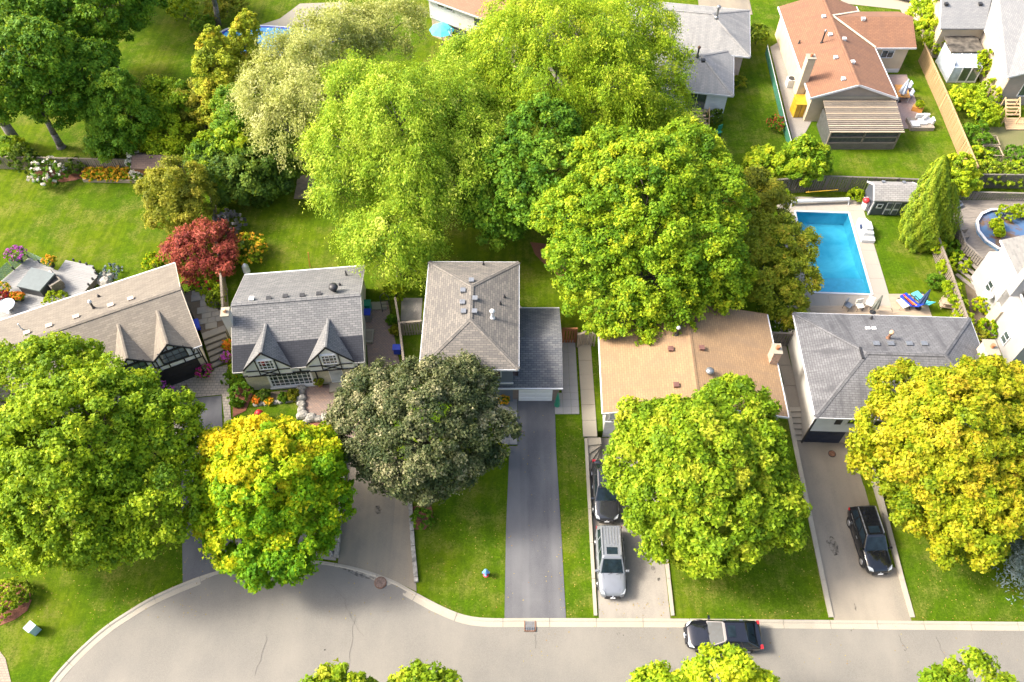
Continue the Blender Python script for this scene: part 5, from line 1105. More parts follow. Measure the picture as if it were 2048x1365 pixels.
# ------------------------------------------------------------------ fences: every board is a piece
def fence(label, pts, h, mat, post=2.4, pitch=.215, zb=None, cap=True, name='board_fence', gap=0, lean=.0, bw=.145, two=False):
    P = [Vector((p[0], p[1], 0)) for p in pts]; m0 = P[len(P)//2]
    gh = lambda x, y: hz(x, y, False) if zb is None else zb
    t = thing(name, (m0.x, m0.y, gh(m0.x, m0.y)), label, 'fence')
    bm = shared('board', MB().box((0, 0, h/2), (bw, .025, h)), mat); pm = shared('post', MB().box((0, 0, (h+.12)/2), (.11, .11, h+.12)), mat)
    n = 0
    for a, b in zip(P, P[1:]):
        d = b-a; L = d.length; x = d/L; ang = math.atan2(d.y, d.x); nn = Vector((-x.y, x.x, 0))
        k = max(1, round(L/post))
        for i in range(k+1):
            q = a+d*(i/k); piece('post', pm, (q.x, q.y, gh(q.x, q.y)-.02), t, (0, 0, ang))
        za, zz = gh(a.x, a.y), gh(b.x, b.y)
        for z in (.3, h-.3): MB().bar(a+nn*.05+Vector((0, 0, za+z)), b+nn*.05+Vector((0, 0, zz+z)), .04, .09).build('rail', mat, t)
        if cap: MB().bar(a+Vector((0, 0, za+h+.03)), b+Vector((0, 0, zz+h+.03)), .16, .05).build('cap_rail', mat, t)
        j = int(L/pitch)
        for i in range(j):
            q = a+x*(pitch*(i+.5)); q = q-nn*(.045 if not two or i % 2 else -.12)
            piece('board', bm, (q.x, q.y, gh(q.x, q.y)+rnd.uniform(-.01, .015)), t, (rnd.uniform(-.012, .012), rnd.uniform(-.012, .012), ang))
    return t
def W(px, py, z): p = U(px, py, z); return (p.x, p.y)
fence('weathered garden fence behind the white hydrangeas and yellow flower bed', [(-53, 57.4), (-48.2, 57.2), (-34.2, 56.7)], 1.45, m_fence, pitch=.2)
fence('short fence piece right of the brown-roofed shed', [(-32.2, 57), (-28.6, 55.6)], 1.4, m_fence)
fence('straight board fence dividing red maple garden from the tudor house', [(-26.9, 52.6), (-25.3, 47.4), (-23.9, 42.9)], 1.7, m_fence)
fence('tall board fence between flagstone steps and tudor house wall', [(-23.7, 42.4), (-22.6, 37.9)], 1.9, m_fence)
fence('fence running beside the brick-paved side yard of the tudor house', [W(790, 596, 2.5), W(797, 640, 2.5), W(805, 712, 2.5)], 1.6, m_fence)
fence('short cross fence facing the street beside the two-storey house', [W(801, 640, 2.6), W(842, 640, 2.6)], 1.6, m_fence, cap=True)
fence('stained red-brown gate panel beside the garage wing', [W(1126, 658, 2.7), W(1154, 658, 2.7)], 1.8, m_redwood, name='gate')
fence('old angled fence piece behind the concrete side walk', [W(1157, 672, 2.4), W(1172, 664, 2.5), W(1191, 668, 2.5)], 1.6, m_fence)
fence('weathered gate fence between tan bungalow and white house', [W(1541, 666, 2.5), W(1589, 668, 2.5)], 1.6, m_fencedk, name='gate')
fence('dark weathered back fence behind the pool and grey shed', [(23.1, 53.7), (28.6, 54.2), (34.8, 53.9), (40.5, 53.5)], 1.75, m_fencedk, pitch=.22)
fence('fence with climbing vines on the right side of the pool lawn', [W(1872, 462, 2.4), W(1897, 528, 2.4), W(1922, 600, 2.4), W(1940, 650, 2.4)], 1.5, m_fence, pitch=.22)
fence('long sunlit cedar fence between brown-roofed house and vegetable garden', [(43.35, 74.0), (43.05, 66), (42.45, 55.4)], 1.75, m_cedar, pitch=.21)
fence('grey fence crossing behind the old timber deck', [(40.9, 53.7), (42.4, 54.6), (58, 54.4)], 1.6, m_fencedk, pitch=.19)
# green mesh fence
t = thing('mesh_fence', (26.6, 66, .9), 'low green wind-screen mesh fence along the gravel side yard', 'fence')
for a, b in zip([W(1535, 92, 1.9), W(1556, 180, 1.9), W(1572, 245, 1.9)], [W(1556, 180, 1.9), W(1572, 245, 1.9), W(1587, 298, 1.9)]):
    MB().bar((a[0], a[1], 1.4), (b[0], b[1], 1.4), .03, .95).build('mesh_panel', plain('green_mesh', (.035, .16, .10), .8, .3, 6), t); MB().tube((a[0], a[1], .85), (a[0], a[1], 2.0), .04).build('post', m_metal, t); MB().bar((a[0], a[1], 1.92), (b[0], b[1], 1.92), .05, .05).build('rail', m_white, t)
# ------------------------------------------------------------------ rectangular pool
t = thing('swimming_pool', POOL.w(PW/2, PL/2, .9), 'rectangular blue in-ground pool with pale concrete surround', 'pool')
s = NT('pool_liner'); s.col(s.mix(s.ramp(s.noise(.42, 5, .6, None, None, .8), [(.38, (0, 0, 0)), (.66, (1, 1, 1))]), (.06, .42, .56), (.17, .60, .70))); s.set(Roughness=.6); m_liner = s.m  # lighter clouds in the liner colour stand in for rippling light
m_linerl = plain('pool_step_liner', (.15, .50, .64), .6, .08)
s = NT('pool_water'); s.set(Roughness=.04, IOR=1.33); s.col((.9, .98, 1.0)); tb = s.n('ShaderNodeBsdfTransparent'); tb.inputs[0].default_value = (.62, .90, .97, 1)
fz = s.n('ShaderNodeFresnel'); fz.inputs[0].default_value = 1.33; gl = s.n('ShaderNodeBsdfGlossy'); gl.inputs['Roughness'].default_value = .05
bn = s.n('ShaderNodeBump'); bn.inputs['Strength'].default_value = .12; s.l(s.noise(3.5, 3), bn.inputs['Height']); s.l(bn.outputs[0], gl.inputs['Normal']); s.l(bn.outputs[0], fz.inputs['Normal'])
mx = s.n('ShaderNodeMixShader'); s.l(fz.outputs[0], mx.inputs[0]); s.l(tb.outputs[0], mx.inputs[1]); s.l(gl.outputs[0], mx.inputs[2]); s.l(mx.outputs[0], s.out.inputs[0]); m_water = s.m
mb = MB(); z1 = .9; q = lambda u, v, z: POOL.w(u, v, z)
prof = [(0, -.1), (2.5, -.1), (4.2, -.5), (PL, -.6)]
for (v0, a), (v1, b) in zip(prof, prof[1:]):
    mb.face([q(0, v0, a), q(PW, v0, a), q(PW, v1, b), q(0, v1, b)])
    for u, o in ((0, 1), (PW, 0)): mb.face([q(u, v0, a), q(u, v1, b), q(u, v1, z1), q(u, v0, z1)][::1 if o else -1])
for v, z in ((0, -.1), (PL, -.6)): mb.face([q(0, v, z), q(PW, v, z), q(PW, v, z1), q(0, v, z1)])
mb.build('basin', m_liner, t, merge=True)
MB().prism([POOL.xy(0, 0), POOL.xy(PW, 0), POOL.xy(PW, 2.35), POOL.xy(0, 2.35)], -.1, .15).build('shallow_step', m_linerl, t)
MB().face([q(.002, .002, .74), q(PW-.002, .002, .74), q(PW-.002, PL-.002, .74), q(.002, PL-.002, .74)]).build('water', m_water, t)
for a, b in (((0, 0), (PW, 0)), ((PW, 0), (PW, PL)), ((PW, PL), (0, PL)), ((0, PL), (0, 0))):
    MB().bar(q(*a, .93), q(*b, .93), .16, .10).build('coping', m_trim, t)
pd_ = thing('pool_deck', POOL.w(0, 0, .9), None, None, kind='structure')
def slabs(u0, u1, v0, v1, nu, nv, z=.93):
    for i in range(nu):
        for j in range(nv):
            a = lerp(u0, u1, i/nu); b = lerp(u0, u1, (i+1)/nu)-.012; c = lerp(v0, v1, j/nv); d = lerp(v0, v1, (j+1)/nv)-.012
            MB().prism([POOL.xy(a, c), POOL.xy(b, c), POOL.xy(b, d), POOL.xy(a, d)], .4, z+rnd.uniform(-.003, .003)).build('slab', m_pd, pd_)
m_pd = pavemat('pool_concrete', (.36, .32, .265), .2, .3, (.33, .30, .26))
slabs(PW+.08, PW+1.4, -1.4, PL+1.9, 1, 8); slabs(-1.5, -.08, -1.4, PL+1.9, 1, 8); slabs(-.08, PW+.08, -1.4, -.08, 4, 1); slabs(-.08, PW+.08, PL+.08, PL+1.9, 4, 1)
def deck(label, poly, z, mat, ang=0.0, w=.145, gap=.012, z0=None, name='timber_deck', cat='deck', clip=None):
    """boards clipped to the outline: one object per run of boards"""
    c = (sum(p[0] for p in poly)/len(poly), sum(p[1] for p in poly)/len(poly)); t = thing(name, (c[0], c[1], .9), label, cat)
    ca, sa = math.cos(-ang), math.sin(-ang); Q = [((x-c[0])*ca-(y-c[1])*sa, (x-c[0])*sa+(y-c[1])*ca) for x, y in poly]
    y = min(p[1] for p in Q); n = len(Q); ym = max(p[1] for p in Q); cb, sb = math.cos(ang), math.sin(ang)
    while y < ym-.02:
        yc = y+w/2; xs = []
        for i in range(n):
            a, b = Q[i], Q[(i+1) % n]
            if (a[1] <= yc) != (b[1] <= yc): xs.append(a[0]+(b[0]-a[0])*(yc-a[1])/(b[1]-a[1]))
        xs.sort()
        for x0, x1 in zip(xs[::2], xs[1::2]):
            P = [(x0, y), (x1, y), (x1, y+w-gap), (x0, y+w-gap)]
            MB().prism([(c[0]+p[0]*cb-p[1]*sb, c[1]+p[0]*sb+p[1]*cb) for p in P], z-.035, z+rnd.uniform(-.004, .004)).build('board', mat, t)
        y += w
    MB().prism([(c[0]+(p[0]-c[0])*.985, c[1]+(p[1]-c[1])*.985) for p in poly], z0 if z0 is not None else .8, z-.04).build('frame', m_fencedk, t)
    return t
deck('pale wood walkway deck between pool surround and white house roof', [W(1575, 612, 1), W(1779, 612, 1), (31.2, 38.4), (21.8, 38.6)], 1.0, m_deckwarm, 0, .16)
deck('warm timber sun deck under the loungers and navy umbrella', [W(1777, 588, 1), W(1848, 588, 1), W(1866, 640, 1), W(1790, 640, 1)], 1.02, m_deckwarm, 0, .15)
# solar cover reel
a, b = U(1583, 403, 1.35), U(1698, 399, 1.35); t = thing('cover_reel', (a+b)/2-Vector((0, 0, .45)), 'long white rolled solar cover reel at the far pool end', 'pool reel')
MB().tube(a, b, .17, n=14).build('roll', plain('roll_cover', (.62, .63, .63), .5, .12), t, smooth=False)
for p in (a, b): MB().bar(p+Vector((0, -.3, -.42)), p, .1, .08).bar(p+Vector((0, .3, -.42)), p, .1, .08).build('stand', m_white, t)
# white moulded unit by the pool edge
p = U(1730, 466, .95); t = thing('pool_step_unit', p, 'white moulded plastic pool step unit lying on the pool edge', 'pool steps')
F = Fr(p.x, p.y, math.radians(-4))
MB().prism([F.xy(-.55, -1.2), F.xy(.55, -1.2), F.xy(.6, .9), F.xy(.3, 1.5), F.xy(-.4, 1.5), F.xy(-.65, .8)], .94, 1.25).build('base', m_white, t, bevel=.08)
MB().prism([F.xy(-.4, -.7), F.xy(.42, -.7), F.xy(.4, .6), F.xy(.15, 1.0), F.xy(-.3, .9)], 1.24, 1.62).build('tread', m_white, t, bevel=.1)
MB().prism([F.xy(-.2, -.4), F.xy(.3, -.4), F.xy(.28, .5), F.xy(-.15, .5)], 1.6, 1.9).build('top', m_white, t, bevel=.1); MB().prism([F.xy(-.5, .1), F.xy(-.38, .1), F.xy(-.38, .5), F.xy(-.5, .5)], 1.26, 1.5).build('opening', m_nav, t)
p = U(1735, 415, .95); t = thing('storage_box', p, 'white storage box with red ball beside the shed', 'box')
MB().box(p+Vector((0, 0, .4)), (.9, .8, .8), .1).build('body', m_white, t, bevel=.05); MB().box(p+Vector((0, 0, .84)), (.96, .86, .1), .1).build('lid', m_trim, t, bevel=.03)
p = U(1732, 403, 2.0); o = MB().lathe(p-Vector((0, 0, .15)), [(.05, 0), (.24, .08), (.3, .25), (.24, .42), (.05, .5)], 14).build('ball', m_red, smooth=True); props(o, 'red ball lying on the white storage box', 'ball')
# pool poles hung on the fence
t = thing('pool_poles', (26.6, 53.9, .9), 'blue and yellow pool poles hung along the weathered fence', 'pole')
for z, m in ((1.9, m_yellow), (1.55, m_blue)): MB().tube(Vector(W(1612, 385, z)).to_3d()+Vector((0, 0, z)), Vector(W(1676, 380, z)).to_3d()+Vector((0, 0, z)), .04).build('pole', m, t)
# loungers, umbrella, chairs
def lounger(px, py, rot, cloth, label):
    p = U(px, py, 1.03); t = thing('sun_lounger', p, label, 'lounger'); F = Fr(p.x, p.y, rot)
    MB().prism([F.xy(-.33, -.5), F.xy(.33, -.5), F.xy(.33, .75), F.xy(-.33, .75)], 1.35, 1.42).build('seat', cloth, t, bevel=.02)
    a = [F.w(-.33, -.5, 1.4), F.w(.33, -.5, 1.4), F.w(.33, -1.05, 1.95), F.w(-.33, -1.05, 1.95)]; MB().slab(a, .06).build('backrest', cloth, t)
    for u in (-.36, .36):
        MB().bar(F.w(u, -.6, 1.02), F.w(u, .0, 1.6), .04, .04).bar(F.w(u, .8, 1.02), F.w(u, .2, 1.6), .04, .04).bar(F.w(u, -.6, 1.6), F.w(u, .4, 1.6), .05, .04).build('frame', m_dark, t)
def umbrella(px, py, zb, h, mat, label, r=.28, openr=0):
    p = U(px, py, zb); t = thing('patio_umbrella', p, label, 'umbrella'); MB().tube(p, p+Vector((0, 0, h)), .035).build('pole', m_metal, t)
    if openr: MB().lathe(p+Vector((0, 0, h-.6)), [(openr, 0), (openr*.66, .3), (openr*.3, .52), (.05, .62)], 8).build('canopy', mat, t)
    else:
        mb = MB(); n = 12; pr = [(r, 0), (r*.8, .5), (r*.4, 1.2), (.05, 1.6)]; c = p+Vector((0, 0, h-1.55)); R = []
        for q, z in pr: R.append([c+Vector((q*(1 if i % 2 else .62)*math.cos(i*6.283/n), q*(1 if i % 2 else .62)*math.sin(i*6.283/n), z)) for i in range(n)])
        for A, B in zip(R, R[1:]):
            for i in range(n): mb.face([A[i], A[(i+1) % n], B[(i+1) % n], B[i]])
        mb.face(R[0][::-1]); mb.build('canopy', mat, t)
    MB().lathe(p, [(.25, 0), (.25, .06), (.06, .1)], 12).build('base', m_dark, t); return t
lounger(1816, 607, .5, m_blue, 'blue sling chair piled with pool noodles near the navy umbrella'); lounger(1838, 603, .45, m_aqua, 'aqua sling chair beside the closed navy umbrella')
umbrella(1836, 617, 1.0, 2.3, m_nav, 'closed navy umbrella on the sun deck')
def nood(px, py, m, lab, a):
    p = U(px, py, 1.6); d = Vector((math.cos(a), math.sin(a), 0))*.6; o = MB().tube(p-d, p+d, .06, n=8).build('pool_noodle', m); props(o, lab, 'pool noodle')
nood(1817, 600, m_red, 'red foam noodle lying on the blue sling chair', 2.0); nood(1822, 603, m_orangef, 'orange foam noodle lying on the blue sling chair', 2.2); nood(1812, 603, m_blue, 'blue foam noodle on the sling chair by the deck edge', 2.1)
p = U(1802, 613, 1.03); t = thing('towel_chair', p, 'low folding chair draped with a cream towel beside blue sling chair', 'chair'); MB().box(p+Vector((0, 0, .4)), (.6, .9, .06), .4).build('seat', m_cream, t)
for dx, dy in ((-.25, -.4), (.25, -.4), (-.25, .4), (.25, .4)): MB().tube(p+Vector((dx, dy, 0)), p+Vector((dx, dy, .4)), .02).build('leg', m_metal, t)
def chair(px, py, rot, label, m, zb=1.0, fm=None):
    p = U(px, py, zb); t = thing('patio_chair', p, label, 'chair'); F = Fr(p.x, p.y, rot)
    MB().prism([F.xy(-.28, -.28), F.xy(.28, -.28), F.xy(.28, .28), F.xy(-.28, .28)], zb+.4, zb+.48).build('seat', m, t, bevel=.02); MB().prism([F.xy(-.28, .22), F.xy(.28, .22), F.xy(.28, .3), F.xy(-.28, .3)], zb+.49, zb+.95).build('backrest', m, t, bevel=.02)
    for u in (-.25, .25):
        for v in (-.25, .25): MB().tube(F.w(u, v, zb), F.w(u, v, zb+.42), .02).build('leg', fm or m_dark, t)
chair(1716, 618, .2, 'pale patio chair beside the folded grey umbrella', m_cream); chair(1735, 613, -.6, 'second pale patio chair next to the folded grey umbrella', m_cream); chair(1693, 617, .8, 'dark wire patio chair at the edge of white house roof', m_metal)
umbrella(1745, 625, 1.0, 2.1, plain('grey_green_cloth', (.20, .21, .18), .85, .2), 'folded grey-green umbrella leaning behind the white house roof')
# planter bench and toys
p = U(1890, 612, 1.0); t = thing('planter_bench', p, 'little wooden planter bench with toys by the vine fence', 'planter')
for z in (.15, .55): MB().box(p+Vector((0, 0, z)), (.95, .7, .06), -.2).build('shelf', m_deckwarm, t)
for dx in (-.42, .42):
    for dy in (-.3, .3): MB().tube(p+Vector((dx, dy, -.05)), p+Vector((dx, dy, .95)), .03).build('leg', m_deckwarm, t)
# ------------------------------------------------------------------ old deck and round pool, right
DK = [W(1897, 400, 1.6), W(2060, 398, 1.6), (50, 53.2), (50, 44.5), W(1990, 556, 1.6), W(1925, 496, 1.6)]
deck('weathered grey timber deck around the round pool', DK, 1.6, m_deckold, 0, .17)
fence('plank screen at the far side of the weathered deck', [W(1900, 388, 2.2), W(2060, 392, 2.2)], .85, m_deckold, zb=1.6, name='deck_railing')
fence('angled plank railing on the left of the weathered deck', [W(1893, 404, 1.7), W(1925, 497, 1.7), W(1992, 556, 1.7)], .85, m_deckold, zb=1.45, name='deck_railing')
t = thing('deck_steps', U(1945, 545, 1.0), 'wide weathered timber steps below the angled deck railing', 'steps')
for k in range(5):
    a = Vector(W(1922-k*3, 512+k*12, 1.45-.14*k)); b = Vector(W(1980-k*5, 556+k*11, 1.45-.14*k)); MB().bar((a.x, a.y, 1.42-.14*k), (b.x, b.y, 1.42-.14*k), .36, .05).build('tread', m_deckold, t)
c = U(2018, 462, 1.9); R = 2.75; t = thing('round_pool', Vector((c.x, c.y, .9)), 'neglected round above-ground pool with white rim and weeds', 'pool')
n = 14; ring = lambda r, z: [Vector((c.x+r*math.cos(6.283*i/n), c.y+r*math.sin(6.283*i/n), z)) for i in range(n)]
for i in range(n):
    j = (i+1) % n; A, B = ring(R, 1.95), ring(R-.22, 1.95); mb = MB(); mb.prism([(A[i].x, A[i].y), (A[j].x, A[j].y), (B[j].x, B[j].y), (B[i].x, B[i].y)], 1.9, 1.97); mb.build('rim_panel', m_trim, t)
mb = MB()
A, B = ring(R-.08, .7), ring(R-.08, 1.92)
for i in range(n): mb.face([B[i], B[(i+1) % n], A[(i+1) % n], A[i]]); mb.face([A[i]*1, A[(i+1) % n], B[(i+1) % n], B[i]])
mb.build('wall', plain('pool_wall_blue', (.25, .42, .62), .4, .15), t)
s = NT('murky_water'); s.col(s.mix(s.ramp(s.noise(.9, 4, .6), [(.45, (0, 0, 0)), (.6, (1, 1, 1))]), (.07, .13, .24), (.14, .085, .045))); s.set(Roughness=.08); MB().face(ring(R-.1, 1.74)).build('water', s.m, t)
for k, (px, py, r) in enumerate(((2010, 432, .8), (1990, 455, .5), (2035, 428, .7), (1995, 470, .4))):
    shrub('water_weed', ('tallest weeds growing inside the round pool', 'weed clump along the near left rim inside the round pool', 'right weed clump inside the round pool', 'tiny weed tuft at the near rim inside the round pool')[k], 0, 0, r, .55, lf_ygreen, .16, 30, pos=Vector((*W(px, py, 1.8), 1.72)), cat='plant')
p = U(1905, 408, 1.6); t = thing('deck_bench', p, 'tilted grey cushioned bench at the deck corner', 'bench'); R5 = Matrix.Rotation(.55, 3, 'Z') @ Matrix.Rotation(.35, 3, 'X'); MB().box(p+Vector((0, 0, .45)), (.9, 1.5, .12), R5).build('seat', m_metal, t, bevel=.03); MB().box(p+Vector((0, 0, .2)), (.7, 1.1, .4), .55).build('base', m_dark, t)
chair(1925, 478, .3, 'small wooden chair on the weathered deck railing corner', m_fence, 1.6)
sheet('soil_path', [W(1930, 570, .95), W(1965, 570, .95), W(1990, 640, .95), W(2010, 700, .95), W(1975, 720, .95), W(1945, 650, .95)], .03, m_soil, kind='structure')
# ------------------------------------------------------------------ vegetable garden, upper right
sheet('soil_bed', [W(1960, 255, .9), W(2060, 255, .9), W(2060, 365, .9), W(1975, 365, .9)], .03, pavemat('garden_soil', (.17, .16, .07), .6, .5, (.10, .13, .03)), kind='structure')
for (q, lab) in (([(1962, 271), (1993, 272), (2000, 290), (1968, 289)], 'rectangular white timber frame around seedlings nearest the big shrubs'), ([(1966, 292), (1998, 293), (2007, 312), (1973, 311)], 'second white timber frame nearest the crossing grey fence')):
    P = [U(a, b, 1.55) for a, b in q]; t = thing('garden_trellis', P[0]-Vector((0, 0, .6)), lab, 'plant frame')
    for a, b in zip(P, P[1:]+P[:1]): MB().bar(a, b, .06, .06).build('rail', m_deckwarm, t); MB().bar(a-Vector((0, 0, .65)), a, .05, .05).build('leg', m_deckwarm, t)
    c = sum(P, Vector())/4; shrub('bean_plant', 'vegetable plants inside the '+lab.split()[0]+' timber frame', 0, 0, .7, .4, lf_mid, .14, 30, pos=Vector((c.x, c.y, .93)), cat='plant')
deck('new pale timber landing below the garden stairs', [W(2007, 236, 1.0), W(2070, 236, 1.0), W(2070, 260, 1.0), W(2012, 260, 1.0)], 1.05, m_decknew, 0, .15)
t = thing('garden_stairs', U(2028, 228, 1.05), 'new timber stairs with railings up to the silver-roofed house', 'stairs')
for k in range(5): p = U(2026, 229-k*7, 1.15+.22*k); MB().box(p, (1.3, .32, .06)).build('tread', m_decknew, t)
for dx in (-.7, .7):
    a = U(2026, 234, 1.9)+Vector((dx, 0, 0)); b = U(2026, 195, 3.0)+Vector((dx, 0, 0)); MB().bar(a, b, .07, .09).build('handrail', m_decknew, t)
    for k in range(3): q = a.lerp(b, k/2); MB().bar(q-Vector((0, 0, .95)), q, .09, .09).build('post', m_decknew, t)
for px, py, R_, C_, m_, lab in ((1935, 200, 1.9, 1.5, lf_ygreen, 'big feathery yellow-green shrub behind the cedar fence'), (1965, 225, 1.8, 1.4, lf_ygreen, 'wide bright shrub left of the new timber stairs'), (1948, 268, 1.4, 1.2, lf_mid, 'darker shrub against the cedar fence'), (1985, 180, 1.3, 1.3, lf_ygreen, 'leafy shrub at the wall of the silver-roofed house'), (1958, 315, 1.2, 1.0, lf_ygreen, 'loose shrub left of the white timber frames'), (1975, 345, 1.3, 1.2, lf_cedar, 'clipped evergreen in front of the crossing grey fence'), (2015, 350, 1.4, 1.0, lf_cedar, 'low evergreen beside the clipped one at the grey fence'), (2035, 310, 1.1, .8, lf_mid, 'round dark bean bush in the vegetable garden'), (2040, 340, 1.2, .8, lf_ygreen, 'yellowish low bush in the vegetable garden corner'), (1965, 130, 1.0, 2.0, lf_ygreen, 'climbing shrub beside the lean-to sunroom')):
    shrub('garden_shrub', lab, px, py, R_, C_, m_, .2, 36)
for k, (px, py, zz, R_) in enumerate(((1855, 25, 3.0, 2.2), (1865, 62, 2.6, 1.9), (1885, 95, 1.8, 1.3))):
    p = U(px, py, zz); shrub('ivy', ('huge sunlit ivy mass beside the far driveway', 'ivy mass climbing over the dark fence end', 'ivy draped on the sunroom side')[k], 0, 0, R_, zz*.75, lf_ygreen, .22, 45, pos=Vector((p.x, p.y, .9)), cat='ivy')
# vines and plants along the pool fence
for k, (px, py, R_, zz) in enumerate(((1880, 490, .6, 2.3), (1893, 530, .6, 2.2), (1907, 572, .7, 2.2), (1920, 600, .7, 2.1), (1930, 635, .8, 2.0), (1900, 500, .9, 1.2), (1915, 530, .9, 1.1), (1870, 565, .7, 1.2), (1960, 620, .8, .8), (1968, 665, .8, .8), (1945, 680, .8, .8))):
    p = U(px, py, zz); shrub('vine' if k < 5 else 'garden_shrub', ('vine tuft on the fence top nearest the arborvitae', 'second vine tuft along the pool lawn fence', 'middle vine tuft on the pool lawn fence', 'fourth vine tuft nearing the planter bench', 'bushy vine at the fence end by the white house roof', 'green shrub between fence and weathered deck', 'leafy shrub at the foot of the wide deck steps', 'bush at the sun deck corner by the vine fence', 'yellow-leaved plant on the soil path by white chimney', 'yellow plant lower on the soil path by white house wall', 'weedy shrub behind the white house chimney')[k], 0, 0, R_, .6, (lf_ygreen, lf_ygreen, lf_ygreen, lf_ygreen, lf_ygreen, lf_mid, lf_ygreen, lf_mid, lf_yellow, lf_yellow, lf_olive)[k], .17, 34, pos=Vector((p.x, p.y, max(.9, zz-.8))), cat='vine' if k < 5 else 'shrub')
# ------------------------------------------------------------------ yard of the brown-roofed house
sheet('gravel_yard', [W(1540, 95, .9), W(1600, 60, .9), W(1625, 240, .9), W(1600, 285, .9), W(1585, 280, .9)], .03, m_gravel, kind='structure')
sheet('patio', [W(1760, 150, .9), W(1813, 150, .9), W(1852, 258, .9), W(1785, 258, .9)], .03, m_patio, kind='structure')
m_cab = plain('mustard_plastic', (.50, .30, .02), .5, .15); p = G(1592, 228); t = thing('storage_cabinet', p, 'tall yellow plastic storage cabinet beside the green mesh fence', 'cabinet'); MB().box(p+Vector((0, 0, .8)), (1.0, 1.2, 1.6), .1).build('body', m_cab, t, bevel=.05); MB().slab([p+Vector((-.56, -.68, 1.62)), p+Vector((.56, -.68, 1.62)), p+Vector((.56, .68, 1.82)), p+Vector((-.56, .68, 1.82))], .08).build('lid', m_cab, t); MB().box(p+Vector((.06, -.60, .8)), (.04, .05, 1.4), .1).build('door_seam', m_brown, t)
p = G(1579, 172); t = thing('air_conditioner', p, 'grey air conditioner unit on the gravel side yard', 'air conditioner'); MB().box(p+Vector((0, 0, .45)), (.8, .8, .9)).build('case', plain('ac_grey', (.55, .56, .55), .5, .1), t, bevel=.06); MB().lathe(p+Vector((0, 0, .9)), [(.34, 0), (.34, .03), (.1, .03)], 18).build('fan_grille', m_dark, t)
p = G(1799, 195); t = thing('patio_table', p, 'orange wooden patio table with white legs', 'table'); MB().box(p+Vector((0, 0, .75)), (1.2, 2.0, .06), -.1).build('top', m_orange, t)
for dx in (-.5, .5):
    for dy in (-.9, .9): MB().tube(p+Vector((dx, dy, 0)), p+Vector((dx, dy, .72)), .035).build('leg', m_white, t)
umbrella(1797, 203, .95, 2.6, m_stripe, 'closed grey striped umbrella over the orange table', .4)
chair(1812, 180, -1.5, 'grey-green chair behind the orange patio table', m_stripe, .93); chair(1815, 196, -1.5, 'grey-green chair at the near end of orange table', m_stripe, .93)
p = G(1833, 222); t = thing('planter_box', p, 'orange box planter with a yellow-green plant', 'planter'); MB().box(p+Vector((0, 0, .25)), (1.0, .55, .5), -.5).build('box', m_orange, t); shrub('potted_plant', 'yellow-green plant growing in the orange box planter', 0, 0, .4, .35, lf_ygreen, .12, 26, pos=p+Vector((0, 0, .5)), cat='plant')
p = G(1838, 252); t = thing('garden_sofa', p, 'wicker corner sofa with white cushions on the brick patio edge', 'sofa'); MB().box(p+Vector((0, 0, .2)), (2.3, 1.6, .4), 0).build('base', plain('wicker', (.30, .25, .20), .8, .2, 8), t)
for dx, dy, sx, sy in ((-.7, -.3, .75, .8), (.1, .0, .75, .8), (.75, .2, .6, .8)): MB().box(p+Vector((dx, dy, .48)), (sx, sy, .18)).build('seat_cushion', m_white, t, bevel=.05)
for dx, dy, r in ((-.1, .62, .1), (.6, .65, -.1), (1.05, -.1, 1.5), (.35, .3, .6)): MB().box(p+Vector((dx, dy, .72)), (.6, .2, .45), r).build('back_cushion', m_white, t, bevel=.06)
shrub('garden_shrub', 'dark leafy shrub bed beside the green mesh fence', 1552, 248, .9, .7, lf_mid, .17, 34, flower=m_redf, fl_n=8, fl_s=.09)
shrub('garden_shrub', 'round clipped bush beside the pale grey hip roof corner', 1516, 70, 1.1, 1.4, lf_cedar, .16, 50)
shrub('garden_shrub', 'climbing dark bush at the foot of the white-sided house stairs', 1430, 235, .8, .9, lf_dark, .17, 34)
shrub('garden_shrub', 'rusty flowering bush at the pink house corner', 1475, 165, .9, .7, lf_rust, .16, 34)
t = thing('back_stairs', U(1400, 245, .9), 'timber back stairs with two handrails under the sliding door', 'stairs')
for k in range(5): p = U(1401, 254-k*5.5, 1.05+.15*k); MB().box(p, (1.5, .34, .06)).build('tread', m_deckwarm, t)
p = U(1401, 218, 1.75); MB().box(p, (1.6, 1.1, .08)).build('landing', m_deckwarm, t)
for px in (1384, 1418):
    a = U(px, 256, 1.5); b = U(px+1, 216, 2.7); MB().bar(a, b, .07, .09).build('handrail', m_decknew, t); MB().bar(a-Vector((0, 0, .6)), a, .08, .08).bar(b-Vector((0, 0, 1.0)), b, .08, .08).build('post', m_decknew, t)
p = G(1435, 270); t = thing('garden_chair', p, 'green plastic garden chair at the end of the willow shade', 'chair'); MB().box(p+Vector((0, 0, .4)), (.55, .55, .06), .6).build('seat', m_green, t); MB().box(p+Vector((.15, .22, .7)), (.55, .06, .6), .6).build('backrest', m_green, t)
for dx, dy in ((-.2, -.2), (.2, -.2), (-.2, .2), (.2, .2)): MB().tube(p+Vector((dx, dy, 0)), p+Vector((dx, dy, .4)), .025).build('leg', m_green, t)
sheet('driveway', [W(1640, -30, .9), W(1815, -40, .9), W(1830, 40, .9), W(1820, 55, .9), W(1800, 20, .9), W(1690, 8, .9)], .03, m_walk, kind='structure')
sheet('driveway', [W(1390, -40, .9), W(1490, -40, .9), W(1505, 30, .9), W(1400, 30, .9)], .03, m_oldasph, kind='structure')
umbrella(886, 92, .95, 2.5, m_aqua, 'open aqua umbrella beside the patio door beyond the willows', .3, 1.35)
t = thing('clothes_line', U(906, 100, .9), 'white rotary clothes pole beyond the willow tops', 'pole'); p = G(906, 108); MB().tube(p, p+Vector((0, 0, 3)), .05).build('pole', m_white, t)
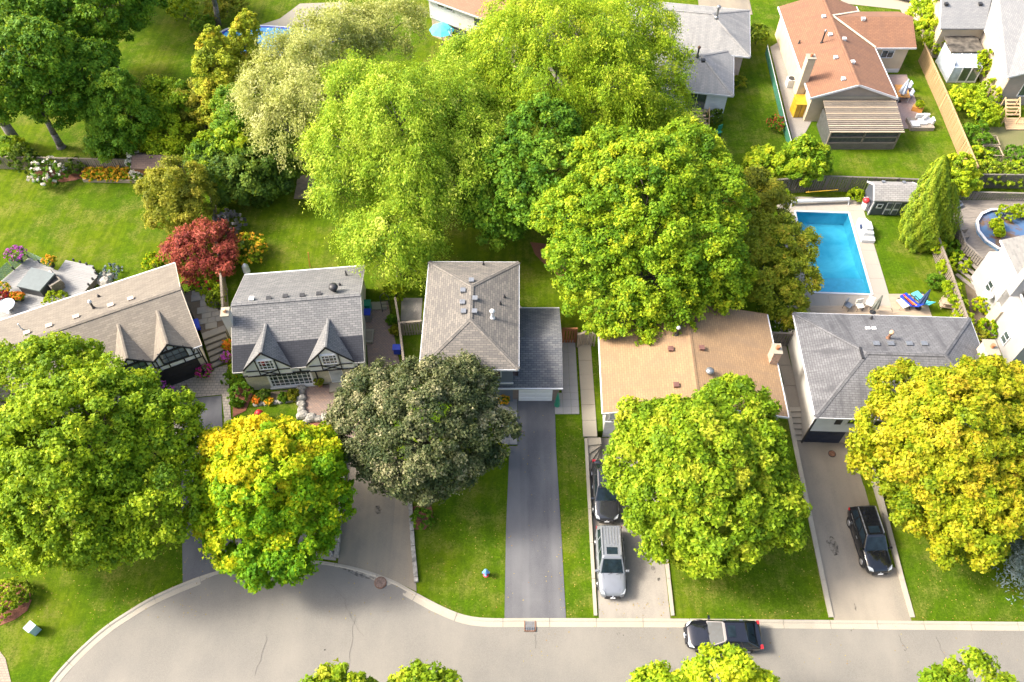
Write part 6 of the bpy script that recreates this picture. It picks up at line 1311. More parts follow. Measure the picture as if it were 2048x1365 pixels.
for a in (0.4, 2.0, 3.5, 5.1): MB().tube(p+Vector((0, 0, 1.9)), p+Vector((math.cos(a)*.9, math.sin(a)*.9, 2.2)), .025).build('arm', m_white, t)
# ------------------------------------------------------------------ freeform pool top left
sheet('patio', [W(445, 75, .9), W(560, 38, .9), W(600, 8, .9), W(690, 5, .9), W(720, 25, .9), W(640, 70, .9), W(470, 130, .9)], .03, m_walk, kind='structure')
c = U(555, 78, 1.0); t = thing('freeform_pool', c, 'freeform blue pool mostly hidden behind the pale willow', 'pool'); out = []
for i in range(28): a = i*6.283/28; r = 1+.16*math.sin(3*a+.6); out.append((c.x+6.4*r*math.cos(a), c.y+2.6*r*math.sin(a)))
MB().prism([(c.x+(x-c.x)*1.05, c.y+(y-c.y)*1.09) for x, y in out], .85, .97).build('coping', m_trim, t); MB().prism(out, .86, .985).build('liner_band', m_blue, t); MB().prism([(c.x+(x-c.x)*.95, c.y-.08+(y-c.y)*.9) for x, y in out], .87, 1.0).build('water', plain('bright_pool_blue', (.10, .42, .72), .08, .12, .8), t)
# ------------------------------------------------------------------ hot tub deck, left
zt = 1.5
deck('pale composite deck with the hot tub beside the lawn', [W(-60, 610, zt), W(0, 564, zt), W(58, 515, zt), W(103, 536, zt), W(116, 541, zt), W(132, 519, zt), W(186, 533, zt), W(195, 553, zt), W(168, 584, zt), W(60, 645, zt), W(-60, 690, zt)], zt, m_decklt, math.radians(-14), .17)
p = U(72, 566, zt); t = thing('hot_tub', p, 'hot tub with folded grey cover on the pale deck', 'hot tub'); F = Fr(*W(34, 574, 2.35), math.radians(-14)); 
A = [W(33, 573, 2.35), W(63, 535, 2.35), W(110, 547, 2.35), W(79, 583, 2.35)]; c = Vector((sum(a[0] for a in A)/4, sum(a[1] for a in A)/4, 0))
mid1 = ((A[0][0]+A[1][0])/2, (A[0][1]+A[1][1])/2); mid2 = ((A[2][0]+A[3][0])/2, (A[2][1]+A[3][1])/2)
sh = lambda P, s: [(c.x+(x-c.x)*s, c.y+(y-c.y)*s) for x, y in P]
m_cover = plain('grey_vinyl', (.12, .145, .145), .5, .08); MB().prism(sh(A, .95), zt, 2.22).build('cabinet', plain('tub_cabinet', (.06, .06, .065), .6, .2), t); MB().prism([A[0], mid1, mid2, A[3]], 2.22, 2.37).build('cover_half', m_cover, t, bevel=.05); MB().prism([mid1, A[1], A[2], mid2], 2.22, 2.36).build('cover_half', m_cover, t, bevel=.05)
p = U(98, 562, zt); t = thing('fire_table', p, 'dark side table with two cream trays beside the hot tub', 'table'); MB().box(p+Vector((0, 0, .3)), (.7, 1.3, .6), -.75).build('body', m_dark, t)
for s in (-.3, .3): MB().box(p+Vector((s*.68, s*.73, .64)), (.5, .5, .06), -.75).build('tray', m_cream, t)
p = U(116, 575, zt); t = thing('deck_sofa', p, 'brown wicker armchair next to the dark side table', 'armchair'); F = Fr(p.x, p.y, -.75); mw = plain('brown_wicker', (.16, .14, .11), .8, .25, 8)
MB().prism([F.xy(-.5, -.4), F.xy(.5, -.4), F.xy(.5, .4), F.xy(-.5, .4)], zt, zt+.45).build('seat', mw, t); MB().prism([F.xy(.35, -.45), F.xy(.52, -.45), F.xy(.52, .45), F.xy(.35, .45)], zt+.3, zt+.95).build('backrest', mw, t)
for v in (-.45, .45): MB().prism([F.xy(-.5, v-.06), F.xy(.5, v-.06), F.xy(.5, v+.06), F.xy(-.5, v+.06)], zt+.3, zt+.68).build('armrest', mw, t)
p = U(20, 622, zt); t = thing('round_table', p, 'round glass-topped table on the pale deck by the roof edge', 'table'); MB().lathe(p+Vector((0, 0, .7)), [(.7, 0), (.72, .04), (.7, .06)], 24).build('top', plain('table_glass', (.55, .60, .63), .1, .1), t); MB().lathe(p, [(.3, 0), (.08, .1), (.08, .7)], 12).build('pedestal', m_metal, t)
chair(8, 610, 2.4, 'grey sling chair at the round glass table', m_metal, zt)
gl = NT('rail_glass'); gl.col((.25, .38, .33)); gl.set(Roughness=.05, Alpha=.38); 
t = thing('glass_railing', U(30, 540, zt), 'green-tinted glass railing along the far deck edge', 'railing')
for a, b in (((-60, 612), (0, 565)), ((0, 565), (28, 540)), ((28, 540), (58, 516)), ((58, 516), (80, 526)), ((80, 526), (102, 536))):
    A, B = U(*a, zt), U(*b, zt); d = (B-A)*.03; MB().bar(A+d+Vector((0, 0, .55)), B-d+Vector((0, 0, .55)), .015, .95).build('glass_pane', gl.m, t); MB().box(A+Vector((0, 0, .2)), (.1, .1, .4)).build('clamp_post', m_dark, t)
for k, (px, py) in enumerate(((148, 522), (161, 526), (174, 530), (188, 538), (192, 548), (186, 560), (178, 571))):
    o = MB().box(U(px, py, zt)+Vector((0, 0, .12)), (.12, .12, .24)).build('deck_lamp', m_dark); props(o, 'small black post lamp along the rim of the pale deck', 'lamp', 'post lamps on the deck rim')
def pot(px, py, zb, r, h, pm, lm, fl, lab, plab, fn=60, R_=None):
    p = U(px, py, zb); t = thing('flower_pot', p, lab, 'pot'); MB().lathe(p, [(r*.7, 0), (r, h*.9), (r*1.05, h), (r*.8, h)], 14).build('pot', pm, t)
    shrub('potted_flowers', plab, 0, 0, R_ or r*1.5, (R_ or r*1.5)*.8, lm, .1, 26, flower=fl, fl_n=fn, fl_s=.1, pos=p+Vector((0, 0, h*.9)), cat='flowers')
pot(42, 524, zt, .3, .5, m_dark, lf_mid, m_pinkf, 'dark pot at the far corner of the pale deck', 'mauve petunias overflowing the deck corner pot', 160, .75)
pot(106, 533, zt, .25, .4, m_dark, lf_ygreen, m_yelf, 'dark trough pot beside the hot tub cover', 'yellow-green plant in the trough pot by the hot tub', 20, .5)
pot(14, 590, zt, .25, .4, m_blue, lf_ygreen, m_yelf, 'blue pot at the left deck edge', 'yellow-green plant in the blue deck pot', 25, .6); pot(14, 603, zt, .25, .35, m_dark, lf_red, m_redf, 'dark pot with red plant near the round glass table', 'dark red flowers next to the round glass table', 60, .5)
for px, k in ((34, 0), (45, 1)): pot(px, 601, zt, .2, .3, m_dark, lf_yellow, m_orangef, ('small pot holding the left orange marigolds', 'small pot holding the right orange marigolds')[k], ('left orange marigolds on the pale deck', 'right orange marigolds on the pale deck')[k], 90, .38)
shrub('garden_shrub', 'lime shrub poking above the tan-grey roof edge by the deck', 112, 600, .9, .9, lf_ygreen, .15, 40); shrub('garden_shrub', 'yellow-green shrub at the back corner of the tan-grey roof', 308, 525, .9, .9, lf_yellow, .17, 36)
for k, (px, py, s) in enumerate(((203, 562, .5), (212, 566, .6), (220, 556, .45), (208, 552, .4))):
    o = MB().lathe(G(px, py, -.05), [(s*.8, 0), (s, s*.35), (s*.6, s*.75), (s*.15, s*.85)], 7).build('rock', m_rock, bevel=.05); props(o, 'garden rock beside the pale deck and tan-grey roof', 'rock', 'rocks beside the pale deck')
shrub('garden_shrub', 'silvery ground plant behind the deck rocks', 220, 545, .9, .35, lf_spruce, .12, 30)
# ------------------------------------------------------------------ flagstone terrace and steps between the two tudor houses
zf = 1.62; t = thing('flagstone_terrace', U(420, 625, .9), None, None, kind='structure')
Q = [W(366, 588, zf), W(395, 572, zf), W(418, 572, zf), W(440, 600, zf), W(452, 650, zf), W(403, 668, zf)]
MB().prism(Q, -.1, zf-.06).build('bedding', m_soil, t)
def inside(x, y, P):
    r = False
    for i in range(len(P)):
        (x0, y0), (x1, y1) = P[i], P[(i+1) % len(P)]
        if (y0 > y) != (y1 > y) and x < (x1-x0)*(y-y0)/(y1-y0)+x0: r = not r
    return r
rs_ = random.Random(5); y = min(q[1] for q in Q)
FT = Fr(-25, 37, math.radians(14))
v = -4.0
while v < 6:
    hh = rs_.uniform(.45, .8); u = -4+rs_.uniform(0, .4)
    while u < 5:
        ww = rs_.uniform(.45, .95); cc = [FT.xy(u, v), FT.xy(u+ww-.03, v), FT.xy(u+ww-.03, v+hh-.03), FT.xy(u, v+hh-.03)]
        if all(inside(*q, Q) for q in cc): MB().prism(cc, zf-.08, zf+rs_.uniform(-.01, .01)).build('flagstone', m_flag, t)
        u += ww
    v += hh
t = thing('stone_steps', U(428, 700, .9), 'broad flagstone steps between the two tudor houses', 'steps')
for k in range(6):
    zz = zf-.06-.21*k; f0 = k/6; f1 = (k+1)/6
    a0 = Vector(W(403+22*f0, 668+68*f0, zz)); b0 = Vector(W(452, 650+72*f0, zz)); a1 = Vector(W(403+22*f1, 668+68*f1, zz)); b1 = Vector(W(452, 650+72*f1, zz))
    MB().prism([(a0.x, a0.y), (b0.x, b0.y), (b1.x, b1.y), (a1.x, a1.y)], -.1, zz).build('step', m_flag, t)
    for s in range(3):
        f = lambda p, q, k_: (p.x+(q.x-p.x)*k_, p.y+(q.y-p.y)*k_)
        e0, e1 = s/3+.01, (s+1)/3-.01; c_ = [f(a0, b0, e0), f(a0, b0, e1), f(a1, b1, e1), f(a1, b1, e0)]
        MB().prism(c_, zz, zz+.035+rs_.uniform(0, .012)).build('tread_stone', m_flag, t)
    MB().prism([(a1.x, a1.y), (b1.x, b1.y), (b1.x, b1.y-.05), (a1.x, a1.y-.05)], -.1, zz-.03).build('riser', plain('dark_riser', (.10, .095, .085), .9, .2), t)
t = thing('iron_gate', U(372, 583, zf), 'small black iron gate at the back of the flagstone terrace', 'gate'); A, B = U(361, 590, zf), U(385, 578, zf)
for z in (.1, 1.0): MB().bar(A+Vector((0, 0, z)), B+Vector((0, 0, z)), .03, .03).build('rail', m_dark, t)
for k in range(9): q = A.lerp(B, k/8); MB().tube(q, q+Vector((0, 0, 1.05)), .015, n=5).build('bar', m_dark, t)
o = MB().box(U(393, 650, 1.75), (.45, 1.0, .3), .4).build('recycling_box', m_blue); props(o, 'blue recycling box against the tan-grey tudor wall', 'box')
for px, py, R_, C_, m_, fl, lab in ((408, 568, 1.0, .8, lf_ygreen, m_redf, 'flowering yellow-green shrub behind the flagstone terrace'), (425, 585, .9, .8, lf_ygreen, None, 'lime ground shrub along the fence by the flagstones'), (432, 600, .7, 1.1, lf_cedar, None, 'upright evergreen against the fence by the flagstones'), (455, 690, .45, .5, lf_yellow, m_orangef, 'orange flowers edging the top of the flagstone steps'), (453, 715, .4, .4, lf_olive, m_pinkf, 'pink flowers edging the middle of the flagstone steps'), (468, 755, .8, .6, lf_mid, None, 'green ground cover left of the pale stone wall'), (480, 785, .9, .7, lf_mid, None, 'dense green shrub by the corner of the tudor house'), (472, 740, .6, .6, lf_ygreen, None, 'yellow-green shrub under the charcoal eave'), (470, 806, .35, .3, lf_mid, None, 'small clipped bush in the red mulch bed'), (480, 808, .28, .25, lf_mid, None, 'tiny clipped bush beside the small one in red mulch'), (527, 790, .45, .45, lf_dark, None, 'dark rounded shrub below the big grid window'), (567, 795, .4, .35, lf_mid, None, 'mid shrub below the big grid window'), (585, 790, .5, .4, lf_olive, None, 'spiky grass clump beside the boulder row'), (513, 800, .35, .25, lf_olive, m_orangef, 'dry orange plant in the stone-edged bed'), (538, 803, .3, .25, lf_ygreen, m_yelf, 'little yellow-flowered plant in the stone-edged bed')):
    shrub('garden_shrub' if fl is None else 'flowering_shrub', lab, px, py, R_, C_, m_, .13 if R_ < .5 else .17, 34, flower=fl, fl_n=40)
# boulders round the brick forecourt
for k, (px, py, s) in enumerate([(603, 779, .42), (601, 790, .45), (601, 800, .45), (604, 811, .4), (604, 822, .42), (607, 834, .5), (622, 839, .5), (637, 841, .42), (653, 838, .5), (668, 843, .42), (612, 846, .3), (684, 850, .4)]+[(512+i*10, 811-i*1.2, .28) for i in range(8)]):
    g_ = G(px, py, -.06); mb = MB(); r_ = random.Random(k)
    prof = [(s*.85, 0), (s*1.0, s*.4), (s*.8, s*.85), (s*.35, s*1.0)]; n = 8; ph = [r_.uniform(.78, 1.2) for _ in range(n)]
    R_ = [[g_+Vector((q*ph[i]*math.cos(i*.785), q*ph[i]*math.sin(i*.785)*.85, z*r_.uniform(.9, 1.1))) for i in range(n)] for q, z in prof]
    for A, B in zip(R_, R_[1:]):
        for i in range(n): mb.face([A[i], A[(i+1) % n], B[(i+1) % n], B[i]])
    mb.face(R_[-1]); o = mb.build('boulder', m_rock, merge=True, bevel=.04)
    props(o, 'pale boulder in the row around the brick forecourt' if k < 12 else 'low stone in the edging below the grid window', 'boulder', 'boulders around the brick forecourt' if k < 12 else 'edging stones below the grid window')
pot(641, 772, .25, .25, .45, m_pot, lf_rust, None, 'clay pot left of the white tudor door', 'rusty plant in the pot left of the white door'); pot(692, 758, .42, .2, .35, m_pot, lf_rust, None, 'clay pot right of the white tudor door', 'rusty plant in the pot right of the white door')
pot(1008, 808, 1.0, .26, .4, m_metal, lf_mid, m_yelf, 'grey pot by the brick garage pier', 'yellow chrysanthemums in the grey pot by garage', 110, .42); pot(414, 752, .25, .25, .35, m_dark, lf_mid, m_magenta, 'dark pot at the foot of the flagstone steps', 'magenta flowers at the foot of the flagstone steps', 50, .6)
shrub('flowering_shrub', 'purple flowering shrub beside the timbered garage', 318, 792, 1.1, .9, lf_mid, .14, 36, flower=m_pinkf, fl_n=110, fl_s=.12)
o = MB().lathe(G(523, 838, 0), [(.05, 0), (.05, .4), (.3, .55), (.34, .8), (.22, 1.0), (.03, 1.08)], 12).build('garden_ornament', m_red, smooth=True); props(o, 'red glass ball ornament on the little front lawn', 'ornament')
t = thing('folded_parasol', G(1114, 812), 'dark green folded parasol leaning at the garage corner', 'parasol'); MB().lathe(G(1114, 812), [(.22, .1), (.16, .9), (.03, 1.8)], 8).build('canopy', m_green, t)  # a folded parasol, carrying no lamp
# ------------------------------------------------------------------ side yard of the grey tudor house
sheet('patio', [W(729, 606, .9), W(776, 603, .9), W(782, 640, .9), W(800, 730, .9), W(735, 745, .9)], .03, m_brickpave, kind='structure')
t = thing('paver_row', U(750, 612, .9), None, None, kind='structure')
for k in range(4): MB().prism([W(728+k*11.5, 620, .95), W(739+k*11.5, 619, .95), W(738+k*11.5, 604, .95), W(727+k*11.5, 605, .95)], .88, .965).build('slab', m_walk, t)
sheet('gravel_bed', [W(803, 597, .9), W(845, 597, .9), W(842, 640, .9), W(801, 640, .9)], .03, m_gravel, kind='structure')
def bin_(px, py, m, lab, rot=0, s=(.55, .6, .95), lid=None, name='wheeled_bin', pit=True):
    p = G(px, py, .03, pit); t = thing(name, p, lab, 'bin'); MB().prism([(p.x-s[0]*.42, p.y-s[1]*.42), (p.x+s[0]*.42, p.y-s[1]*.42), (p.x+s[0]*.5, p.y+s[1]*.5), (p.x-s[0]*.5, p.y+s[1]*.5)], p.z, p.z+s[2]).build('body', m, t, bevel=.04); MB().box((p.x, p.y+.03, p.z+s[2]+.04), (s[0]*1.08, s[1]*1.08, .08)).build('lid', lid or m, t, bevel=.03)
    for dx in (-.22, .22): MB().tube((p.x+dx-.03, p.y+s[1]*.4, p.z+.08), (p.x+dx+.03, p.y+s[1]*.4, p.z+.08), .1, n=10).build('wheel', m_dark, t)
bin_(737, 640, m_metal, 'grey bin with blue lid beside the tudor house wall', lid=m_blue); bin_(737, 622, m_green, 'green bin behind the grey one at the tudor house')
bin_(795, 705, m_blue, 'blue recycling bin against the side yard fence', s=(.6, .5, .6)); bin_(1712, 893, m_blue, 'blue bin at the white house garage', s=(.6, .55, .8), pit=True)
p = G(735, 675); t = thing('side_step', p, 'dark side door step with mat and frame by the tudor house', 'step'); MB().box(p+Vector((0, 0, .12)), (1.0, 1.3, .24)).build('landing', m_walk, t); MB().box(p+Vector((0, 0, .26)), (.8, .9, .03)).build('mat', m_fence, t)
t = thing('trellis', G(774, 625), 'black arched trellis with climbing plants at the side yard', 'trellis'); p = G(774, 625)
for dx in (-.35, .35): MB().path([p+Vector((dx, 0, 0)), p+Vector((dx, .1, 1.9)), p+Vector((0, .15, 2.3))], .03, 5).build('leg', m_dark, t)
for z in (.5, 1.0, 1.5): MB().bar(p+Vector((-.35, .05, z)), p+Vector((.35, .05, z)), .03, .03).build('rung', m_dark, t)
for px, py, R_, C_, m_, lab in ((790, 582, .9, 1.0, lf_ygreen, 'yellow-green bush at the fence behind the brick side yard'), (783, 640, .4, .5, lf_mid, 'slim plant beside the black trellis'), (790, 660, .4, .4, lf_olive, 'straw-coloured plant along the side fence'), (1575, 655, .9, .8, lf_mid, 'round white-flowered bush behind the weathered gate'), (1545, 655, .6, .5, lf_mid, 'small leafy bush left of the white-flowered one'), (1712, 390, .7, .6, lf_ygreen, 'yellow-green bush in the pot at the pool fence'), (1565, 392, .7, .6, lf_ygreen, 'lime bush at the pool reel end'), (845, 1036, .75, .6, lf_mid, 'low flowering bush beside the stone edging'), (653, 862, .8, .5, lf_yellow, 'yellow perennial clump beside the brick forecourt rocks'), (668, 890, .7, .5, lf_ygreen, 'spiky lime grass clump beside the old driveway'), (1000, 905, .6, .5, lf_ygreen, 'lime bush at the edge of the porch slabs')):
    shrub('garden_shrub', lab, px, py, R_, C_, m_, .16, 36, flower=m_whitef if 'white-flowered bush' in lab else None, fl_n=16)
# left garden flowers
for px, py, R_, C_, lab in ((95, 348, 1.5, 1.1, 'wide white hydrangea in front of the garden fence'), (276, 328, .9, 1.3, 'tall white hydrangea beside the yellow flower bed'), (278, 350, .7, .7, 'low white hydrangea at the brown shed corner')): shrub('hydrangea', lab, px, py, R_, C_, lf_mid, .17, 36, flower=m_whitef, fl_n=26, fl_s=.2)
t = thing('bed_edging', G(220, 363), 'pale timber edging board along the yellow flower bed', 'edging'); a, b = G(168, 364), G(272, 366); MB().bar(a+Vector((0, 0, .15)), b+Vector((0, 0, .15)), .12, .34).build('board', m_deckwarm, t)
for k in range(5): shrub('black_eyed_susan', ('yellow daisies at the left end of the edged bed', 'yellow daisies second in the edged bed', 'yellow daisies in the middle of the edged bed', 'yellow daisies fourth in the edged bed', 'yellow daisies beside the tall hydrangea')[k], 182+k*19, 349, .75, .5, lf_ygreen, .14, 30, flower=m_yelf, fl_n=90, fl_s=.13)
shrub('black_eyed_susan', 'big round mass of golden daisies behind the grey tudor roof', 495, 500, 1.5, .9, lf_ygreen, .14, 34, flower=m_yelf, fl_n=150, fl_s=.15); shrub('hydrangea', 'lime-flowered hydrangea between red maple and golden daisies', 463, 495, 1.0, .9, lf_mid, .16, 34, flower=m_limef, fl_n=28, fl_s=.2)
shrub('smoke_bush', 'grey-purple smoke bush behind the red maple', 460, 448, 1.25, 1.3, lf_greyp, .15, 46); shrub('garden_shrub', 'dark clipped shrub in front of the garden fence left of hydrangea', 50, 320, 1.2, 1.6, lf_dark, .19, 40); shrub('garden_shrub', 'small evergreen before the fence right of the hydrangea', 152, 333, .9, .9, lf_dark, .17, 36)
shrub('garden_shrub', 'bright bush at the foot of the thick leaning trunk', 12, 300, 1.6, 1.3, lf_bright, .19, 36)
for px, py, R_, m_, lab in ((365, 20, 1.5, lf_ygreen, 'bright shrub in the far shaded lawn bed'), (405, 50, 1.3, lf_mid, 'shrub cluster by the slender grey trunk'), (450, 10, 2.2, lf_olive, 'large olive shrub at the end of the far lawn'), (215, 310, 1.2, lf_dark, 'dark shrub behind the garden fence'), (305, 318, 1.2, lf_dark, 'shaded shrub under the vase-shaped bush'), (525, 395, 1.0, lf_dark, 'dark ground shrub along the willow lawn edge')): shrub('garden_shrub', lab, px, py, R_, R_*.8, m_, .2, 34)
o = MB().prism([W(588, 398, .9), W(624, 398, .9), W(630, 352, .9), W(596, 352, .9)], .88, .96).build('garden_slab', plain('brown_slab', (.30, .22, .16), .9, .2)); props(o, kind='structure')
t = thing('ladder_frame', G(616, 505), 'slim orange wooden stake standing in the middle lawn', 'stake'); p = G(620, 535); MB().bar(p, U(616, 505, 2.6), .07, .07).build('stake', m_orange, t)
t = thing('kayak', G(492, 545), 'white kayak standing on end behind the grey tudor roof', 'kayak'); p = G(497, 552); q = U(488, 528, 2.4); MB().path([p, p.lerp(q, .4), p.lerp(q, .8), q], [.12, .3, .28, .05], 10).build('hull', m_white, t, smooth=True)
# front lawn left
for k, (px, py, R_, C_, m_, lab) in enumerate(((16, 1190, 1.0, .8, lf_ygreen, 'round golden clipped bush in the red mulch bed'), (42, 1188, .75, .7, lf_cedar, 'green clipped bush behind the golden ones in red mulch'), (2, 1215, .8, .6, lf_ygreen, 'low golden bush at the frame-side of the red mulch bed'))): shrub('clipped_bush', lab, px, py, R_, C_, m_, .13, 44)
p = G(72, 1262); t = thing('utility_box', p, 'pale blue-grey utility box standing on the front lawn', 'utility box'); R_ = Matrix.Rotation(-.55, 3, 'Z'); m_ut = plain('utility_green', (.36, .50, .52), .5, .08); MB().box(p+Vector((0, 0, .4)), (.5, .5, .8), -.55).build('body', m_ut, t, bevel=.02); MB().box(p+Vector((0, 0, .84)), (.56, .56, .08), -.55).build('lid', m_ut, t, bevel=.02); MB().box(p+Vector((-.13, -.21, .45)), (.02, .03, .3), -.55).build('latch', m_dark, t)
p = G(972, 1150); t = thing('fire_hydrant', p, 'red fire hydrant with light blue cap on the lawn', 'fire hydrant'); m_hy = plain('hydrant_red', (.55, .05, .06), .4, .1); m_hb = plain('hydrant_blue', (.18, .40, .75), .4, .08)
MB().lathe(p, [(.2, 0), (.2, .06), (.13, .08), (.13, .5)], 14).build('barrel', m_hy, t); MB().lathe(p+Vector((0, 0, .5)), [(.17, 0), (.18, .08), (.15, .2), (.06, .28), (.06, .34)], 14).build('bonnet', m_hb, t, smooth=True)
for a in (0, math.pi, -math.pi/2): d = Vector((math.cos(a), math.sin(a), 0)); MB().tube(p+Vector((0, 0, .42))+d*.1, p+Vector((0, 0, .42))+d*.25, .07, n=10).build('nozzle', m_hb, t)
# river stones under the yellow maple
rs2 = random.Random(3)
for k in range(70):
    px, py = rs2.uniform(606, 670), rs2.uniform(1085, 1112); s_ = rs2.uniform(.05, .14)
    o = MB().lathe(G(px, py, .01), [(s_*.8, 0), (s_, s_*.3), (s_*.6, s_*.65)], 6).build('river_stone', (m_rock, m_walk, m_metal)[k % 3]); props(o, 'rounded river stone in the bed by the kerb under yellow maple', 'stone', 'river stones by the kerb')
# fallen leaves
def litter(n, box, mat, name):
    px = nr.uniform(box[0], box[2], n); py = nr.uniform(box[1], box[3], n); P = []
    for a, b in zip(px, py): P.append(tuple(G(a, b, .05)))
    N = unit(np.array([0, 0, 1.0])+nr.normal(size=(n, 3))*.25); me = leaf_mesh(name, np.array(P), N, nr.uniform(.05, .10, n), .8, nr.random(n), mat); o = link_mesh(name, me, None); props(o, kind='stuff')
lf_fall = leafmat('fallen_leaf', [(.20, .12, .03), (.30, .22, .03), (.38, .30, .08), (.24, .10, .03)], .1)
for bx, n in (((0, 1090, 420, 1240), 260), ((850, 1000, 1010, 1235), 90), ((1118, 850, 1172, 1235), 120), ((1355, 1090, 1650, 1235), 160), ((1830, 1080, 2048, 1240), 160), ((420, 1125, 930, 1240), 50), ((1010, 820, 1130, 1235), 60), ((1190, 1195, 1345, 1235), 40), ((1000, 1250, 2048, 1330), 60), ((470, 420, 620, 560), 80)): litter(n, bx, lf_fall, 'fallen_leaves')
# ------------------------------------------------------------------ vehicles
def paint(name, c, rough=.25, metal=.3):
    s = NT(name); s.col(s.ramp(s.noise(3, 2), [(.3, tuple(x*.94 for x in c)), (.7, c)])); s.set(Roughness=rough, Metallic=metal, Coat_Weight=.9, Coat_Roughness=.04); return s.m
m_carglass = plain('car_glass', (.014, .024, .032), .02, .3); m_carglass.node_tree.nodes['Principled BSDF'].inputs['Specular IOR Level'].default_value = .3; m_tyre = plain('tyre', (.02, .02, .021), .85, .2); m_rim = plain('alloy', (.55, .56, .57), .3, .1, 5, .8)
m_lamp = plain('headlamp', (.38, .41, .43), .1, .1); m_tail = plain('tail_lamp', (.45, .02, .025), .2, .1); m_plate = plain('plate', (.75, .76, .78), .5, .05); m_cplast = plain('trim_black', (.025, .025, .027), .5, .15)
def car(name, label, loc, head, L, Wd, H, pm, kind='suv', belt=.98, rails=False, sunroof=True, plates=True, roofm=None):
    """head: direction the bonnet points"""
    loc = Vector(loc); t = thing(name, loc, label, 'car'); c, s = math.cos(head), math.sin(head)
    w = lambda x, y, z: Vector((loc.x+x*c-y*s, loc.y+x*s+y*c, loc.z+z))
    hw = Wd/2; gc = .20
    if kind == 'suv': cowl, rf, rr, tail = .21, .04, -.43, -.485; hood = .9*belt; dk = belt
    else: cowl, rf, rr, tail = .22, .03, -.27, -.43; hood = .88*belt; dk = belt*.98
    st = [(-.5, .74, .62*dk), (-.49, .86, .9*dk), (-.455, .945, dk), (-.38, .985, dk*1.0), (-.2, 1, belt), (.0, 1, belt), (cowl, .995, belt*.985), (.30, .985, hood*1.02), (.38, .96, hood*.97), (.45, .90, hood*.88), (.485, .80, hood*.76), (.5, .66, hood*.6)]
    mb = MB(); secs = []
    for x, f, z in st:
        y = hw*f; half = [(y*.86, gc), (y*.97, gc+.12), (y, gc+.32), (y*.985, z*.82), (y*.93, z*.97), (y*.72, z+.025), (y*.36, z+.045), (0, z+.05)]
        secs.append([w(x*L, a, b) for a, b in half]+[w(x*L, -a, b) for a, b in half[-2::-1]])
    k = len(secs[0])
    for A, B in zip(secs, secs[1:]):
        for i in range(k-1): mb.face([A[i], B[i], B[i+1], A[i+1]])
        mb.face([A[k-1], B[k-1], B[0], A[0]])
    mb.face(secs[0]); mb.face(secs[-1][::-1]); body = mb.build('body', pm, t, smooth=True, subsurf=1)
    # cabin shell and glazing
    wb, wt = hw*.90, hw*.69; z0 = belt-.03
    def ring(xf, xb, y, z): return [(xf*L, -y, z), (xf*L, y, z), (xb*L, y, z), (xb*L, -y, z)]
    b0 = ring(cowl, tail, wb, z0); t0 = ring(rf, rr, wt, H-.05); cr = ring(rf-.02, rr+.02, wt*.82, H)
    mb = MB(); B_ = [w(*p) for p in b0]; T_ = [w(*p) for p in t0]; C_ = [w(*p) for p in cr]
    for i in range(4): j = (i+1) % 4; mb.face([B_[i], B_[j], T_[j], T_[i]]); mb.face([T_[i], T_[j], C_[j], C_[i]])
    mb.face(C_); mb.build('roof', roofm or pm, t, merge=True, bevel=.04)
    def quad(i, j, a0, a1, h0, h1, off=.016):
        def pt(u, v): p = B_[i].lerp(B_[j], u); q = T_[i].lerp(T_[j], u); return p.lerp(q, v)
        P = [pt(a0, h0), pt(a1, h0), pt(a1, h1), pt(a0, h1)]; n = (P[1]-P[0]).cross(P[3]-P[0]).normalized(); cc = sum(P, Vector())/4
        if n.dot(cc-w(-.1*L, 0, H*.5)) < 0: n = -n
        m = MB(); Q = [p+n*off for p in P]; R = [p-n*.01 for p in P]; m.face(Q); m.face(R[::-1])
        for a in range(4): b = (a+1) % 4; m.face([R[a], R[b], Q[b], Q[a]])
        return m
    quad(0, 1, .07, .93, .06, .93).build('windscreen', m_carglass, t, merge=True); quad(2, 3, .1, .9, .3, .92).build('rear_window', m_carglass, t, merge=True)
    for (i, j, fl) in ((1, 2, 0), (3, 0, 1)):
        for a0, a1 in (((.10, .36), (.40, .66), (.70, .90)) if not fl else ((.10, .30), (.34, .60), (.64, .90))): quad(i, j, a0, a1, .2, .88).build('side_window', m_carglass, t, merge=True)
    if sunroof: MB().box(w((rf-.10)*L, 0, H+.006), (.10*L, wt*1.1, .025), head).build('sunroof', m_carglass, t)
    if rails:
        for sy in (-1, 1): MB().bar(w((rf-.04)*L, sy*wt*.93, H+.03), w((rr+.02)*L, sy*wt*.93, H+.03), .045, .05).build('roof_rail', m_rim, t)
        for k_ in range(5 if rails == 'ribbed' else 0): MB().bar(w((rf-.19)*L, (-2+k_)*wt*.3, H+.004), w((rr+.03)*L, (-2+k_)*wt*.3, H+.004), .05, .03).build('roof_rib', m_rim, t)
    for sy in (-1, 1):
        for x in (.16, -.075, -.30): MB().bar(w(x*L, sy*(hw*1.0), gc+.28), w((x-.012)*L, sy*(hw*.955), belt*.93), .012, .02).build('door_gap', m_cplast, t)
        for x in (-.03, -.255): MB().box(w(x*L, sy*(hw+.005), belt*.80), (.2, .03, .035), head).build('door_handle', m_rim, t)
        MB().bar(w(.19*L, sy*hw*.62, belt+.022), w(.43*L, sy*hw*.48, hood*.945), .012, .012).build('bonnet_crease', m_cplast, t)
        MB().bar(w(.28*L, sy*(hw+.003), gc+.1), w(-.27*L, sy*(hw+.003), gc+.1), .03, .14).build('sill', m_cplast, t)
    r = .345
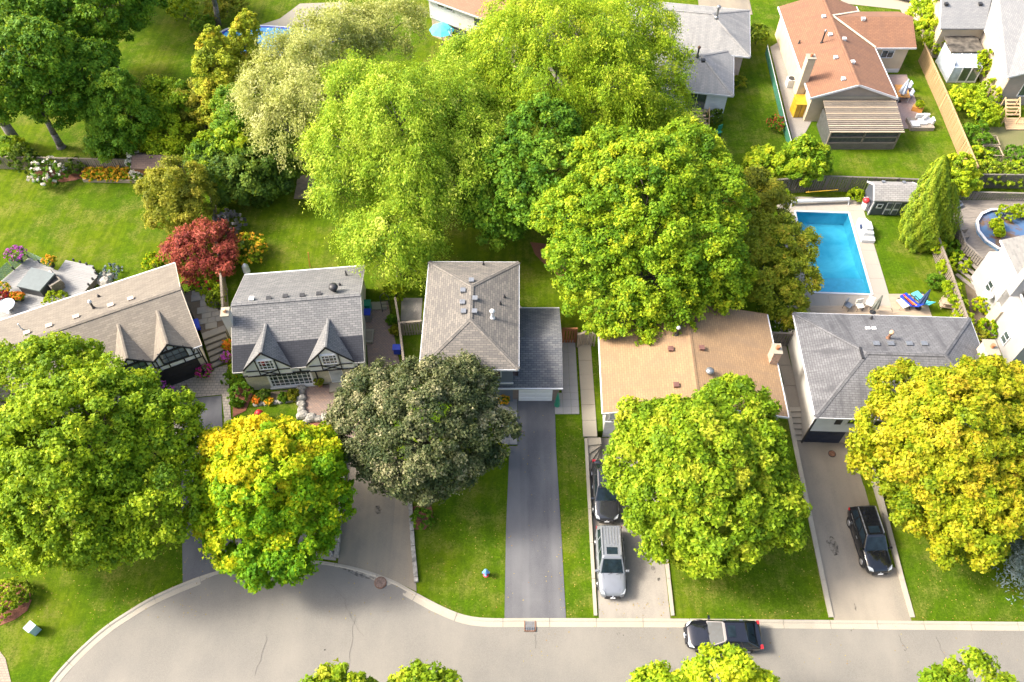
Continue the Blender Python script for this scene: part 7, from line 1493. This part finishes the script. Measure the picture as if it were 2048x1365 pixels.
    for x in (.305, -.295):
        for sy in (-1, 1):
            p0, p1 = w(x*L, sy*(hw-.24), r), w(x*L, sy*(hw+.015), r); wh = MB().tube(p0, p1, r, n=22).build('wheel', m_tyre, t); d = (p1-p0).normalized(); MB().tube(p1-d*.03, p1+d*.012, r*.64, r*.58, 16).build('rim', m_rim, wh)
            MB().tube(w(x*L, sy*(hw-.3), r+.02), w(x*L, sy*(hw-.012), r+.02), r+.06, n=22).build('wheel_arch', m_cplast, t)
    for sy in (-1, 1):
        hl = MB(); hl.face([w(.405*L, sy*hw*.90, hood*.95), w(.468*L, sy*hw*.80, hood*.84), w(.488*L, sy*hw*.52, hood*.82), w(.455*L, sy*hw*.60, hood*.965)][::sy]); 
        P = [Vector(v) for v in hl.v]; m = MB(); up = Vector((0, 0, .035)); m.face([p+up for p in P]); m.face([p-Vector((0, 0, .06)) for p in P][::-1])
        for a in range(4): b = (a+1) % 4; m.face([P[a]-Vector((0, 0, .06)), P[b]-Vector((0, 0, .06)), P[b]+up, P[a]+up])
        m.build('headlight', m_lamp, t, merge=True)
        MB().box(w(-.468*L, sy*hw*.80, dk*.86), (.16, .24, .22), head).build('tail_light', m_tail, t, bevel=.04)
        MB().box(w((cowl-.035)*L, sy*(hw+.06), belt+.04), (.13, .24, .15), head).build('side_mirror', pm if kind != 'x' else m_cplast, t, bevel=.04)
    MB().box(w(.497*L, 0, hood*.63), (.06, hw*.95, .16), head).build('grille', m_cplast, t, bevel=.03); MB().box(w(.505*L, 0, gc+.2), (.05, hw*1.1, .18), head).build('lower_grille', m_cplast, t, bevel=.03)
    if plates: MB().box(w(.515*L, 0, gc+.32), (.03, .32, .14), head).build('number_plate', m_plate, t)
    MB().lathe(w(.5*L, 0, hood*.70), [(.05, 0), (.05, .03)], 10).build('badge', m_rim, t)
    for sy in (-.28, .28): MB().bar(w((cowl+.012)*L, sy*hw, belt+.03), w((cowl-.01)*L, sy*hw+.35*hw, belt+.07), .02, .02).build('wiper', m_cplast, t)
    return t
dn = -math.pi/2
car('parked_car', 'silver SUV parked nose to the street on the pale concrete driveway', (6.55, 19.25, .04), dn-.012, 4.75, 1.88, 1.72, paint('silver_paint', (.20, .215, .24), .32, .2), 'suv', 1.0, 'ribbed')
car('parked_car', 'dark grey sedan half hidden under the lime maple', (6.55, 24.4, .04), dn-.02, 4.6, 1.8, 1.42, paint('dark_grey_paint', (.05, .052, .058), .25, .5), 'sedan', .9, False, False)
car('parked_car', 'black crossover on the white house driveway with a branch over its roof', (24.15, 20.75, .04), dn+.05, 4.6, 1.84, 1.68, paint('black_paint', (.010, .011, .014), .12, .2), 'suv', .98, True, True)
car('parked_car', 'black car parked along the kerb on the street', (13.3, 14.45, .04), math.pi-.01, 4.75, 1.86, 1.46, paint('blue_black_paint', (.012, .013, .020), .12, .3), 'sedan', .92, False, True)
q = U(1815, 2, 1.0); car('parked_car', 'white car on the far driveway beside the ivy', (q.x, q.y+.6, .93), math.pi*.85, 4.5, 1.8, 1.5, paint('white_car_paint', (.75, .76, .78), .3, .1), 'sedan', .92, False, False)
